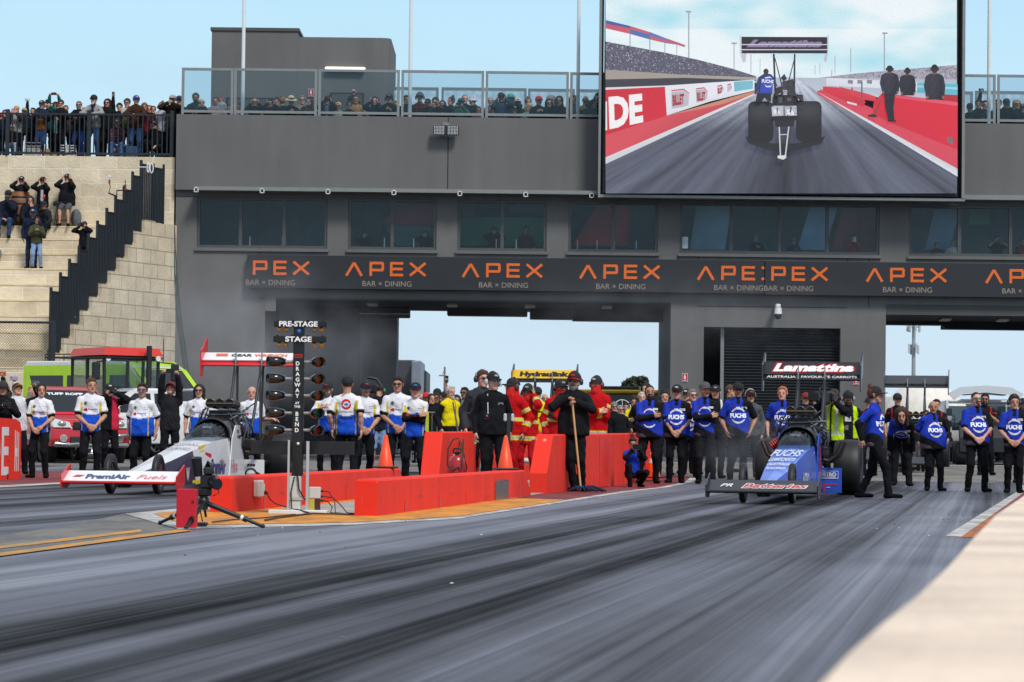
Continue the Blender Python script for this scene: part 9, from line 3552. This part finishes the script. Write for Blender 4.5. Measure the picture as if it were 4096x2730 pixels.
BAL=[(783,372,'bearded man in grey beanie and charcoal hoodie at the first glass panel',dict(hat='beanie',patt=dict(hat='#2c2e33'),beard='beard',tc='#2a2d30',glasses=True,arms='rail')),(806,397,'spectator in cream beanie holding a black phone behind the first glass panel',dict(hat='beanie',patt=dict(hat='#b4a88c'),tc='#3a3638',arms='phone')),(816,436,'small child in red cap against the first glass panel',dict(cap='#b01c22',tc='#8a8a90')),(862,389,'brown haired man in pale top carrying a child',dict(hc='#4a3020',tc='#a89494',arms='cross',beard='stubble')),(885,388,'child in pale hoodie with pink ear muffs carried by a man',dict(hc='#5a4030',tc='#a8a8aa',hs=('#c8385a','#c8385a',False),small=1)),(864,431,'child in a bright red cap behind the glass below the carried child',dict(cap='#b8181e',tc='#a09ca0')),(920,420,'dark haired child at the frame between the first two glass panels',dict(hc='#1c1614',tc='#23242a')),(955,414,'small girl in pink with pink ear muffs by the flagpole',dict(hc='#6a4a36',tc='#b4808a',hs=('#c8385a','#c8385a',False),fem=True)),(1019,393,'bald man in sunglasses and black jacket covering his ears',dict(hair='crop',hc='#7a5c40',glasses=True,arms='ears')),(1080,398,'dark haired spectator in black covering her ears',dict(hc='#17110e',arms='ears',fem=True,glasses='#20305a')),(1106,389,'spectator in black beanie behind the panama hat wearer',dict(hat='beanie',patt=dict(hat='#17181c'),skin=3,dy=.5)),(1132,389,'fair haired woman turned away on the terrace',dict(hair='bun',hc='#7a5a3a',yaw=150,dy=.8,fem=True)),(1164,384,'person in a straw panama hat looking down at a phone',dict(hat='panama',arms='chest',hp=18,skin=3)),(1208,383,'grey haired man in sunglasses and beige jacket on the terrace',dict(hc='#77706a',glasses=True,tc='#7f7462',skin=1,dy=.3)),(1238,393,'woman in brown coat taking a phone picture by the fire sign',dict(fem=True,hair='long',hc='#3a1f18',tc='#54453a',arms='phone',phone='#b9b4b0')),(1308,384,'man in black cap and open black jacket covering his ears',dict(cap='#17181c',arms='ears',glasses=True,tpat=open_front('#5a6c86',.03))),(1353,410,'blonde woman in sunglasses and cream knit',dict(fem=True,hair='pony',hc='#c4a878',glasses=True,tc='#a89c8c')),(1397,405,'spectator in black beanie and sunglasses in front of the tan jacket',dict(hat='beanie',patt=dict(hat='#15171b'),glasses=True)),(1424,381,'man in tan jacket and sunglasses with a child behind him',dict(hc='#3a281c',tc='#8c6a40',glasses=True,beard='stubble',dy=.3)),(1414,359,'child in striped cap and orange ear muffs riding on shoulders',dict(cap=('#8a8c98','#8a8c98'),hs=('#c84a24','#d0502a',False),dy=.7,tc='#2a2c34')),(1500,388,'spectator with navy hood up covering the ears',dict(hood='#1b2030',tc='#1b2030',arms='ears',top='hoodie')),(1557,376,'man in black cap and ear defenders clasping his hands',dict(cap=('#16171a','#16171a','#8a8a8e'),hs=('#16161a','#2a2c30',False),arms='chest',w=1.06)),(1584,404,'person just visible at the end of the third glass panel',dict(hc='#6a5644',tc='#2c2c30',dy=.7)),(1626,382,'man in black by the second flagpole',dict(hc='#15100e',skin=4,dy=.4)),(1680,370,'man in red plaid shirt with ear defenders and a grey cap',dict(cap=('#4c4e52','#4c4e52'),hs=('#4a4c50','#3a3c40',False),tc='#5a1c20',tpat=plaid('#2a1214','#7c2024',60),top='shirt')),(1711,396,'dark skinned spectator in sunglasses beside the red plaid shirt',dict(skin=5,glasses=True,tc='#3a3034',dy=.4)),(1742,389,'spectator in a dark knitted cap behind two women',dict(hat='beanie',patt=dict(hat='#202228'),dy=.8)),(1737,408,'brown haired woman with hands up to her glasses',dict(fem=True,hair='long',hc='#3a241a',arms='cam',glasses='#8a4a3a')),(1769,402,'woman looking through binoculars on the terrace',dict(fem=True,hair='long',hc='#2c1c14',arms='cam',tc='#1c1d20')),(1805,388,'woman with tied back hair in black jacket turning aside',dict(fem=True,hair='bun',hc='#2a1c16',hy=-35,dy=.2)),(1844,393,'man in dark green cap and sage jacket filming on a phone',dict(cap=('#1c4a3c','#1c4a3c','#7a7a50'),tc='#3f6258',arms='phone',phone='#17171a')),(1860,375,'ruddy bald man with a hand on his cheek',dict(hair='crop',hc='#7a6a60',skin=1,arms=('down','ears'),dy=.6)),(1891,388,'person in a white bucket hat and sunglasses',dict(hat='bucket',patt=dict(hat='#c4c4c6'),glasses=True,dy=.2)),(1914,427,'bareheaded child at the frame after the fourth glass panel',dict(hc='#3a281e',tc='#5a4a58')),(1963,389,'white haired person in glasses and grey coat',dict(hc='#b4b0ac',glasses='#7a6a64',tc='#5c5e64',dy=.3,skin=1)),(1972,432,'child with bright red ear muffs at the fifth glass panel',dict(hc='#4a3424',hs=('#c0202a','#c0202a',False),tc='#2a2a30')),(2004,371,'man in dark cap and slate blue jacket covering his ears',dict(cap=('#26262c','#26262c'),tc='#39465a',arms='ears',beard='stubble',w=1.05)),(2043,370,'person in a bright turquoise cap covering both ears',dict(cap=('#2a9a8c','#2a9a8c'),arms='ears',tc='#23252a',dy=.4,skin=3)),(2056,424,'child in a black cap with a white letter',dict(cap=('#16171a','#16171a','#c4c4c6'),tc='#17181c')),(2070,392,'person in a white cap and black jacket behind the capped child',dict(cap=('#c4c0bc','#c4c0bc','#8a3a3a'),dy=.3,hair='long',hc='#b09a78',fem=True)),(2113,392,'auburn haired woman with her hair up',dict(fem=True,hair='bun',hc='#5a3a26',tc='#6c645c',dy=.5)),(2117,414,'fair haired child in pale green looking sideways',dict(hc='#c0a070',hair='shag',tc='#7a9a8c',hy=-50)),(2155,385,'person in a red cap under a black hood with a phone',dict(cap='#b01c22',tc='#15161a',top='hoodie',skin=3,arms='chest')),(2196,397,'person in sunglasses with a black hood in front of the grey hood',dict(hood='#15161a',glasses=True)),(2207,377,'tall person in a pale grey hood seen from the side',dict(hood='#9a9a98',tc='#9a9a98',yaw=60,dy=.6)),(2237,386,'person in black hood and sunglasses filming with a dark phone',dict(hood='#17181c',glasses=True,arms='phone',phone='#1c2430')),(2293,381,'person in a grey hood beside the third flagpole',dict(hood='#55585c',tc='#6a6c70',dy=.5)),(2293,438,'small child in a striped cap behind the last full glass panel',dict(cap=('#5a4c54','#b4b4b8'),tc='#3a3238')),(2342,384,'bald man in sunglasses and black jacket with a mustard hood',dict(hair='none',glasses=True,tpat=two('#b88a20',lambda x,y,z,a:(a==0)&(z>1.40)),dy=.3)),(2346,404,'dark haired girl with a hand on her mouth next to the steel upright',dict(fem=True,hair='shag',hc='#1c1412',arms=('down','face'),tc='#1b1c22')),(2380,400,'dark haired spectator tight against the steel upright of the screen',dict(hc='#17110f',tc='#15161a',arms=('face','down'))),(2394,329,'tall cameraman in green jacket and ear defenders beside the big screen',dict(hs=('#17181c','#26282c',False),tc='#1c3a30',arms='cam',hc='#1c1512',cam=1)),(3880,413,'spectator in black cap looking down beyond the big screen',dict(cap='#16171a',hp=15)),(3916,397,'broad man in dark knitted hat beyond the big screen',dict(hat='beanie',patt=dict(hat='#1c1e22'),w=1.1,dy=.2)),(3940,392,'spectator raising a phone behind the far flagpole',dict(arms=('high','down'),dy=.6,phone1='#2a2a2c')),(3886,448,'dark haired child leaning on the rail beyond the big screen',dict(hc='#17110f',arms='rail')),(3928,455,'small capped child low behind the glass near the far flagpole',dict(cap='#23262c')),(3993,390,'dark clothed man at the joint of the last two glass panels',dict(hc='#1c1512',skin=3,dy=.3)),(4026,395,'man in dark cap photographing with a phone at the last glass panel',dict(cap='#1c1d22',arms='phone',skin=3,phone='#1a1a1c')),(4068,400,'person in sunglasses with a beige hood up at the last glass panel',dict(hood='#9c8c74',glasses=True,tc='#16171c')),(4093,416,'person in black cap at the far edge of the roof terrace',dict(cap=('#16171a','#16171a','#a0a0a4'))),]
for(u,v,lb,kw)in BAL:
 kw=dict(kw)
 dy=kw.pop('dy',0)
 ph=kw.pop('phone',None)
 p1=kw.pop('phone1',None)
 cm_=kw.pop('cam',None)
 sm=kw.pop('small',None)
 vv=dict(dict(tc=DK,arms='down',shoe=None),**kw)
 fl_=fl_z
 if sm or 'riding' in lb:
  vv['H']=1.1
 i=P(lb,u,v,D=YB+dy,floor=fl_,group=GB,**vv)
 if ph:
  held('phone',i,'phone held by the '+lb.split(' on ')[0].split(' by ')[0].split(' at ')[0],ph)
 if p1:
  held('phone',i,'phone raised behind the far flagpole',p1,hands=(-1,))
 if cm_:
  held('camera',i,'camera of the tall cameraman beside the big screen')
YW=FY+.85
fw_=z_w0-.9
for(u,v,lb,kw)in((1461,926,'dark figure with hands at the mouth behind the second window',dict(arms='mouth',hc='#15100e')),(1702,924,'figure in maroon drinking behind the second window',dict(arms='mouth',tc='#3a161c',hc='#3a2a20')),(1977,909,'person in a dark beanie and maroon top eating behind the third window',dict(hat='beanie',patt=dict(hat='#1c1a1c'),tc='#4c1c22',arms='mouth')),(2105,907,'man in maroon polo shirt behind the third window',dict(tc='#4c1820',top='polo',sl='short',hc='#1c1412',skin=3)),(3024,940,'grey haired person in black looking down behind the longest window',dict(hc='#6a665e',hair='shag',arms='chest',hp=12)),(3175,951,'photographer in an orange cap behind the longest window',dict(cap='#c8641a',tc='#1c2238',arms='chest',cam=1)),(3409,939,'man in bright red jacket holding up a white phone behind the longest window',dict(tc='#a81c26',arms='phone',phone='#c9c9c9',hc='#3a2420')),(3747,969,'person in sunglasses resting on the sill of the last window',dict(glasses=True,arms='rail',hc='#2a2018')),(3812,960,'grey haired man in white tee shirt leaning at the last window',dict(tc='#c4c4c2',top='tee',sl='short',hc='#7a766e',hy=-35,lean=10)),(3986,944,'spectator aiming a silver camera through the last window',dict(arms='cam',tc='#17181c',sl='short',cam=2)),(4091,953,'person in a red top at the edge of the last window',dict(tc='#8a1c24',hc='#20161a'))):
 kw=dict(kw)
 ph,cm_=kw.pop('phone',None),kw.pop('cam',None)
 i=P(lb,u,v,D=YW,floor=fw_,group=GW,**dict(dict(tc=DK,arms='down',shoe=None),**kw))
 if ph:
  held('phone',i,'white phone held up behind the longest window',ph,port=True)
 if cm_:
  held('camera',i,'small camera held by the photographer in the orange cap' if cm_==1 else 'silver camera pointed out of the last window','#1c1c1e' if cm_==1 else '#8f9294')
m=MB()
p=at(2738,972,FY+.30)
m.quad([(p.x-.14,FY+.232,p.z-.17),(p.x+.10,FY+.232,p.z-.17),(p.x+.10,FY+.232,p.z+.17),(p.x-.14,FY+.232,p.z+.17)],M('#b9c4c9',.8))
m.quad([(p.x+.10,FY+.233,p.z-.17),(p.x-.14,FY+.233,p.z-.17),(p.x-.14,FY+.233,p.z+.17),(p.x+.10,FY+.233,p.z+.17)],M('#b9c4c9',.8))
tag(m.build('notice'),'blank pale notice stuck inside the longest upper window','notice')
m=MB()
rs=random.Random(21)
cls=[M('#b9b8b4',.8),M('#101012',.9),M('#5a5852',.9),M('#101012',.9)]
for i in range(150):
 if i<60:
  a,b_=rs.uniform(0,1),rs.gauss(0,.35)
  p=R_[0].lerp(R_[-2],a)+V((.25+abs(b_),0,0))
 elif i<110:
  p=e0+de*rs.uniform(0,14)-pe*abs(rs.gauss(0,.5))
 else:
  Y=rs.uniform(10,52)
  p=V((rs.uniform(-.12,.17)*Y,Y,0))
  if-4<p.x<1.5 and 24<Y:
   continue
 s=rs.uniform(.004,.012)
 z=gz(p.y)+.004
 a=rs.uniform(0,PI)
 dx,dy=V((math.cos(a),math.sin(a),0))*s,V((-math.sin(a),math.cos(a),0))*s*rs.uniform(.4,1)
 o=V((p.x,p.y,z))
 up=V((0,0,s*.6))
 m.add([(o-dx-dy)[:],(o+dx-dy)[:],(o+dx+dy)[:],(o-dx+dy)[:],(o+up)[:]],[(0,1,4),(1,2,4),(2,3,4),(3,0,4)],cls[i%4])
tag(m.build('debris'),'tiny rubber crumbs and pale scraps scattered over the asphalt','debris',kind='stuff')
def smoke(u,v,Y,rx,ry,rz,dens,seed,col=(.62,.64,.68)):
 p=at(u,v,Y)
 m=MB()
 m.ball((0,0,0),(rx,ry,rz),None,20,12)
 me=bpy.data.meshes.new('smoke')
 me.from_pydata([q[:]for q in m.v],[],m.f)
 o=bpy.data.objects.new('smoke',me)
 link(o)
 o.location=p
 mt_=bpy.data.materials.new('smoke')
 mt_.use_nodes=True
 N,L=nt(mt_)
 N.clear()
 out=N.new('ShaderNodeOutputMaterial')
 pv=N.new('ShaderNodeVolumePrincipled')
 pv.inputs['Color'].default_value=col+(1,)
 L.new(pv.outputs['Volume'],out.inputs['Volume'])
 tc=N.new('ShaderNodeTexCoord')
 mp=N.new('ShaderNodeMapping')
 mp.inputs['Scale'].default_value=(1/rx,1/ry,1/rz)
 L.new(tc.outputs['Object'],mp.inputs['Vector'])
 ln=N.new('ShaderNodeVectorMath')
 ln.operation='LENGTH'
 L.new(mp.outputs['Vector'],ln.inputs[0])
 fr=N.new('ShaderNodeMapRange')
 fr.interpolation_type='SMOOTHSTEP'
 fr.inputs['From Min'].default_value=1.0
 fr.inputs['From Max'].default_value=.15
 L.new(ln.outputs['Value'],fr.inputs['Value'])
 m2=N.new('ShaderNodeMapping')
 m2.inputs['Location'].default_value=(seed*3.1,0,0)
 L.new(tc.outputs['Object'],m2.inputs['Vector'])
 nz=N.new('ShaderNodeTexNoise')
 nz.inputs['Scale'].default_value=1.6/rz**.5
 nz.inputs['Detail'].default_value=4
 nz.inputs['Distortion'].default_value=.8
 L.new(m2.outputs['Vector'],nz.inputs['Vector'])
 nr=N.new('ShaderNodeMapRange')
 nr.inputs['From Min'].default_value=.38
 nr.inputs['From Max'].default_value=.72
 nr.inputs['To Max'].default_value=dens
 L.new(nz.outputs['Fac'],nr.inputs['Value'])
 ml=N.new('ShaderNodeMath')
 ml.operation='MULTIPLY'
 L.new(fr.outputs['Result'],ml.inputs[0])
 L.new(nr.outputs['Result'],ml.inputs[1])
 L.new(ml.outputs[0],pv.inputs['Density'])
 me.materials.append(mt_)
 return tag(o,'thin grey tyre smoke drifting across the front of the building','smoke',kind='stuff')
smoke(900,1330,76,4.8,3.0,2.8,.24,1)
smoke(1250,1420,72,4.2,3.0,2.0,.14,2)
smoke(2990,1800,47.5,1.0,.8,.75,.9,3,(.35,.36,.40))
smoke(2700,1250,78,7.5,3.0,1.5,.08,4)
cd=bpy.data.cameras.new('camera')
cam=bpy.data.objects.new('camera',cd)
link(cam)
cam.matrix_world=Matrix(((_rt.x,_up.x,-_fw.x,0),(_rt.y,_up.y,-_fw.y,0),(_rt.z,_up.z,-_fw.z,CAMZ),(0,0,0,1)))
cd.sensor_width=36
cd.lens=36*FPX/4096
cd.clip_start=.1
cd.clip_end=6000
cd.dof.use_dof=True
cd.dof.focus_distance=44
cd.dof.aperture_fstop=13
SC.camera=cam
w=bpy.data.worlds.new('World')
SC.world=w
w.use_nodes=True
N,L=w.node_tree.nodes,w.node_tree.links
bg=N['Background']
sky=N.new('ShaderNodeTexSky')
sky.sky_type='NISHITA'
sky.sun_disc=False
SUN_EL,SUN_AZ=50,150
sky.sun_elevation=math.radians(SUN_EL)
sky.sun_rotation=math.radians(SUN_AZ)
sky.air_density=1.0
sky.dust_density=0.0
sky.ozone_density=1.6
tc=N.new('ShaderNodeTexCoord')
mp=N.new('ShaderNodeMapping')
mp.inputs['Scale'].default_value=(1.0,1.0,3.2)
mp.inputs['Location'].default_value=(.3,.2,0)
L.new(tc.outputs['Generated'],mp.inputs['Vector'])
cl=N.new('ShaderNodeTexNoise')
cl.inputs['Scale'].default_value=5.5
cl.inputs['Detail'].default_value=7
cl.inputs['Roughness'].default_value=.55
L.new(mp.outputs['Vector'],cl.inputs['Vector'])
rp=N.new('ShaderNodeMapRange')
rp.inputs['From Min'].default_value=.38
rp.inputs['From Max'].default_value=.68
rp.inputs['To Min'].default_value=.45
rp.inputs['To Max'].default_value=1.0
L.new(cl.outputs['Fac'],rp.inputs['Value'])
mx=N.new('ShaderNodeMix')
mx.data_type='RGBA'
sz=N.new('ShaderNodeSeparateXYZ')
L.new(tc.outputs['Generated'],sz.inputs['Vector'])
hz=N.new('ShaderNodeMapRange')
hz.inputs['From Min'].default_value=.0
hz.inputs['From Max'].default_value=.17
hz.inputs['To Min'].default_value=.55
hz.inputs['To Max'].default_value=.0
L.new(sz.outputs['Z'],hz.inputs['Value'])
ad=N.new('ShaderNodeMath')
ad.operation='ADD'
ad.use_clamp=True
L.new(hz.outputs['Result'],ad.inputs[0])
L.new(rp.outputs['Result'],ad.inputs[1])
L.new(ad.outputs[0],mx.inputs['Factor'])
L.new(sky.outputs['Color'],mx.inputs['A'])
cb=N.new('ShaderNodeMix')
cb.data_type='RGBA'
h2=N.new('ShaderNodeMapRange')
h2.inputs['From Min'].default_value=.03
h2.inputs['From Max'].default_value=.16
L.new(sz.outputs['Z'],h2.inputs['Value'])
L.new(h2.outputs['Result'],cb.inputs['Factor'])
cb.inputs['A'].default_value=(4.2,5.25,6.1,1)
cb.inputs['B'].default_value=(3.4,5.3,6.3,1)
c2=N.new('ShaderNodeMix')
c2.data_type='RGBA'
h3=N.new('ShaderNodeMapRange')
h3.inputs['From Min'].default_value=.17
h3.inputs['From Max'].default_value=.34
L.new(sz.outputs['Z'],h3.inputs['Value'])
L.new(h3.outputs['Result'],c2.inputs['Factor'])
L.new(cb.outputs['Result'],c2.inputs['A'])
c2.inputs['B'].default_value=(5.3,5.45,5.9,1)
L.new(c2.outputs['Result'],mx.inputs['B'])
L.new(mx.outputs['Result'],bg.inputs['Color'])
bg.inputs['Strength'].default_value=.10
sd=bpy.data.lights.new('sun','SUN')
sd.energy=2.0
sd.angle=math.radians(14)
sd.color=(1,.965,.91)
so=bpy.data.objects.new('sun',sd)
link(so)
el,az=math.radians(SUN_EL),math.radians(SUN_AZ)
dv=V((math.sin(az)*math.cos(el),math.cos(az)*math.cos(el),math.sin(el)))
so.rotation_euler=dv.to_track_quat('Z','Y').to_euler()
so.location=(-20,-20,40)
SC.view_settings.view_transform='Standard'
SC.view_settings.look='None'
SC.view_settings.exposure=.6
SC.view_settings.gamma=1
SC.cycles.use_denoising=True
SC.cycles.max_bounces=6
SC.cycles.transparent_max_bounces=16
SC.cycles.volume_bounces=0
SC.cycles.caustics_reflective=False
SC.cycles.caustics_refractive=False
SC.cycles.volume_step_rate=2.0
SC.cycles.volume_max_steps=96
